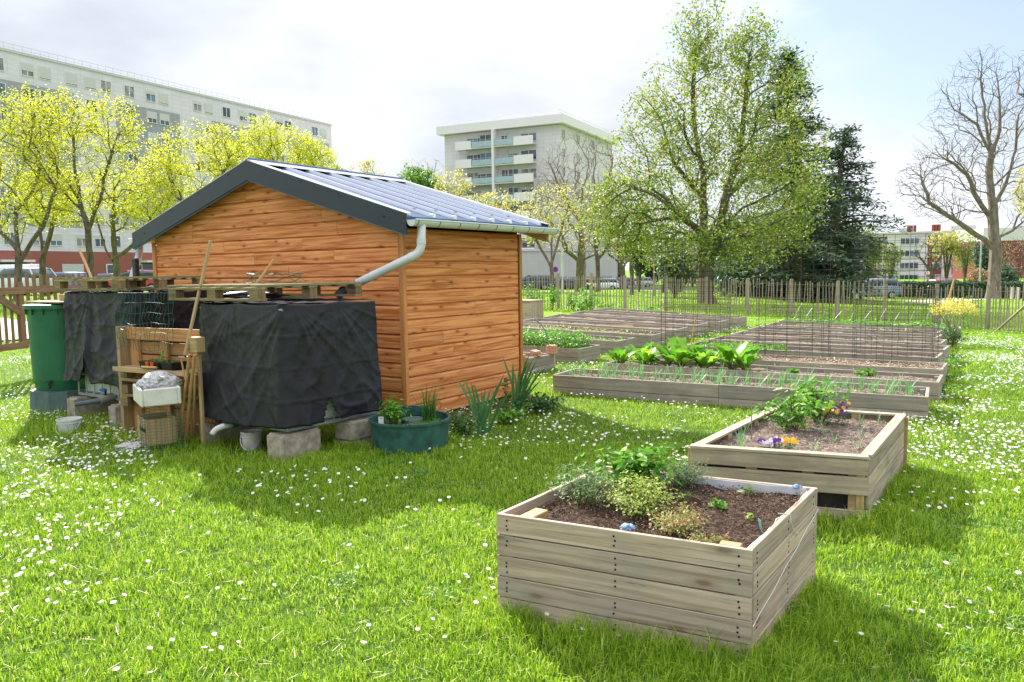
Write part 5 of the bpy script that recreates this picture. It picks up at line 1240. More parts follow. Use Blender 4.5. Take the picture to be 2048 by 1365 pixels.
tree('maple_tree', gb(234, 562, D), 'yellow green maple with mossy multiple trunks behind the shed left eave', [[pa(232, 530, D), pa(228, 490, D), pa(224, 440, D), pa(230, 380, D)], [pa(232, 540, D), pa(205, 480, D), pa(190, 420, D)], [pa(230, 520, D), pa(268, 490, D), pa(300, 450, D)]], [E(250, 390, 95, 70, D, 2), E(300, 420, 60, 40, D, 1)], 620, .009, .18, M['bark_green'], M['lf_yellow'], 9000, .10, .07, .28, 6, group=YG)
D = 44
tree('maple_tree', gb(405, 560, D), 'round yellow maple rising directly behind the shed roof ridge', [[pa(402, 480, D), pa(398, 430, D), pa(395, 380, D)], [pa(400, 440, D), pa(350, 390, D), pa(330, 330, D)], [pa(400, 430, D), pa(440, 370, D), pa(460, 310, D)]], [E(398, 345, 112, 105, D, 3), E(330, 350, 60, 60, D, 1), E(450, 300, 60, 55, D, 1)], 1000, .009, .15, M['bark'], M['lf_yellow'], 14000, .11, .08, .28, 7, group=YG)
tree('maple_tree', gb(585, 560, D+3), 'yellow maple showing above the right hand roof slope', [[pa(585, 470, D+3), pa(583, 400, D+3), pa(580, 340, D+3)], [pa(583, 410, D+3), pa(620, 340, D+3)], [pa(583, 400, D+3), pa(540, 330, D+3)]], [E(575, 310, 70, 65, D+3, 2), E(630, 320, 50, 45, D+3, 1), E(525, 280, 45, 50, D+3, 1)], 700, .009, .18, M['bark'], M['lf_yellow'], 13000, .11, .08, .28, 8, group=YG)
D = 60
tree('small_tree', gb(735, 560, D), 'sparse yellow green treetop above the roof left of the white sky gap', [[pa(735, 480, D), pa(733, 400, D), pa(735, 360, D)]], [E(735, 355, 42, 38, D), E(735, 425, 62, 55, D, 1.5)], 260, .012, .14, M['bark_twig'], M['lf_sparse'], 3400, .18, .12, .4, 9)
tree('small_tree', gb(825, 560, D), 'fresh green treetop just above the roof behind the shed', [[pa(825, 480, D), pa(823, 400, D)]], [E(828, 362, 44, 28, D), E(860, 378, 30, 20, D), E(830, 430, 62, 55, D, 3)], 380, .012, .16, M['bark'], M['lf_green'], 9000, .2, .15, .42, 10)
tree('small_tree', gb(850, 560, 75), 'pale leafless twiggy treetop above the fresh green one', [[pa(850, 480, 75), pa(850, 400, 75)]], [E(845, 345, 55, 32, 75), E(848, 420, 70, 60, 75, 1.5)], 420, .010, .14, M['bark_twig'], M['lf_sparse'], 500, .16, .1, .3, 11)
tree('small_tree', gb(905, 560, 55), 'thin tree with sparse yellow leaves before the tower left corner', [[pa(905, 480, 55), pa(900, 420, 55), pa(895, 380, 55)]], [E(905, 375, 42, 38, 55), E(905, 440, 60, 50, 55, 1.5)], 240, .010, .12, M['bark_twig'], M['lf_sparse'], 3000, .18, .12, .35, 12)
tree('small_tree', gb(985, 560, 58), 'low yellow leafed tree under the tower balconies above the eave', [[pa(985, 490, 58), pa(985, 440, 58)]], [E(985, 418, 62, 34, 58), E(985, 470, 60, 40, 58, 1)], 300, .010, .14, M['bark_twig'], M['lf_sparse'], 3600, .18, .12, .38, 13)
D = 50
tree('small_tree', gb(1104, 585, D), 'young slender tree with pale yellow leaves and a straight trunk by the gutter end', [[pa(1104, 560, D), pa(1103, 525, D), pa(1103, 490, D), pa(1105, 440, D)], [pa(1103, 535, D), pa(1080, 495, D), pa(1065, 460, D)], [pa(1103, 530, D), pa(1118, 480, D), pa(1130, 430, D)]], [E(1100, 425, 72, 62, D, 2), E(1075, 460, 40, 40, D, 1)], 420, .010, .13, M['bark_twig'], M['lf_sparse'], 3600, .14, .09, .3, 14, step=.35)
D = 66
tree('bare_tree', gb(1158, 580, D), 'thick pollarded trunk tree with brown bare twigs before the tower', [[pa(1159, 555, D), pa(1160, 525, D), pa(1160, 490, D), pa(1160, 440, D)], [pa(1160, 522, D), pa(1135, 505, D), pa(1125, 470, D)], [pa(1160, 522, D), pa(1190, 510, D), pa(1200, 480, D)]], [E(1160, 425, 80, 75, D, 2), E(1150, 480, 60, 30, D, 1)], 520, .011, .36, M['bark_green'], M['lf_sparse'], 1600, .16, .1, .3, 15)
D = 82
tree('bare_tree', gb(1165, 582, D), 'wide bare brown tree standing against the tower facade', [[pa(1165, 520, D), pa(1163, 440, D), pa(1165, 370, D)], [pa(1165, 450, D), pa(1120, 380, D), pa(1100, 330, D)], [pa(1165, 450, D), pa(1210, 380, D), pa(1225, 330, D)]], [E(1160, 345, 95, 88, D, 2), E(1200, 330, 55, 60, D, 1), E(1110, 370, 50, 60, D, 1)], 1500, .011, .35, M['bark_twig'], M['lf_bud'], 2200, .12, .08, .25, 16, kpl=.2)
D = 56
tree('bare_tree', gb(1196, 584, D), 'dark forked tree with few leaves left of the big chestnut', [[pa(1196, 555, D), pa(1196, 520, D), pa(1190, 480, D), pa(1185, 440, D)], [pa(1196, 525, D), pa(1215, 490, D), pa(1228, 450, D)]], [E(1200, 440, 60, 65, D)], 380, .010, .17, M['bark'], M['lf_bud'], 900, .14, .1, .3, 17)
D = 88
tree('bare_tree', gb(1246, 580, D), 'low dark trunk tree half hidden by the chestnut leaves', [[pa(1246, 555, D), pa(1244, 530, D), pa(1240, 510, D)], [pa(1244, 530, D), pa(1225, 515, D)], [pa(1244, 535, D), pa(1262, 515, D)]], [E(1244, 490, 42, 36, D)], 160, .012, .3, M['bark'], None, 0, seed=18)
D = 47
tree('small_tree', gb(1264, 588, D), 'slim straight trunk under the left side of the chestnut crown', [[pa(1264, 560, D), pa(1263, 520, D), pa(1260, 470, D)]], [E(1262, 450, 45, 40, D)], 120, .010, .13, M['bark'], M['lf_green'], 900, .16, .1, .3, 19)
tree('small_tree', gb(1328, 588, 52), 'thin greyish trunk behind the wooden pole under the chestnut', [[pa(1328, 560, 52), pa(1326, 510, 52)]], [E(1328, 480, 40, 40, 52)], 80, .010, .10, M['bark'], M['lf_green'], 600, .16, .1, .3, 20)
# the big chestnut
D = 31
cb = gb(1418, 606, D)
tree('chestnut_tree', cb, 'huge spreading chestnut tree in fresh green leaf behind the paling fence', [
 [pa(1412, 590, D), pa(1412, 540, D), pa(1410, 480, D), pa(1408, 420, D), pa(1405, 340, D), pa(1390, 260, D), pa(1385, 170, D), pa(1395, 80, D)],
 [pa(1412, 520, D), pa(1436, 490, D-.4), pa(1450, 400, D-.6), pa(1480, 300, D), pa(1490, 200, D), pa(1500, 110, D)],
 [pa(1410, 470, D), pa(1360, 430, D-1), pa(1310, 390, D-1.5), pa(1250, 360, D-1.5)],
 [pa(1406, 400, D), pa(1350, 330, D+1), pa(1320, 240, D+1), pa(1300, 180, D+1)],
 [pa(1440, 470, D-.4), pa(1500, 440, D-1.5), pa(1560, 420, D-2)],
 [pa(1450, 400, D), pa(1520, 330, D+.6), pa(1590, 290, D+1)],
 [pa(1412, 500, D), pa(1390, 450, D+2), pa(1330, 430, D+3)],
 [pa(1412, 490, D), pa(1430, 440, D-2.5), pa(1400, 410, D-4)]],
 [E(1420, 400, 225, 125, D, 6, 190), E(1405, 235, 160, 135, D, 3.6, 120), E(1400, 75, 62, 80, D, 1.2, 60), E(1500, 90, 50, 70, D, .8, 50), E(1520, 190, 110, 135, D, 2.4, 100), E(1580, 350, 95, 130, D, 2.2, 80), E(1270, 430, 95, 90, D, 2, 90), E(1500, 480, 130, 55, D, 1.4, 120), E(1300, 270, 80, 90, D, 1.3), E(1400, 500, 170, 45, D, 1.6, 150), E(1225, 430, 70, 80, D, 1.4, 70)],
 2700, .009, .34, M['bark'], M['lf_chest'], 38000, .15, .075, .42, 21, step=.5, hollow=.3, droop=.1, wob=.05, kpl=.16)
# conifers behind
D = 39
def conifer(base, label, top, halfw, spans, seed, D, n, mat, asym=None, lsz=.34):
    rng = np.random.RandomState(seed); random.seed(seed); th = thing('conifer_tree', base, label, 'tree'); mb = MB(); H_ = top[2]-base.z
    mb.tube([base-Vector((0, 0, .2)), base+Vector((0, 0, H_*.5)), Vector(top)], [.38, .22, .03], 9); ml = MB()
    for k in range(n):
        f = (k+rng.rand())/n; z = base.z+H_*(.07+.93*f); a = rng.rand()*6.283; w = halfw(f)*rng.uniform(.6, 1.08)
        if asym and math.cos(a) > .3: w *= asym(f)
        d = Vector((math.cos(a), math.sin(a), 0)); p = Vector((base.x, base.y, z)).lerp(Vector((top[0], top[1], z)), f); pts = [p.copy()]; dr = (d+Vector((0, 0, .25))).normalized()
        m = 9
        for i in range(m): p = p+dr*w/m; dr = (dr-Vector((0, 0, .10))+Vector((rng.normal(0, .05), rng.normal(0, .05), .045*i*.3))).normalized(); pts.append(p.copy())
        mb.tube(pts, [.05*(1-i/(m+1))+.008 for i in range(m+1)], 3, cap=False)
        sd = d.cross(Vector((0, 0, 1)))
        for i in range(1, m+1):
            c = pts[i]
            for q in range(int(3+w*2.6)):
                o = sd*rng.normal(0, .10+.10*w*(1-i/m*.5))+d*rng.normal(0, .16)+Vector((0, 0, rng.normal(-.06, .12))); ml.leaf(c+o, (rng.normal(0, .5), rng.normal(0, .5), 1), lsz*rng.uniform(.6, 1.2), lsz*.32)
    mb.build('trunk', M['bark'], th); ml.build('foliage', M[mat], th); return th
b0 = gb(1590, 590, D)
conifer(b0, 'tall dark green conifer rising behind the right side of the chestnut', pa(1572, 100, D), lambda f: (4.3*(1-f)**.75+.25)*(1 if f > .08 else .8), None, 31, D, 170, 'lf_conif')
b0 = gb(1668, 592, D+2)
conifer(b0, 'broad dark conifer with long level branches right of the chestnut', pa(1690, 255, D+2), lambda f: 3.0*(1-f)**.5+.4, None, 32, D+2, 110, 'lf_conif', lambda f: 1.25 if .3 < f < .55 else .85)
th = thing('conifer_tree', gb(1530, 592, 44), 'dense dark evergreen filling the gap under the chestnut crown', 'tree')
rng = np.random.RandomState(5); ml = MB()
for k in range(15000):
    v = rng.normal(0, 1, 3); v /= np.linalg.norm(v); c = Vector(pa(1540+rng.uniform(-80, 150), 545+rng.uniform(-75, 40), 44))+Vector(v)*rng.uniform(.3, 1.8)
    if c.z > tz(c): ml.leaf(c, rng.normal(0, 1, 3), .42*rng.uniform(.6, 1.2), .17)
ml.build('foliage', M['lf_conif'], th); mb = MB(); mb.tube([th.location, th.location+Vector((0, 0, 4))], [.3, .12], 8); mb.build('trunk', M['bark'], th)
def bushy(name, x, y, rx, ry, D, n, mat, label, ls=.3, lw=None, seed=1, cat='bush', low=True, trunk=.1):
    rng = np.random.RandomState(seed); random.seed(seed); c = Vector(pa(x, y, D)); g = tz(c); th = thing(name, (c.x, c.y, g), label, cat); ml = MB(); R = (rx*D/1530, rx*D/1530*.8, ry*D/1530)
    K = [(rng.normal(0, 1, 3), rng.uniform(.22, .42)) for _ in range(22)]; K = [(v/np.linalg.norm(v)*rng.uniform(.3, .85), r) for v, r in K]
    for k in range(n):
        v, r = K[rng.randint(len(K))]; u = rng.normal(0, 1, 3); u = u/np.linalg.norm(u)*r*rng.uniform(.4, 1)**.5; q = (v+u)*R; p = c+Vector(q)
        if p.z > g+.03: ml.leaf(p, rng.normal(0, 1, 3)+np.array([0, 0, .4]), ls*rng.uniform(.6, 1.2), (lw or ls*.5))
    ml.build('foliage', M[mat], th); mb = MB()
    for v, r in K[:12]: mb.tube([(c.x, c.y, g), c+Vector(v*np.array(R))*.5, c+Vector(v*np.array(R))], [trunk, trunk*.5, .01], 4, cap=False)
    mb.build('branches', M['bark'], th); return th
bushy('shrub', 1350, 535, 48, 48, 42, 4200, 'lf_grey', 'grey green shrub under the chestnut behind the fence', .2, seed=41)
bushy('shrub', 1278, 505, 34, 42, 62, 2200, 'lf_conif', 'dark evergreen shrub behind the slim trunk left of the chestnut', .3, seed=42)
bushy('shrub', 1660, 560, 55, 45, 46, 3000, 'lf_conifb', 'brownish green conifer bush low beside the red brick house', .3, seed=43)
bushy('shrub', 1695, 500, 45, 55, 50, 2600, 'lf_conifb', 'drooping brownish conifer left of the red brick house', .3, .09, seed=44)
# bare plane tree on the right
D = 47
pb = gb(1984, 604, D)
tree('plane_tree', pb, 'big bare plane tree with pale trunk on the right', [
 [pa(1985, 585, D), pa(1989, 545, D), pa(1991, 505, D), pa(1988, 470, D), pa(1984, 430, D), pa(1980, 360, D), pa(1980, 300, D), pa(1968, 230, D), pa(1962, 160, D), pa(1966, 105, D)],
 [pa(1991, 500, D), pa(1970, 480, D), pa(1930, 455, D), pa(1895, 430, D-.5), pa(1858, 405, D-.5), pa(1845, 370, D-.5), pa(1838, 320, D-.5)],
 [pa(1984, 440, D), pa(1955, 400, D), pa(1935, 350, D), pa(1895, 320, D), pa(1850, 315, D)],
 [pa(1986, 460, D), pa(1970, 425, D+.5), pa(1930, 420, D+1), pa(1905, 430, D+1)],
 [pa(1984, 420, D), pa(2010, 370, D), pa(2030, 300, D), pa(2035, 230, D)],
 [pa(1980, 330, D), pa(2000, 260, D), pa(1998, 180, D), pa(1990, 130, D)],
 [pa(1980, 310, D), pa(1955, 250, D), pa(1910, 220, D), pa(1885, 180, D)],
 [pa(1988, 480, D), pa(2025, 460, D+.5), pa(2060, 430, D+.5)],
 [pa(1982, 380, D), pa(2020, 340, D-1), pa(2070, 320, D-1)]],
 [E(1960, 210, 95, 120, D, 3), E(1890, 350, 90, 75, D, 2.2), E(1840, 370, 55, 55, D, 1), E(2040, 280, 85, 120, D, 2), E(2060, 400, 60, 60, D, 1), E(1930, 300, 110, 110, D, 1.5), E(1900, 420, 80, 28, D, .8)],
 4300, .0078, .36, M['bark_lt'], None, 0, seed=22, step=.5, hollow=.25, wob=.12, kpl=.16, lift=.12)
tree('bare_tree', gb(2110, 600, 40), 'bare twigs entering at the top right edge from a tree outside the frame', [[pa(2110, 500, 40), pa(2105, 350, 40), pa(2090, 220, 40)]], [E(2075, 150, 48, 75, 40)], 300, .010, .2, M['bark_twig'], None, 0, seed=23)
tree('small_tree', gb(2100, 610, 34), 'yellow leafed branches reaching in at the right edge', [[pa(2100, 520, 34), pa(2090, 430, 34)]], [E(2085, 385, 48, 62, 34)], 220, .010, .15, M['bark'], M['lf_sparse'], 2600, .16, .1, .3, 24)
D = 110
tree('small_tree', gb(1862, 590, 80), 'dark fan shaped tree with golden crown before the white building', [[pa(1862, 565, 80), pa(1862, 540, 80), pa(1862, 500, 80)], [pa(1862, 545, 80), pa(1840, 515, 80), pa(1832, 490, 80)], [pa(1862, 545, 80), pa(1882, 510, 80), pa(1892, 485, 80)]], [E(1862, 505, 42, 42, 80)], 260, .014, .28, M['bark'], None, 0, seed=25)
bushy('small_tree', 1895, 485, 48, 32, 110, 2000, 'lf_sparse', 'golden green tree crown before the white apartment block', .42, seed=45, cat='tree')
bushy('small_tree', 1738, 500, 42, 62, 95, 2600, 'lf_willow', 'pale green birch behind the left side of the tall wire mesh', .34, seed=46, cat='tree')
bushy('small_tree', 1782, 520, 30, 50, 105, 1600, 'lf_willow', 'thin green birch between the brick house and the white building', .34, seed=47, cat='tree')
bushy('small_tree', 1932, 500, 34, 62, 110, 2200, 'lf_willow', 'weeping pale green tree left of the plane tree trunk', .34, .12, seed=48, cat='tree')
bushy('conifer_tree', 1965, 530, 30, 58, 92, 2400, 'lf_conif', 'small dark conifer just left of the plane tree trunk', .36, seed=49, cat='tree')
bushy('shrub', 1955, 560, 26, 26, 80, 900, 'lf_bud', 'small golden brown shrub before the dark conifer', .3, seed=50)
tree('bare_tree', gb(2030, 598, 72), 'round brown leafless tree right of the plane tree trunk', [[pa(2030, 570, 72), pa(2030, 540, 72)]], [E(2030, 520, 50, 50, 72)], 500, .016, .25, M['bark_twig'], M['lf_bud'], 800, .16, .1, .3, 26)
bushy('shrub', 2010, 560, 30, 35, 66, 1500, 'lf_conif', 'dark evergreen bush behind the plane tree trunk at the right', .3, seed=51)
for k, (x, y, rx, ry, DD, mt, l) in enumerate(((1225, 545, 26, 22, 118, 'lf_grey', 'dull green shrub behind the far parked cars beside the low block'), (1300, 540, 34, 26, 120, 'lf_conif', 'dark evergreen mass behind the wooden pole'), (1385, 548, 50, 26, 110, 'lf_grey', 'grey green thicket seen behind the chestnut trunk'), (1470, 555, 50, 26, 90, 'lf_conif', 'dark thicket right of the chestnut trunk'), (1240, 500, 30, 30, 130, 'lf_bud', 'brown twiggy crown left of the dark evergreen mass'), (1610, 560, 60, 28, 75, 'lf_conif', 'dark shade loving shrub under the conifers'), (1345, 500, 46, 30, 125, 'lf_grey', 'far grey green crown above the thicket behind the chestnut'))):
    bushy('shrub', x, y, rx, ry, DD, 1500, mt, l, .5, seed=60+k)
# hedge, far tree masses
def hedge(a, b, w, h, mat, label, n, ls=.16):
    a, b = Vector(a), Vector(b); d = (b-a); L = d.length; d.normalize(); nn = Vector((-d.y, d.x, 0)); mb = MB(); rng = np.random.RandomState(3)
    for _ in range(n):
        s_ = rng.rand()*L; f = rng.randint(3); p = a+d*s_; g = tz(p); wob = .06*noise.noise(Vector((s_*.8, 0, 0)))
        if f == 0: q = p+nn*(-w/2)+Vector((0, 0, g+rng.rand()*h))
        elif f == 1: q = p+nn*rng.uniform(-w/2, w/2)+Vector((0, 0, g+h+wob))
        else: q = p+nn*rng.uniform(-w/2, w/2)+Vector((0, 0, g+rng.rand()*h))
        q.z = q.z-p.z if False else g+(q.z-g-p.z if False else (q.z-g)); mb.leaf(Vector((q.x, q.y, q.z)), rng.normal(0, 1, 3), ls*rng.uniform(.6, 1.3), ls*.6)
    return mb.build('hedge', M[mat], label=label, cat='hedge')
ha, hb2 = gb(1795, 597, 64), gb(2120, 597, 55); ha.z = hb2.z = 0
hedge(ha, hb2, 1.0, 1.15, 'lf_conif', 'clipped dark green hedge along the road at the right', 9000, .22)
ha, hb2 = gb(1690, 597, 66), gb(1800, 597, 66); ha.z = hb2.z = 0
hedge(ha, hb2, .8, .9, 'lf_conif', 'low hedge behind the blue grey car', 2200, .2)
# ================================================================ buildings
def panelm(name, c1, c2, px, pz, line=.75, rough=.6):
    m, t, b = mat_base(name, rough, .3); uv = N(t, 'ShaderNodeUVMap').outputs[0]; br = N(t, 'ShaderNodeTexBrick'); br.offset = 0; br.inputs['Scale'].default_value = 1
    br.inputs['Brick Width'].default_value = px; br.inputs['Row Height'].default_value = pz; br.inputs['Mortar Size'].default_value = .02; br.inputs['Color1'].default_value = (*c1, 1); br.inputs['Color2'].default_value = (*c2, 1); br.inputs['Mortar'].default_value = (*[x*line for x in c1], 1)
    t.links.new(uv, br.inputs[0]); o = N(t, 'ShaderNodeTexCoord').outputs['Object']; mu = N(t, 'ShaderNodeMixRGB', blend_type='MULTIPLY'); mu.inputs[0].default_value = .8
    t.links.new(br.outputs[0], mu.inputs[1]); t.links.new(ramp(t, [(.86, .86, .86), (1.04, 1.04, 1.04)], noi(t, .35, 5, o)), mu.inputs[2]); t.links.new(mu.outputs[0], b.inputs['Base Color']); return m
M['clad_white'] = panelm('clad_white', (.68, .64, .69), (.73, .69, .74), 1.4, .55, .82); M['clad_grey'] = panelm('clad_grey', (.34, .34, .37), (.37, .37, .40), .3, 2.7, .88); M['brickwall'] = panelm('brickwall', (.36, .13, .10), (.31, .11, .08), .25, .08, .9, .85)
M['clad_low'] = panelm('clad_low', (.52, .49, .50), (.55, .52, .53), .4, 2.8, .9); M['redbrown'] = panelm('redbrown', (.24, .065, .05), (.21, .055, .04), .25, .08, .9, .85)
M['winglass'] = plain('winglass', (.05, .075, .11), .1, .5, .8, .7); M['wincurt'] = plain('wincurt', (.26, .26, .25), .3, .4, 1.5, .5); M['winblue'] = plain('winblue', (.10, .16, .24), .12, .4, 1, .7); M['shutter'] = plain('shutter', (.55, .55, .53), .6, .05); M['balc'] = plain('balc', (.78, .73, .76), .6, .04); M['balc_glass'] = plain('balc_glass', (.34, .46, .50), .2, .06, 2, .6); M['slab'] = plain('slab', (.56, .53, .54), .8, .06); M['garage'] = plain('garage', (.24, .31, .38), .6, .05); M['concrete_w'] = plain('concrete_w', (.62, .59, .56), .8, .08, 2)
class Face:                                                # vertical facade plane: s along, z up, out outwards
    def __init__(f, a, b): f.a = Vector((a[0], a[1], 0)); d = Vector((b[0]-a[0], b[1]-a[1], 0)); f.L = d.length; f.d = d.normalized(); f.n = Vector((f.d.y, -f.d.x, 0))
    def p(f, s, z, o=0): return f.a+f.d*s+f.n*o+Vector((0, 0, z))
    def rect(f, mb, s0, s1, z0, z1, o=0, m=0): mb.add([f.p(s0, z0, o), f.p(s1, z0, o), f.p(s1, z1, o), f.p(s0, z1, o)], [(0, 1, 2, 3)], [[(s0, z0), (s1, z0), (s1, z1), (s0, z1)]], m)
    def slab(f, mb, s0, s1, z0, z1, o0, o1, m=0):
        mb.hexa([f.p(s0, z0, o1), f.p(s1, z0, o1), f.p(s1, z0, o0), f.p(s0, z0, o0), f.p(s0, z1, o1), f.p(s1, z1, o1), f.p(s1, z1, o0), f.p(s0, z1, o0)], m)
def window(F, s, z, w, h, parent, shut=0, o=0):
    mb = MB(); t_ = .07
    F.slab(mb, s, s+w, z, z+t_, o+.0, o+.09); F.slab(mb, s, s+w, z+h-t_, z+h, o+.0, o+.09); F.slab(mb, s, s+t_, z+t_, z+h-t_, o+.0, o+.09); F.slab(mb, s+w-t_, s+w, z+t_, z+h-t_, o+.0, o+.09); F.slab(mb, s+w/2-.04, s+w/2+.04, z+t_, z+h-t_, o, o+.085)
    wn = mb.build('window', M['white'], parent); mb = MB(); F.rect(mb, s+t_, s+w-t_, z+t_, z+h-t_, o+.03); mb.build('pane', M[random.choice(('winglass', 'winglass', 'wincurt', 'winblue'))], wn)
    if shut > 0: mb = MB(); F.slab(mb, s+.03, s+w-.03, z+h*(1-shut), z+h-.03, o+.04, o+.11); mb.build('shutter', M['shutter'], wn)
    return wn
# long slab on the left
A0 = AT(-330, 500, 72); A1 = AT(671, 500, 132); F = Face((A0.x, A0.y), (A1.x, A1.y)); ztop = 26.6
slabb = thing('apartment_block', F.p(F.L/2, .5), 'very long nine storey white and grey apartment block with red brick ground floor', 'building')
mb = MB(); g0 = -.6; zb, zf = 4.7, ztop-3.1
for a, b, m in ((g0, zb, 1), (zb, 7.5, 0), (zf, ztop, 0)): F.rect(mb, 0, F.L, a, b, 0, m)
segs = []; x = 0; k = 0
while x < F.L:
    w = 9.5 if k % 2 == 0 else 5.2; segs.append((x, min(F.L, x+w), k % 2)); x += w; k += 1
for a, b, q in segs: F.rect(mb, a, b, 7.5, zf, 0, 2 if q == 0 else 0)
mb.build('facade', [M['clad_white'], M['brickwall'], M['clad_grey']], slabb)
mb = MB(); n = F.n*-1; P = [F.p(0, g0, -.02), F.p(F.L, g0, -.02)]
mb.hexa([F.p(0, g0, -.03), F.p(F.L, g0, -.03), F.p(F.L, g0, -13), F.p(0, g0, -13), F.p(0, ztop-.01, -.03), F.p(F.L, ztop-.01, -.03), F.p(F.L, ztop-.01, -13), F.p(0, ztop-.01, -13)]); mb.build('body', M['clad_white'], slabb)
mb = MB(); F.slab(mb, -.1, F.L+.1, ztop, ztop+.28, -13.1, .12); rf = mb.build('roof_edge', M['slab'], slabb)
mb = MB(); 
for i in range(70): s_ = F.L*i/69; mb.tube([F.p(s_, ztop+.28, -.8), F.p(s_, ztop+1.15, -.8)], .025, 3)
for zz in (.75, 1.15): mb.tube([F.p(0, ztop+zz, -.8), F.p(F.L, ztop+zz, -.8)], .022, 3)
mb.build('roof_railing', M['steel'], rf)
wx = []
def s_at(px):       # position on the facade seen at that column
    d = ray(px, 300); t = (F.a-Vector(OR)).dot(F.n)/Vector(d).dot(F.n); q = Vector(OR+d*t); return (q-F.a).dot(F.d)
for px in (5, 64, 98, 150, 187, 218, 264, 306, 331, 398, 420, 455, 488, 507, 560, 577, 630, 647): wx.append(s_at(px))
random.seed(91); cnt = 0
for r in range(9):
    z = ztop-2.25-r*2.72
    if z < 4.9: break
    for s_ in wx:
        if cnt >= 100: break
        if r >= 4 and s_ > s_at(300): continue
        window(F, s_-.65, z, 1.45, 1.45, slabb, random.choice((0, 0, .35, .6, .9))); cnt += 1
for px, pw in ((28, 1.4), (60, 1.4), (208, 1.4), (262, 1.2), (130, 2.6)):
    s_ = s_at(px); mb = MB(); z = 1.3; F.slab(mb, s_-pw/2, s_+pw/2, z, z+1.9, .0, .06); F.slab(mb, s_-pw/2-.1, s_+pw/2+.1, z-.15, z, 0, .12); mb.build('ground_window', M['shutter'] if pw > 2 else M['white'], slabb)
    if pw < 2: mb = MB(); F.rect(mb, s_-pw/2+.12, s_+pw/2-.12, z+.12, z+1.78, .065); mb.build('ground_pane', M['winglass'], slabb)
for px in (5, 290):
    s_ = s_at(px); mb = MB(); F.slab(mb, s_-1.8, s_+1.8, 3.4, 3.65, 0, 1.6); mb.build('entrance_canopy', M['white'], slabb); mb = MB(); F.rect(mb, s_-1.4, s_+1.4, g0+.5, 3.2, .05); mb.build('entrance', M['glass'], slabb)
# darker block beyond it
F2_ = Face(AT(668, 500, 150)[:2], AT(716, 500, 165)[:2]); fb2 = thing('apartment_block', F2_.p(2, 0), 'grey block with curved metal roof just beyond the long slab', 'building')
mb = MB(); mb.hexa([F2_.p(-4, -1, 0), F2_.p(F2_.L, -1, 0), F2_.p(F2_.L, -1, -12), F2_.p(-4, -1, -12), F2_.p(-4, 20.6, 0), F2_.p(F2_.L, 20.6, 0), F2_.p(F2_.L, 20.6, -12), F2_.p(-4, 20.6, -12)]); mb.build('walls', M['clad_grey'], fb2)
mb = MB(); mb.hexa([F2_.p(-4, 20.62, .2), F2_.p(F2_.L+.2, 20.62, .2), F2_.p(F2_.L+.2, 20.62, -12), F2_.p(-4, 20.62, -12), F2_.p(-4, 23.4, -1), F2_.p(F2_.L-1, 23.2, -1), F2_.p(F2_.L-1, 23.2, -11), F2_.p(-4, 23.4, -11)]); mb.build('roof', plain('zinc', (.27, .29, .30), .6, .12, 2), fb2)
# tower with balconies
PL, PC, PR = AT(894, 500, 122), AT(1122, 500, 114), AT(1225, 500, 133)
TL_, TR_ = Face(PL[:2], PC[:2]), Face(PC[:2], PR[:2]); zt = 22.9; gz = -1.6
tow = thing('tower_block', (PC.x, PC.y, gz), 'white apartment tower with blue glass balconies behind the shed', 'building')
zs = 15.0
mb = MB()
for FF in (TL_, TR_): FF.rect(mb, 0, FF.L, zs, zt, 0, 0); FF.rect(mb, 0, FF.L, gz, zs, 0, 1)
mb.build('facade', [M['clad_white'], M['clad_low']], tow)
mb = MB(); P = [PL, PC, PR, PL+(PR-PC)]; P = [Vector((p.x, p.y, 0)) for p in P]; c = sum(P, Vector())/4; P2 = [c+(p-c)*.998 for p in P]
mb.prism([p+Vector((0, 0, gz)) for p in P2], (0, 0, zt-gz-.02)); mb.build('body', M['clad_white'], tow)
mb = MB(); P3 = [p+(p-c).normalized()*1.3 for p in P]; mb.prism([p+Vector((0, 0, zt+.05)) for p in P3], (0, 0, 1.25)); rf = mb.build('roof_slab', M['balc'], tow)
mb = MB(); 
for i in range(4):
    a, b = P3[i], P3[(i+1) % 4]
    for z in (1.9, 2.25): mb.tube([a.lerp(c, .12)+Vector((0, 0, zt+z)), b.lerp(c, .12)+Vector((0, 0, zt+z))], .03, 3)
mb.build('roof_railing', M['steel'], rf)
sL = lambda px: (px-894)/(1122-894)*TL_.L
storeys = [zt-2.75*k-2.55 for k in range(9)]
for k, z in enumerate(storeys):
    if z < gz+2: continue
    o0 = .02
    mb = MB(); TL_.slab(mb, sL(940), sL(1078), z-.12, z+.05, 0, 1.35); bs_ = mb.build('balcony_slab', M['slab'], tow)
    for (a, b) in ((925, 957), (1041, 1078)):
        mb = MB(); TL_.slab(mb, sL(a), sL(b), z-.15, z+1.15, 1.3, 1.42); TL_.slab(mb, sL(a), sL(a)+.1, z-.15, z+1.15, .03, 1.3); mb.build('balcony_panel', M['balc'], bs_)
    for (a, b) in ((958, 997), (1003, 1040)):
        mb = MB(); TL_.slab(mb, sL(a), sL(b), z+.12, z+.95, 1.28, 1.32); gg = mb.build('balcony_glass', M['balc_glass'], bs_); mb = MB(); mb.tube([TL_.p(sL(a), z+1.15, 1.3), TL_.p(sL(b), z+1.15, 1.3)], .03, 4); mb.build('balcony_rail', M['steel'], gg)
    for (a, w) in ((940, 2.4), (962, 2.9), (1010, 1.2), (1022, 1.8), (1048, 2.6)): window(TL_, sL(a), z+.5 if a in (940, 1048) else z+.12, w, 1.5 if a in (940, 1048) else 2.0, tow, .9 if random.random() < .2 else (.25 if random.random() < .5 else 0), .02)
    for s_ in (.5, 6.0, 12.): 
        if k < 7: window(TR_, s_, z+.6, 1.2, 1.4, tow, 0, .02)
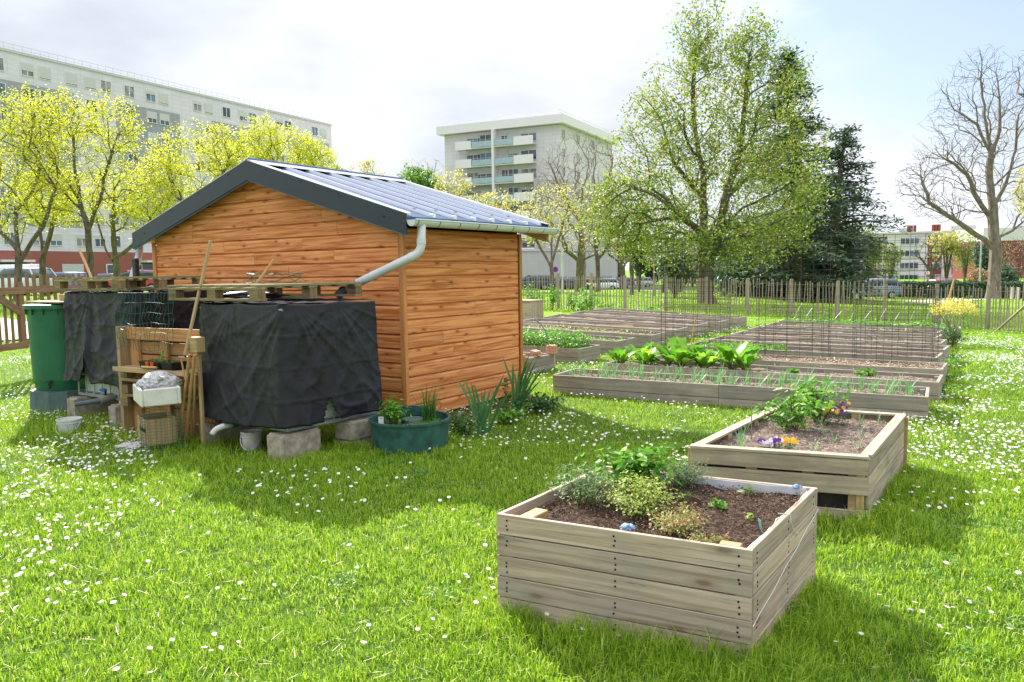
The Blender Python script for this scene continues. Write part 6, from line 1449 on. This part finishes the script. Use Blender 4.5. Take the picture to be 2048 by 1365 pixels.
mb = MB(); TL_.slab(mb, sL(998), sL(1002.5), gz, zt, .0, 1.45); mb.build('balcony_divider', M['balc'], tow)
for px in (938, 1080):
    mb = MB(); TL_.slab(mb, sL(px)-.15, sL(px)+.15, gz, zs, .0, 1.3); mb.build('balcony_fin', M['clad_low'], tow)
for k in range(5): mb = MB(); TR_.slab(mb, 1.2+k*3.6, 4.2+k*3.6, gz+.4, gz+3.4, .0, .05); mb.build('garage_door', M['garage'], tow)
# long low white block continuing right of the tower
FX = Face(AT(1045, 500, 112)[:2], AT(1235, 500, 116)[:2]); lowb = thing('low_block', FX.p(FX.L/2, gz), 'low white block with blue grey garage band at the tower foot', 'building')
mb = MB(); FX.slab(mb, 0, FX.L, gz, 4.4, -8, 0); mb.build('walls', M['clad_low'], lowb)
mb = MB(); FX.slab(mb, -.1, FX.L+.1, 4.4, 4.7, -8.1, .15); mb.build('roof', M['slab'], lowb)
for k in range(5): mb = MB(); FX.slab(mb, 2.2+k*2.45, 4.3+k*2.45, gz, .55, .0, .05); mb.build('garage_door', M['garage'], lowb)
window(FX, .4, -.9, 1.6, 1.3, lowb, 0, .02)
# block hidden behind the big tree
# right hand buildings
FW_ = Face(AT(1700, 500, 178)[:2], AT(1990, 500, 165)[:2]); ztr = 8.6; gr_ = -3.4
wb_ = thing('apartment_block', FW_.p(FW_.L/2, gr_), 'four storey white apartment block with dark red brick bays at the right', 'building')
mb = MB(); FW_.rect(mb, 0, FW_.L, gr_, ztr, 0, 0); mb.build('facade', M['clad_white'], wb_)
mb = MB(); FW_.slab(mb, 0, FW_.L, gr_, ztr-.02, -11, -.03); mb.build('body', M['clad_white'], wb_)
sr = lambda px: (px-1700)/290*FW_.L
for a, b in ((1700, 1718), (1740, 1778), (1861, 1889), (1909, 1937), (1958, 1985)):
    mb = MB(); FW_.rect(mb, sr(a), sr(b), gr_, ztr-(0 if a > 1890 else .6), .08); mb.build('brick_bay', M['redbrown'], wb_)
for r in range(4):
    for px in (1705, 1722, 1757, 1806, 1824, 1868, 1893, 1918, 1945, 1964): window(FW_, sr(px), ztr-2.4-r*2.75, 1.9, 1.4, wb_, .0 if random.random() < .6 else .4, .1)
mb = MB(); FW_.slab(mb, -.2, FW_.L+.2, ztr, ztr+.35, -11.2, .35); rf = mb.build('roof_edge', M['slab'], wb_)
for px in (1821, 1827, 1834, 1871, 1877, 1883): mb = MB(); mb.tube([FW_.p(sr(px), ztr+.3, -3), FW_.p(sr(px), ztr+1.9, -3)], .32, 8); mb.build('chimney', M['redbrown'], rf)
for px, w, h in ((1802, 1.6, 1.1), (1905, 5, 1.2)): mb = MB(); FW_.slab(mb, sr(px), sr(px)+w, ztr+.3, ztr+.3+h, -6, -3); mb.build('roof_box', M['slab'], rf)
mb = MB(); FW_.slab(mb, sr(1845), sr(1915), -1.6, -1.1, .2, 6); mb.build('entrance_canopy', M['concrete_w'], wb_)
FY = Face(AT(1965, 500, 150)[:2], AT(2120, 500, 150)[:2]); ob2 = thing('apartment_block', FY.p(0, gr_), 'dark brick and white block half hidden behind the plane tree', 'building')
mb = MB(); FY.slab(mb, 0, FY.L, gr_, 6.0, -10, 0); mb.build('walls', M['redbrown'], ob2); mb = MB(); FY.slab(mb, 0, FY.L, 6.0, 8.5, -10, .05); mb.build('top_storey', M['clad_white'], ob2)
# brick house with white gable wall
hc = AT(1722, 560, 96); hz0 = tz(hc)-.2; hs = thing('brick_house', (hc.x, hc.y, hz0), 'low red brick house with white side wall beyond the lawn at the right', 'building')
FH = Face(AT(1702, 560, 96)[:2], AT(1775, 560, 99)[:2]); mb = MB()
zA = lambda y, D_: CAMH-(y-531)/1530*D_
FH.slab(mb, 0, FH.L*.22, hz0-1, zA(547, 96), -6, 0, 1); FH.slab(mb, FH.L*.22, FH.L*.64, hz0-1, zA(546, 96), -6, .02, 0); mb.build('walls', [M['redbrown'], M['clad_white']], hs)
mb = MB(); mb.hexa([FH.p(FH.L*.64, hz0-1, 0), FH.p(FH.L, hz0-1, 0), FH.p(FH.L, hz0-1, -6), FH.p(FH.L*.64, hz0-1, -6), FH.p(FH.L*.64, zA(552, 97), 0), FH.p(FH.L, zA(566, 98), 0), FH.p(FH.L, zA(566, 98), -6), FH.p(FH.L*.64, zA(552, 97), -6)]); mb.build('annex', M['redbrown'], hs)
mb = MB(); FH.slab(mb, FH.L*.56, FH.L*.64, zA(546, 96), zA(541, 96), -3, -1.5); mb.build('chimney', plain('tan', (.5, .35, .22)), hs)
mb = MB(); FH.slab(mb, -.2, FH.L*.66, zA(547, 96), zA(545, 96), -6.2, .2); mb.build('roof_edge', M['redbrown'], hs)
wl = thing('garden_wall', gb(1850, 594, 74), 'low white wall with red brick base along the road', 'wall'); a, b = gb(1770, 594, 76), gb(1885, 594, 72)
FZ = Face(a[:2], b[:2]); mb = MB(); FZ.slab(mb, 0, FZ.L, -2.2, CAMH-(582-530)/1530*74, -.3, 0); mb.build('brick_base', M['redbrown'], wl); mb = MB(); FZ.slab(mb, 0, FZ.L, CAMH-(582-530)/1530*74, CAMH-(568-530)/1530*74, -.28, -.02); mb.build('upper_wall', M['concrete_w'], wl)
# ================================================================ poles, lamps, signs
def pole(p, h, r, name, label, cat, mat, arm=None, lean=0):
    p = Vector(p); t = thing(name, p, label, cat); mb = MB(); mb.tube([p, p+Vector((lean, 0, h))], [r, r*.7], 10); mb.build('pole', mat, t)
    if arm: mb = MB(); q = p+Vector((lean, 0, h)); mb.tube([q, q+Vector((arm*.6, 0, .12)), q+Vector((arm, 0, .1))], .05, 6); mb.build('arm', mat, t); mb = MB(); mb.box(q+Vector((arm*1.2, 0, .02)), abs(arm)*.7, .22, .14); mb.build('lamp_head', M['white'], t, bevel=.03)
    return t
pole(gb(1125, 584, 48), 2.9, .11, 'concrete_post', 'plain pale concrete post standing beside the young slender tree', 'post', M['concrete_w'])
pole(gb(1308, 586, 46), 2.1, .07, 'wooden_pole', 'brown wooden pole under the left edge of the chestnut', 'post', M['picket'])
pole(gb(1958, 600, 75), 5.6, .09, 'street_lamp', 'grey street lamp left of the plane tree trunk', 'street lamp', plain('lampgrey', (.42, .48, .52)), 1.3)
pole(gb(1763, 597, 90), 5.5, .07, 'street_lamp', 'thin pale lamp post seen through the wire mesh at the right', 'street lamp', M['steel'], .5)
pole(gb(2047, 612, 42), 2.6, .06, 'rusty_post', 'thin rusty brown post at the right edge', 'post', plain('rust', (.25, .09, .04)))
sg = pole(gb(1853, 602, 62), 1.9, .035, 'road_sign', 'round red bordered white road sign before the white building', 'sign', M['steel'])
sp = sg.location+Vector((0, -.06, 2.0)); mb = MB(); mb.prism([sp+Vector((math.cos(a)*.22, 0, math.sin(a)*.22)) for a in [i*math.pi/12 for i in range(24)]], (0, .02, 0)); mb.build('sign_disc', plain('signred', (.6, .04, .03)), sg); mb = MB(); mb.prism([sp+Vector((math.cos(a)*.16, -.004, math.sin(a)*.16)) for a in [i*math.pi/12 for i in range(24)]], (0, .003, 0)); mb.build('sign_centre', M['white'], sg)
sg = pole(gb(1111, 582, 90), 2.4, .04, 'road_sign', 'small round blue and red no parking sign by the car park', 'sign', M['steel'])
sp = sg.location+Vector((0, -.06, 2.5)); mb = MB(); mb.prism([sp+Vector((math.cos(a)*.33, 0, math.sin(a)*.33)) for a in [i*math.pi/12 for i in range(24)]], (0, .02, 0)); mb.build('sign_disc', plain('signred2', (.45, .03, .08)), sg); mb = MB(); mb.prism([sp+Vector((math.cos(a)*.22, -.004, math.sin(a)*.22)) for a in [i*math.pi/12 for i in range(24)]], (0, .003, 0)); mb.build('sign_centre', plain('signblue', (.08, .05, .35)), sg)
for k, (px, l) in enumerate(((2024, 'pale short bollard right of the plane tree'), (2034, 'second pale bollard by the right edge'))):
    p = gb(px, 604, 50); mb = MB(); mb.tube([p, p+Vector((0, 0, .9))], [.10, .09], 10); mb.build('bollard', M['concrete_w'], label=l, cat='bollard', group='bollards on the path')
st = G(1880, 640); cane(AT(1892, 618, 17.5), AT(1908, 560, 17.5), .02, 'orange brown stake rising behind the yellow flowering bush', 'bamboo', 'stake')
# ================================================================ cars
def paint(n, c): return plain('paint_'+n, c, .22, .02, 1, .6)
def car(p, ang, col, label, L=4.2, W=1.75, H_=1.48, kind='hatch', group='parked cars'):
    p = Vector(p); t = thing('parked_car' if kind != 'van' else 'parked_van', p, label, 'car' if kind != 'van' else 'van', group); ca, sa = math.cos(ang), math.sin(ang)
    X = lambda x, y, z: p+Vector((x*ca-y*sa, x*sa+y*ca, z)); h = L/2; pm = paint(col[0], col[1])
    def loft(secs, par, mat, name, smooth=True):
        mb = MB(); vs = []
        for (x, zb, zt_, w0, w1) in secs:
            w0 *= W/2; w1 *= W/2; pr = [(-w0*.93, zb), (-w0, zb+(zt_-zb)*.25), (-w0*.99, zb+(zt_-zb)*.7), (-w1, zt_-.015), (-w1*.6, zt_), (w1*.6, zt_), (w1, zt_-.015), (w0*.99, zb+(zt_-zb)*.7), (w0, zb+(zt_-zb)*.25), (w0*.93, zb)]
            vs += [X(x, y, z) for y, z in pr]
        n = 10; fs = [(i*n+j, i*n+(j+1) % n, (i+1)*n+(j+1) % n, (i+1)*n+j) for i in range(len(secs)-1) for j in range(n)]+[tuple(range(n-1, -1, -1)), tuple((len(secs)-1)*n+j for j in range(n))]
        mb.add(vs, fs); return mb.build(name, mat, par, smooth=smooth)
    van = kind == 'van'; nose = .98 if van else .80; belt = H_*.66 if not van else 1.15
    body = loft([(-h, .42, belt*.86, .86, .80), (-h+.10, .30, belt*.97, .95, .86), (-h*.6, .22, belt, 1, .90), (0, .20, belt*.985, 1, .91), (h*.34, .20, belt*.97, 1, .90), (h*.52, .22, belt*.93, 1, .86), (h*.82, .25, nose*.93, .97, .80), (h-.06, .32, nose*.78, .90, .74), (h, .40, nose*.62, .80, .7)], t, pm, 'body')
    if van: cab = [(-h+.03, belt-.02, H_-.04, .94, .86), (-h+.12, belt-.02, H_, .95, .87), (h*.25, belt-.02, H_, .95, .86), (h*.62, belt-.06, belt+.02, .9, .85)]
    elif kind == 'sedan': cab = [(-h*.82, belt-.03, belt-.01, .86, .78), (-h*.42, belt-.02, H_-.03, .88, .68), (-.1, belt-.02, H_, .9, .70), (h*.12, belt-.02, H_-.05, .89, .68), (h*.5, belt-.06, belt-.03, .86, .80)]
    else: cab = [(-h+.06, belt-.05, belt+.02, .88, .80), (-h+.42, belt-.02, H_-.06, .9, .70), (-h*.3, belt-.02, H_, .9, .72), (h*.05, belt-.02, H_-.02, .9, .72), (h*.55, belt-.06, belt-.02, .87, .80)]
    loft(cab, t, M['glass'] if not van else pm, 'glasshouse', True)
    if not van:
        r = [c for c in cab if c[2] > H_-.1]; mb = MB()
        for i in range(len(r)-1):
            a, b = r[i], r[i+1]; mb.hexa([X(a[0], -a[4]*W/2*1.02, a[2]-.03), X(b[0], -b[4]*W/2*1.02, b[2]-.03), X(b[0], b[4]*W/2*1.02, b[2]-.03), X(a[0], a[4]*W/2*1.02, a[2]-.03), X(a[0], -a[4]*W/2*.9, a[2]+.02), X(b[0], -b[4]*W/2*.9, b[2]+.02), X(b[0], b[4]*W/2*.9, b[2]+.02), X(a[0], a[4]*W/2*.9, a[2]+.02)])
        mb.build('roof', pm, t)
        for s_ in (-1, 1):
            mb = MB()
            for (a, b) in ((cab[0], cab[1]), (cab[-2], cab[-1])): mb.bar(X(a[0], s_*a[4]*W/2*1.0, a[2]), X(b[0], s_*b[4]*W/2*1.0, b[2]), .07, .05)
            xm = (cab[1][0]+cab[-2][0])/2; mb.bar(X(xm, s_*.9*W/2, belt-.02), X(xm, s_*.73*W/2, H_-.01), .07, .05); mb.build('pillars', pm, t)
    else:
        for s_ in (-1, 1): mb = MB(); a = .92*W/2; mb.hexa([X(h*.02, s_*a, belt+.05), X(h*.42, s_*a, belt+.05), X(h*.42, s_*(a-.05), belt+.05), X(h*.02, s_*(a-.05), belt+.05), X(h*.02, s_*a*.96, H_-.25), X(h*.28, s_*a*.96, H_-.25), X(h*.28, s_*(a-.05)*.96, H_-.25), X(h*.02, s_*(a-.05)*.96, H_-.25)]); mb.build('side_window', M['glass'], t)
    for x in (-h*.62, h*.64):
        for s_ in (-1, 1):
            a, b = X(x, s_*(W/2-.20), .31), X(x, s_*(W/2+.012), .31); mb = MB(); mb.tube([a, b], .315, 20); w = mb.build('wheel', M['black_plastic'], t); d = (b-a).normalized()
            mb = MB(); mb.tube([b-d*.01, b+d*.008], .20, 12); mb.build('rim', M['steel'], w)
    for s_ in (-1, 1):
        mb = MB(); mb.box(X(h-.14, s_*W*.34, nose*.72), .18, .30, .13, rz=ang); mb.build('headlight', M['white'], t, bevel=.03)
        mb = MB(); mb.box(X(-h+.07, s_*W*.39, belt*.70), .14, .20, .26, rz=ang); mb.build('tail_light', plain('tail_red', (.55, .02, .02), .3), t, bevel=.03)
    mb = MB(); mb.box(X(-h+.0, 0, .48), .03, .5, .11, rz=ang); mb.build('number_plate', M['white'], t)
    return t
car(gb(38, 590, 45), R_(158), ('silver', (.62, .64, .68)), 'silver white estate car at the far left behind the picket fence', 4.7, 1.8, 1.60)
car(gb(20, 575, 60), R_(175), ('van_white', (.75, .76, .76)), 'white van parked behind the silver white car', 5.0, 1.95, 2.25, 'van')
car(gb(78, 575, 56), R_(160), ('rust', (.35, .09, .05)), 'reddish brown car roof showing behind the silver white car', 4.2, 1.75, 1.5)
car(gb(125, 572, 54), R_(165), ('blue', (.10, .22, .55)), 'bright blue hatchback left of the black plastic post', 4.1, 1.72, 1.46)
car(gb(262, 575, 50), R_(200), ('red', (.50, .04, .05)), 'red hatchback behind the left pallet and grey downpipe', 4.2, 1.75, 1.50)
car(gb(205, 573, 58), R_(190), ('dkgrey', (.06, .06, .07)), 'dark car almost hidden left of the red hatchback', 4.2, 1.75, 1.42)
car(gb(1062, 580, 84), R_(185), ('navy', (.03, .05, .11)), 'navy blue car leftmost of the cars behind the paling fence', 4.6, 1.8, 1.65)
car(gb(1112, 580, 92), R_(178), ('anthra', (.05, .055, .065)), 'charcoal car behind the young slender tree trunk', 4.5, 1.8, 1.52)
car(gb(1138, 582, 86), R_(5), ('black', (.04, .045, .055)), 'low dark saloon in front of the orange car', 4.5, 1.8, 1.30, 'sedan')
car(gb(1158, 578, 100), R_(185), ('orange', (.85, .28, .04)), 'orange car between the dark saloon and the white one', 4.2, 1.78, 1.60)
car(gb(1205, 580, 100), R_(172), ('white', (.85, .85, .87)), 'white hatchback behind the paling fence, middle of the car row', 4.3, 1.8, 1.52)
car(gb(1236, 578, 106), R_(185), ('slate', (.10, .11, .14)), 'slate grey car right of the white hatchback', 4.4, 1.8, 1.55)
car(gb(1276, 576, 112), R_(178), ('pale', (.45, .48, .52)), 'pale grey car far back right of the slate grey one', 4.2, 1.75, 1.45)
car(gb(1742, 597, 62), R_(172), ('bluegrey', (.20, .28, .36)), 'blue grey car seen through the tall wire mesh at the right', 4.2, 1.8, 1.62)
car(gb(1896, 597, 68), R_(10), ('red2', (.50, .04, .05)), 'red car half hidden by the yellow flowering bush', 4.1, 1.75, 1.45)
# ================================================================ grass and daisies
random.seed(5); rng = np.random.RandomState(77)
def inquad(x, y, Q, g=0.0):
    c = sum((Vector((q[0], q[1], 0)) for q in Q), Vector())/4; Q = [c+(Vector((q[0], q[1], 0))-c)*(1+g) for q in Q]; ins = None
    s = np.ones(x.shape, bool); s2 = np.ones(x.shape, bool)
    for i in range(4):
        a, b = Q[i], Q[(i+1) % 4]; cr_ = (b.x-a.x)*(y-a.y)-(b.y-a.y)*(x-a.x); s &= cr_ > 0; s2 &= cr_ < 0
    return s | s2
blocked = [[S(-.03, -.0), S(SW+.1, -.0), S(SW+.1, SD), S(-.03, SD)], NB, Q2]+[b[1] for b in RB]+[b[1] for b in LB]
def blockmask(x, y):
    m = np.zeros(x.shape, bool)
    for q in blocked: m |= inquad(x, y, q, -.03)
    m |= (np.hypot(x-tcn.x, y-tcn.y) < .33) | (np.hypot(x-bc.x, y-bc.y) < .37)
    return m
def pnoise(x, y, sc, seed):
    r = np.random.RandomState(seed); g = r.rand(64, 64); u, v = (x/sc) % 64, (y/sc) % 64; i, j = np.floor(u).astype(int), np.floor(v).astype(int); fu, fv = u-i, v-j; fu = fu*fu*(3-2*fu); fv = fv*fv*(3-2*fv); i1, j1 = (i+1) % 64, (j+1) % 64; i, j = i % 64, j % 64
    return (g[i, j]*(1-fu)+g[i1, j]*fu)*(1-fv)+(g[i, j1]*(1-fu)+g[i1, j1]*fu)*fv
# taller unmown grass grows close to these
tall = [(S(.7, -1.8), .9), (S(-.3, -1.3), .6), (S(2.9, -1.9), .9), (S(1.7, -2.0), .6), (S(-.9, -.8), .5), (NB[0].lerp(NB[1], .15), .25), (NB[0].lerp(NB[1], .5), .28), (NB[0].lerp(NB[1], .85), .3), (NB[1], .3), (NB[1].lerp(NB[2], .5), .35), (Q2[1], .3), (Q2[1].lerp(Q2[2], .5), .3), (S(3.9, -1.9), .5)]
for b in RB[:4]: tall += [(b[1][1], .3), (b[1][2], .3), (b[1][0], .25)]
for p in FP[2:12]: tall.append((p, .5))
def tallness(x, y):
    h = np.zeros(x.shape)
    for p, r in tall: h = np.maximum(h, np.exp(-((x-p.x)**2+(y-p.y)**2)/(r*r)))
    return h
V_, F3, F4 = [], [], []
def band(r0, r1, dens_, Lm, wd, half, segs, tint_n):
    A = half*2*(r1*r1-r0*r0)/2; n = int(A*dens_); r = np.sqrt(rng.uniform(r0*r0, r1*r1, n)); a = rng.uniform(-half, half, n); x = r*np.sin(a); y = r*np.cos(a)
    k = ~blockmask(x, y); clumpy = pnoise(x, y, .09, 1)*.6+pnoise(x, y, .35, 2)*.4; k &= rng.rand(n) < .35+clumpy*1.1; x, y = x[k], y[k]; n = len(x); cl = clumpy[k]
    z = TZ(x, y); th = tallness(x, y); L = Lm*rng.uniform(.55, 1.25, n)*(.45+1.0*cl)*(1+2.0*th); w = wd*rng.uniform(.7, 1.3, n)
    phi = rng.uniform(0, 2*np.pi, n)+pnoise(x, y, .5, 3)*3; lean = rng.uniform(.15, 1.1, n); dx, dy = np.cos(phi), np.sin(phi); o = rng.uniform(0, 2*np.pi, n); sx, sy = np.cos(o)*w/2, np.sin(o)*w/2
    b0 = np.stack([x-sx, y-sy, z-.005], 1); b1 = np.stack([x+sx, y+sy, z-.005], 1); m_ = np.stack([x+dx*L*lean*.35, y+dy*L*lean*.35, z+L*.6], 1); s_ = np.stack([sx, sy, 0*sx], 1)*.8
    tp = np.stack([x+dx*L*lean, y+dy*L*lean, z+L*(1-.35*lean)], 1)
    base = sum(len(v) for v in V_)
    if segs == 2:
        V_.append(np.stack([b0, b1, m_+s_, m_-s_, tp], 1).reshape(-1, 3)); i = base+5*np.arange(n); F4.append(np.stack([i, i+1, i+2, i+3], 1)); F3.append(np.stack([i+3, i+2, i+4], 1))
    else:
        V_.append(np.stack([b0, b1, tp], 1).reshape(-1, 3)); i = base+3*np.arange(n); F3.append(np.stack([i, i+1, i+2], 1))
band(1.3, 3.6, 12000, .046, .0034, 1.0, 2, 0); band(3.6, 7.0, 7000, .046, .0044, 1.0, 2, 0); band(7.0, 12, 2500, .047, .007, .95, 1, 0); band(12, 19, 620, .058, .012, .76, 1, 0); band(19, 34, 190, .065, .02, .72, 1, 0); band(34, 60, 34, .09, .04, .7, 1, 0)
V_ = np.concatenate(V_).astype(np.float32); q4 = np.concatenate(F4); t3 = np.concatenate(F3)
me = bpy.data.meshes.new('grass'); me.vertices.add(len(V_)); me.vertices.foreach_set('co', V_.ravel())
nl_ = len(q4)*4+len(t3)*3; me.loops.add(nl_); me.loops.foreach_set('vertex_index', np.concatenate([q4.ravel(), t3.ravel()]).astype(np.int32))
me.polygons.add(len(q4)+len(t3)); ls_ = np.concatenate([np.arange(len(q4))*4, len(q4)*4+np.arange(len(t3))*3]).astype(np.int32); me.polygons.foreach_set('loop_start', ls_)
me.update(calc_edges=True); me.validate()
gm = leafm('grass', [(.075, .20, .012), (.22, .40, .02), (.43, .60, .035), (.62, .70, .17)], .42, .42, pos=[0, .35, .8, 1]); gm.node_tree.nodes['Principled BSDF'].inputs['Specular IOR Level'].default_value = .2
t = gm.node_tree; g_ = t.nodes['Color Ramp'] if 'Color Ramp' in t.nodes else t.nodes['ColorRamp']
me.materials.append(gm); go = bpy.data.objects.new('grass', me); scene.collection.objects.link(go); tag(go, 'short bright green lawn grass', 'grass', kind='stuff')
mb = MB(); M['clover'] = leafm('clover', [(.05, .16, .02), (.10, .26, .03), (.18, .36, .06)], .35)
for _ in range(70):
    r0 = random.uniform(2.2, 8.5); a0 = random.uniform(-.75, .75); cx0, cy0 = r0*math.sin(a0), r0*math.cos(a0); rad = random.uniform(.05, .22)
    for k in range(int(300*rad*3)):
        a, r = random.random()*6.283, rad*random.random()**.5; x, y = cx0+math.cos(a)*r, cy0+math.sin(a)*r
        if blockmask(np.array([x]), np.array([y]))[0]: continue
        p = Vector((x, y, tz((x, y))+random.uniform(.015, .045))); mb.leaf(p, (random.gauss(0, .35), random.gauss(0, .35), 1), random.uniform(.012, .024), .012)
mb.build('clover', M['clover'], label='small dark clover and plantain patches in the lawn', cat='clover', kind='stuff')
mb = MB(); M['deadgrass'] = leafm('deadgrass', [(.40, .34, .16), (.62, .56, .32)], .2)
for _ in range(5200):
    r0 = (random.uniform(1.9**2, 9.5**2))**.5; a0 = random.uniform(-.78, .78); x, y = r0*math.sin(a0), r0*math.cos(a0)
    if blockmask(np.array([x]), np.array([y]))[0]: continue
    a = random.random()*6.283; mb.blade((x, y, tz((x, y))+random.uniform(.01, .04)), (math.cos(a), math.sin(a), random.uniform(-.05, .35)), random.uniform(.03, .09), .0028, .2, 2)
mb.build('dry_grass', M['deadgrass'], label='dry straw coloured blades lying in the lawn', cat='grass', kind='stuff')
# daisies: one flower mesh, the nearest 300 each its own object
def daisy(mb, c, s, nrm, h):
    c = Vector(c); nrm = Vector(nrm).normalized(); ex = nrm.orthogonal().normalized(); ey = nrm.cross(ex)
    mb.add([c-Vector((.001, 0, h)), c-Vector((-.001, 0, h)), c+Vector((.001, 0, 0)), c-Vector((.001, 0, 0))], [(0, 1, 2, 3)], None, 2)
    for k in range(11):
        a = k*2*math.pi/11; d = ex*math.cos(a)+ey*math.sin(a); q = nrm.cross(d)*s*.17; mb.add([c+d*s*.25-q*.6, c+d*s*.25+q*.6, c+d*s+q+nrm*s*.12, c+d*s-q+nrm*s*.12], [(0, 1, 2, 3)], None, 0)
    mb.add([c+nrm*s*.16]+[c+(ex*math.cos(a)+ey*math.sin(a))*s*.30+nrm*s*.04 for a in [i*math.pi/3 for i in range(6)]], [(0, 1+i, 1+(i+1) % 6) for i in range(6)], None, 1)
M['dpetal'] = leafm('dpetal', [(.78, .76, .76), (.85, .84, .84)], .25); M['dyolk'] = plain('dyolk', (.75, .45, .02), .7)
dm = [M['dpetal'], M['dyolk'], M['stem']]
pts = []
for (r0, r1, base) in ((1.8, 6, 62), (6, 12, 100), (12, 20, 90), (20, 34, 30)):
    half = .78; A = half*(r1*r1-r0*r0); n = int(A*base*3); r = np.sqrt(rng.uniform(r0*r0, r1*r1, n)); a = rng.uniform(-half, half, n); x = r*np.sin(a); y = r*np.cos(a)
    dn = pnoise(x, y, .45, 11)*.5+pnoise(x, y, 1.4, 12)*.5; wgt = np.clip((dn-.40)*3.2, .015, 1)
    right = np.clip((x-.33*y+.0)/1.2, 0, 1); left = np.clip((-x-.25*y)/1.5, 0, 1); wgt *= .6+1.5*right*(y < 17)+.8*left; wgt = np.where(y > 21, wgt*.25, wgt)
    k = (rng.rand(n) < wgt/2.2) & ~blockmask(x, y); wm = S(.3, -1.5); k &= np.hypot(x-wm.x, y-wm.y) > 1.0; pts += list(zip(x[k], y[k]))
pts.sort(key=lambda p: p[0]**2+p[1]**2)
protos = []
for k in range(4):
    mb = MB(); daisy(mb, (0, 0, 0), .0112, (random.gauss(0, .35), -.25+random.gauss(0, .3), 1), .06); protos.append(mb.build('daisy', dm))
for i, (x, y) in enumerate(pts[:300]):
    o = protos[i % 4] if i < 4 else protos[i % 4].copy()
    if i >= 4: scene.collection.objects.link(o)
    z = float(TZ(x, y)); o.location = (x, y, z+random.uniform(.05, .075)); s = random.uniform(.75, 1.2); o.scale = (s, s, s); o.rotation_euler = (0, 0, random.random()*.8)
    tag(o, 'white daisy with a yellow centre in the lawn in front', 'daisy', 'daisies in the front lawn')
mb = MB()
Z_ = TZ(np.array([p[0] for p in pts]), np.array([p[1] for p in pts]))
for (x, y), z in list(zip(pts, Z_))[300:]:
    s = .0118*random.uniform(.75, 1.3); c = Vector((x, y, z+random.uniform(.045, .075))); n = 6; nr = Vector((random.gauss(0, .3), -.3+random.gauss(0, .3), 1)).normalized(); ex = nr.orthogonal().normalized(); ey = nr.cross(ex)
    mb.add([c+nr*s*.1]+[c+(ex*math.cos(a)+ey*math.sin(a))*s for a in [i*2*math.pi/n for i in range(n)]], [(0, 1+i, 1+(i+1) % n) for i in range(n)], None, 0)
    if y < 9: mb.add([c+nr*s*.25]+[c+nr*s*.12+(ex*math.cos(a)+ey*math.sin(a))*s*.34 for a in [i*2*math.pi/4 for i in range(4)]], [(0, 1+i, 1+(i+1) % 4) for i in range(4)], None, 1)
mb.build('daisies', dm[:2], label='countless white daisies scattered over the lawn farther back', cat='daisies', kind='stuff')
M['dand'] = leafm('dand', [(.75, .50, .01), (.85, .65, .03)], .2)
for px, py in ((1880, 1025), (1746, 1069), (1862, 973), (1825, 978), (1832, 1024), (1990, 1090)):
    p = G(px, py)+Vector((0, 0, .06)); mb = MB(); mb.tube([p-Vector((0, 0, .06)), p], .0015, 4)
    ml = MB()
    for k in range(36): a = random.random()*6.28; r = random.random(); ml.blade(p, (math.cos(a)*r, math.sin(a)*r, .7), .018, .004, .1, 2)
    t = thing('dandelion', p-Vector((0, 0, .06)), 'yellow dandelion in the grass right of the raised beds', 'dandelion', 'dandelions right of the raised beds'); mb.build('stem', M['stem'], t); ml.build('blossom', M['dand'], t)
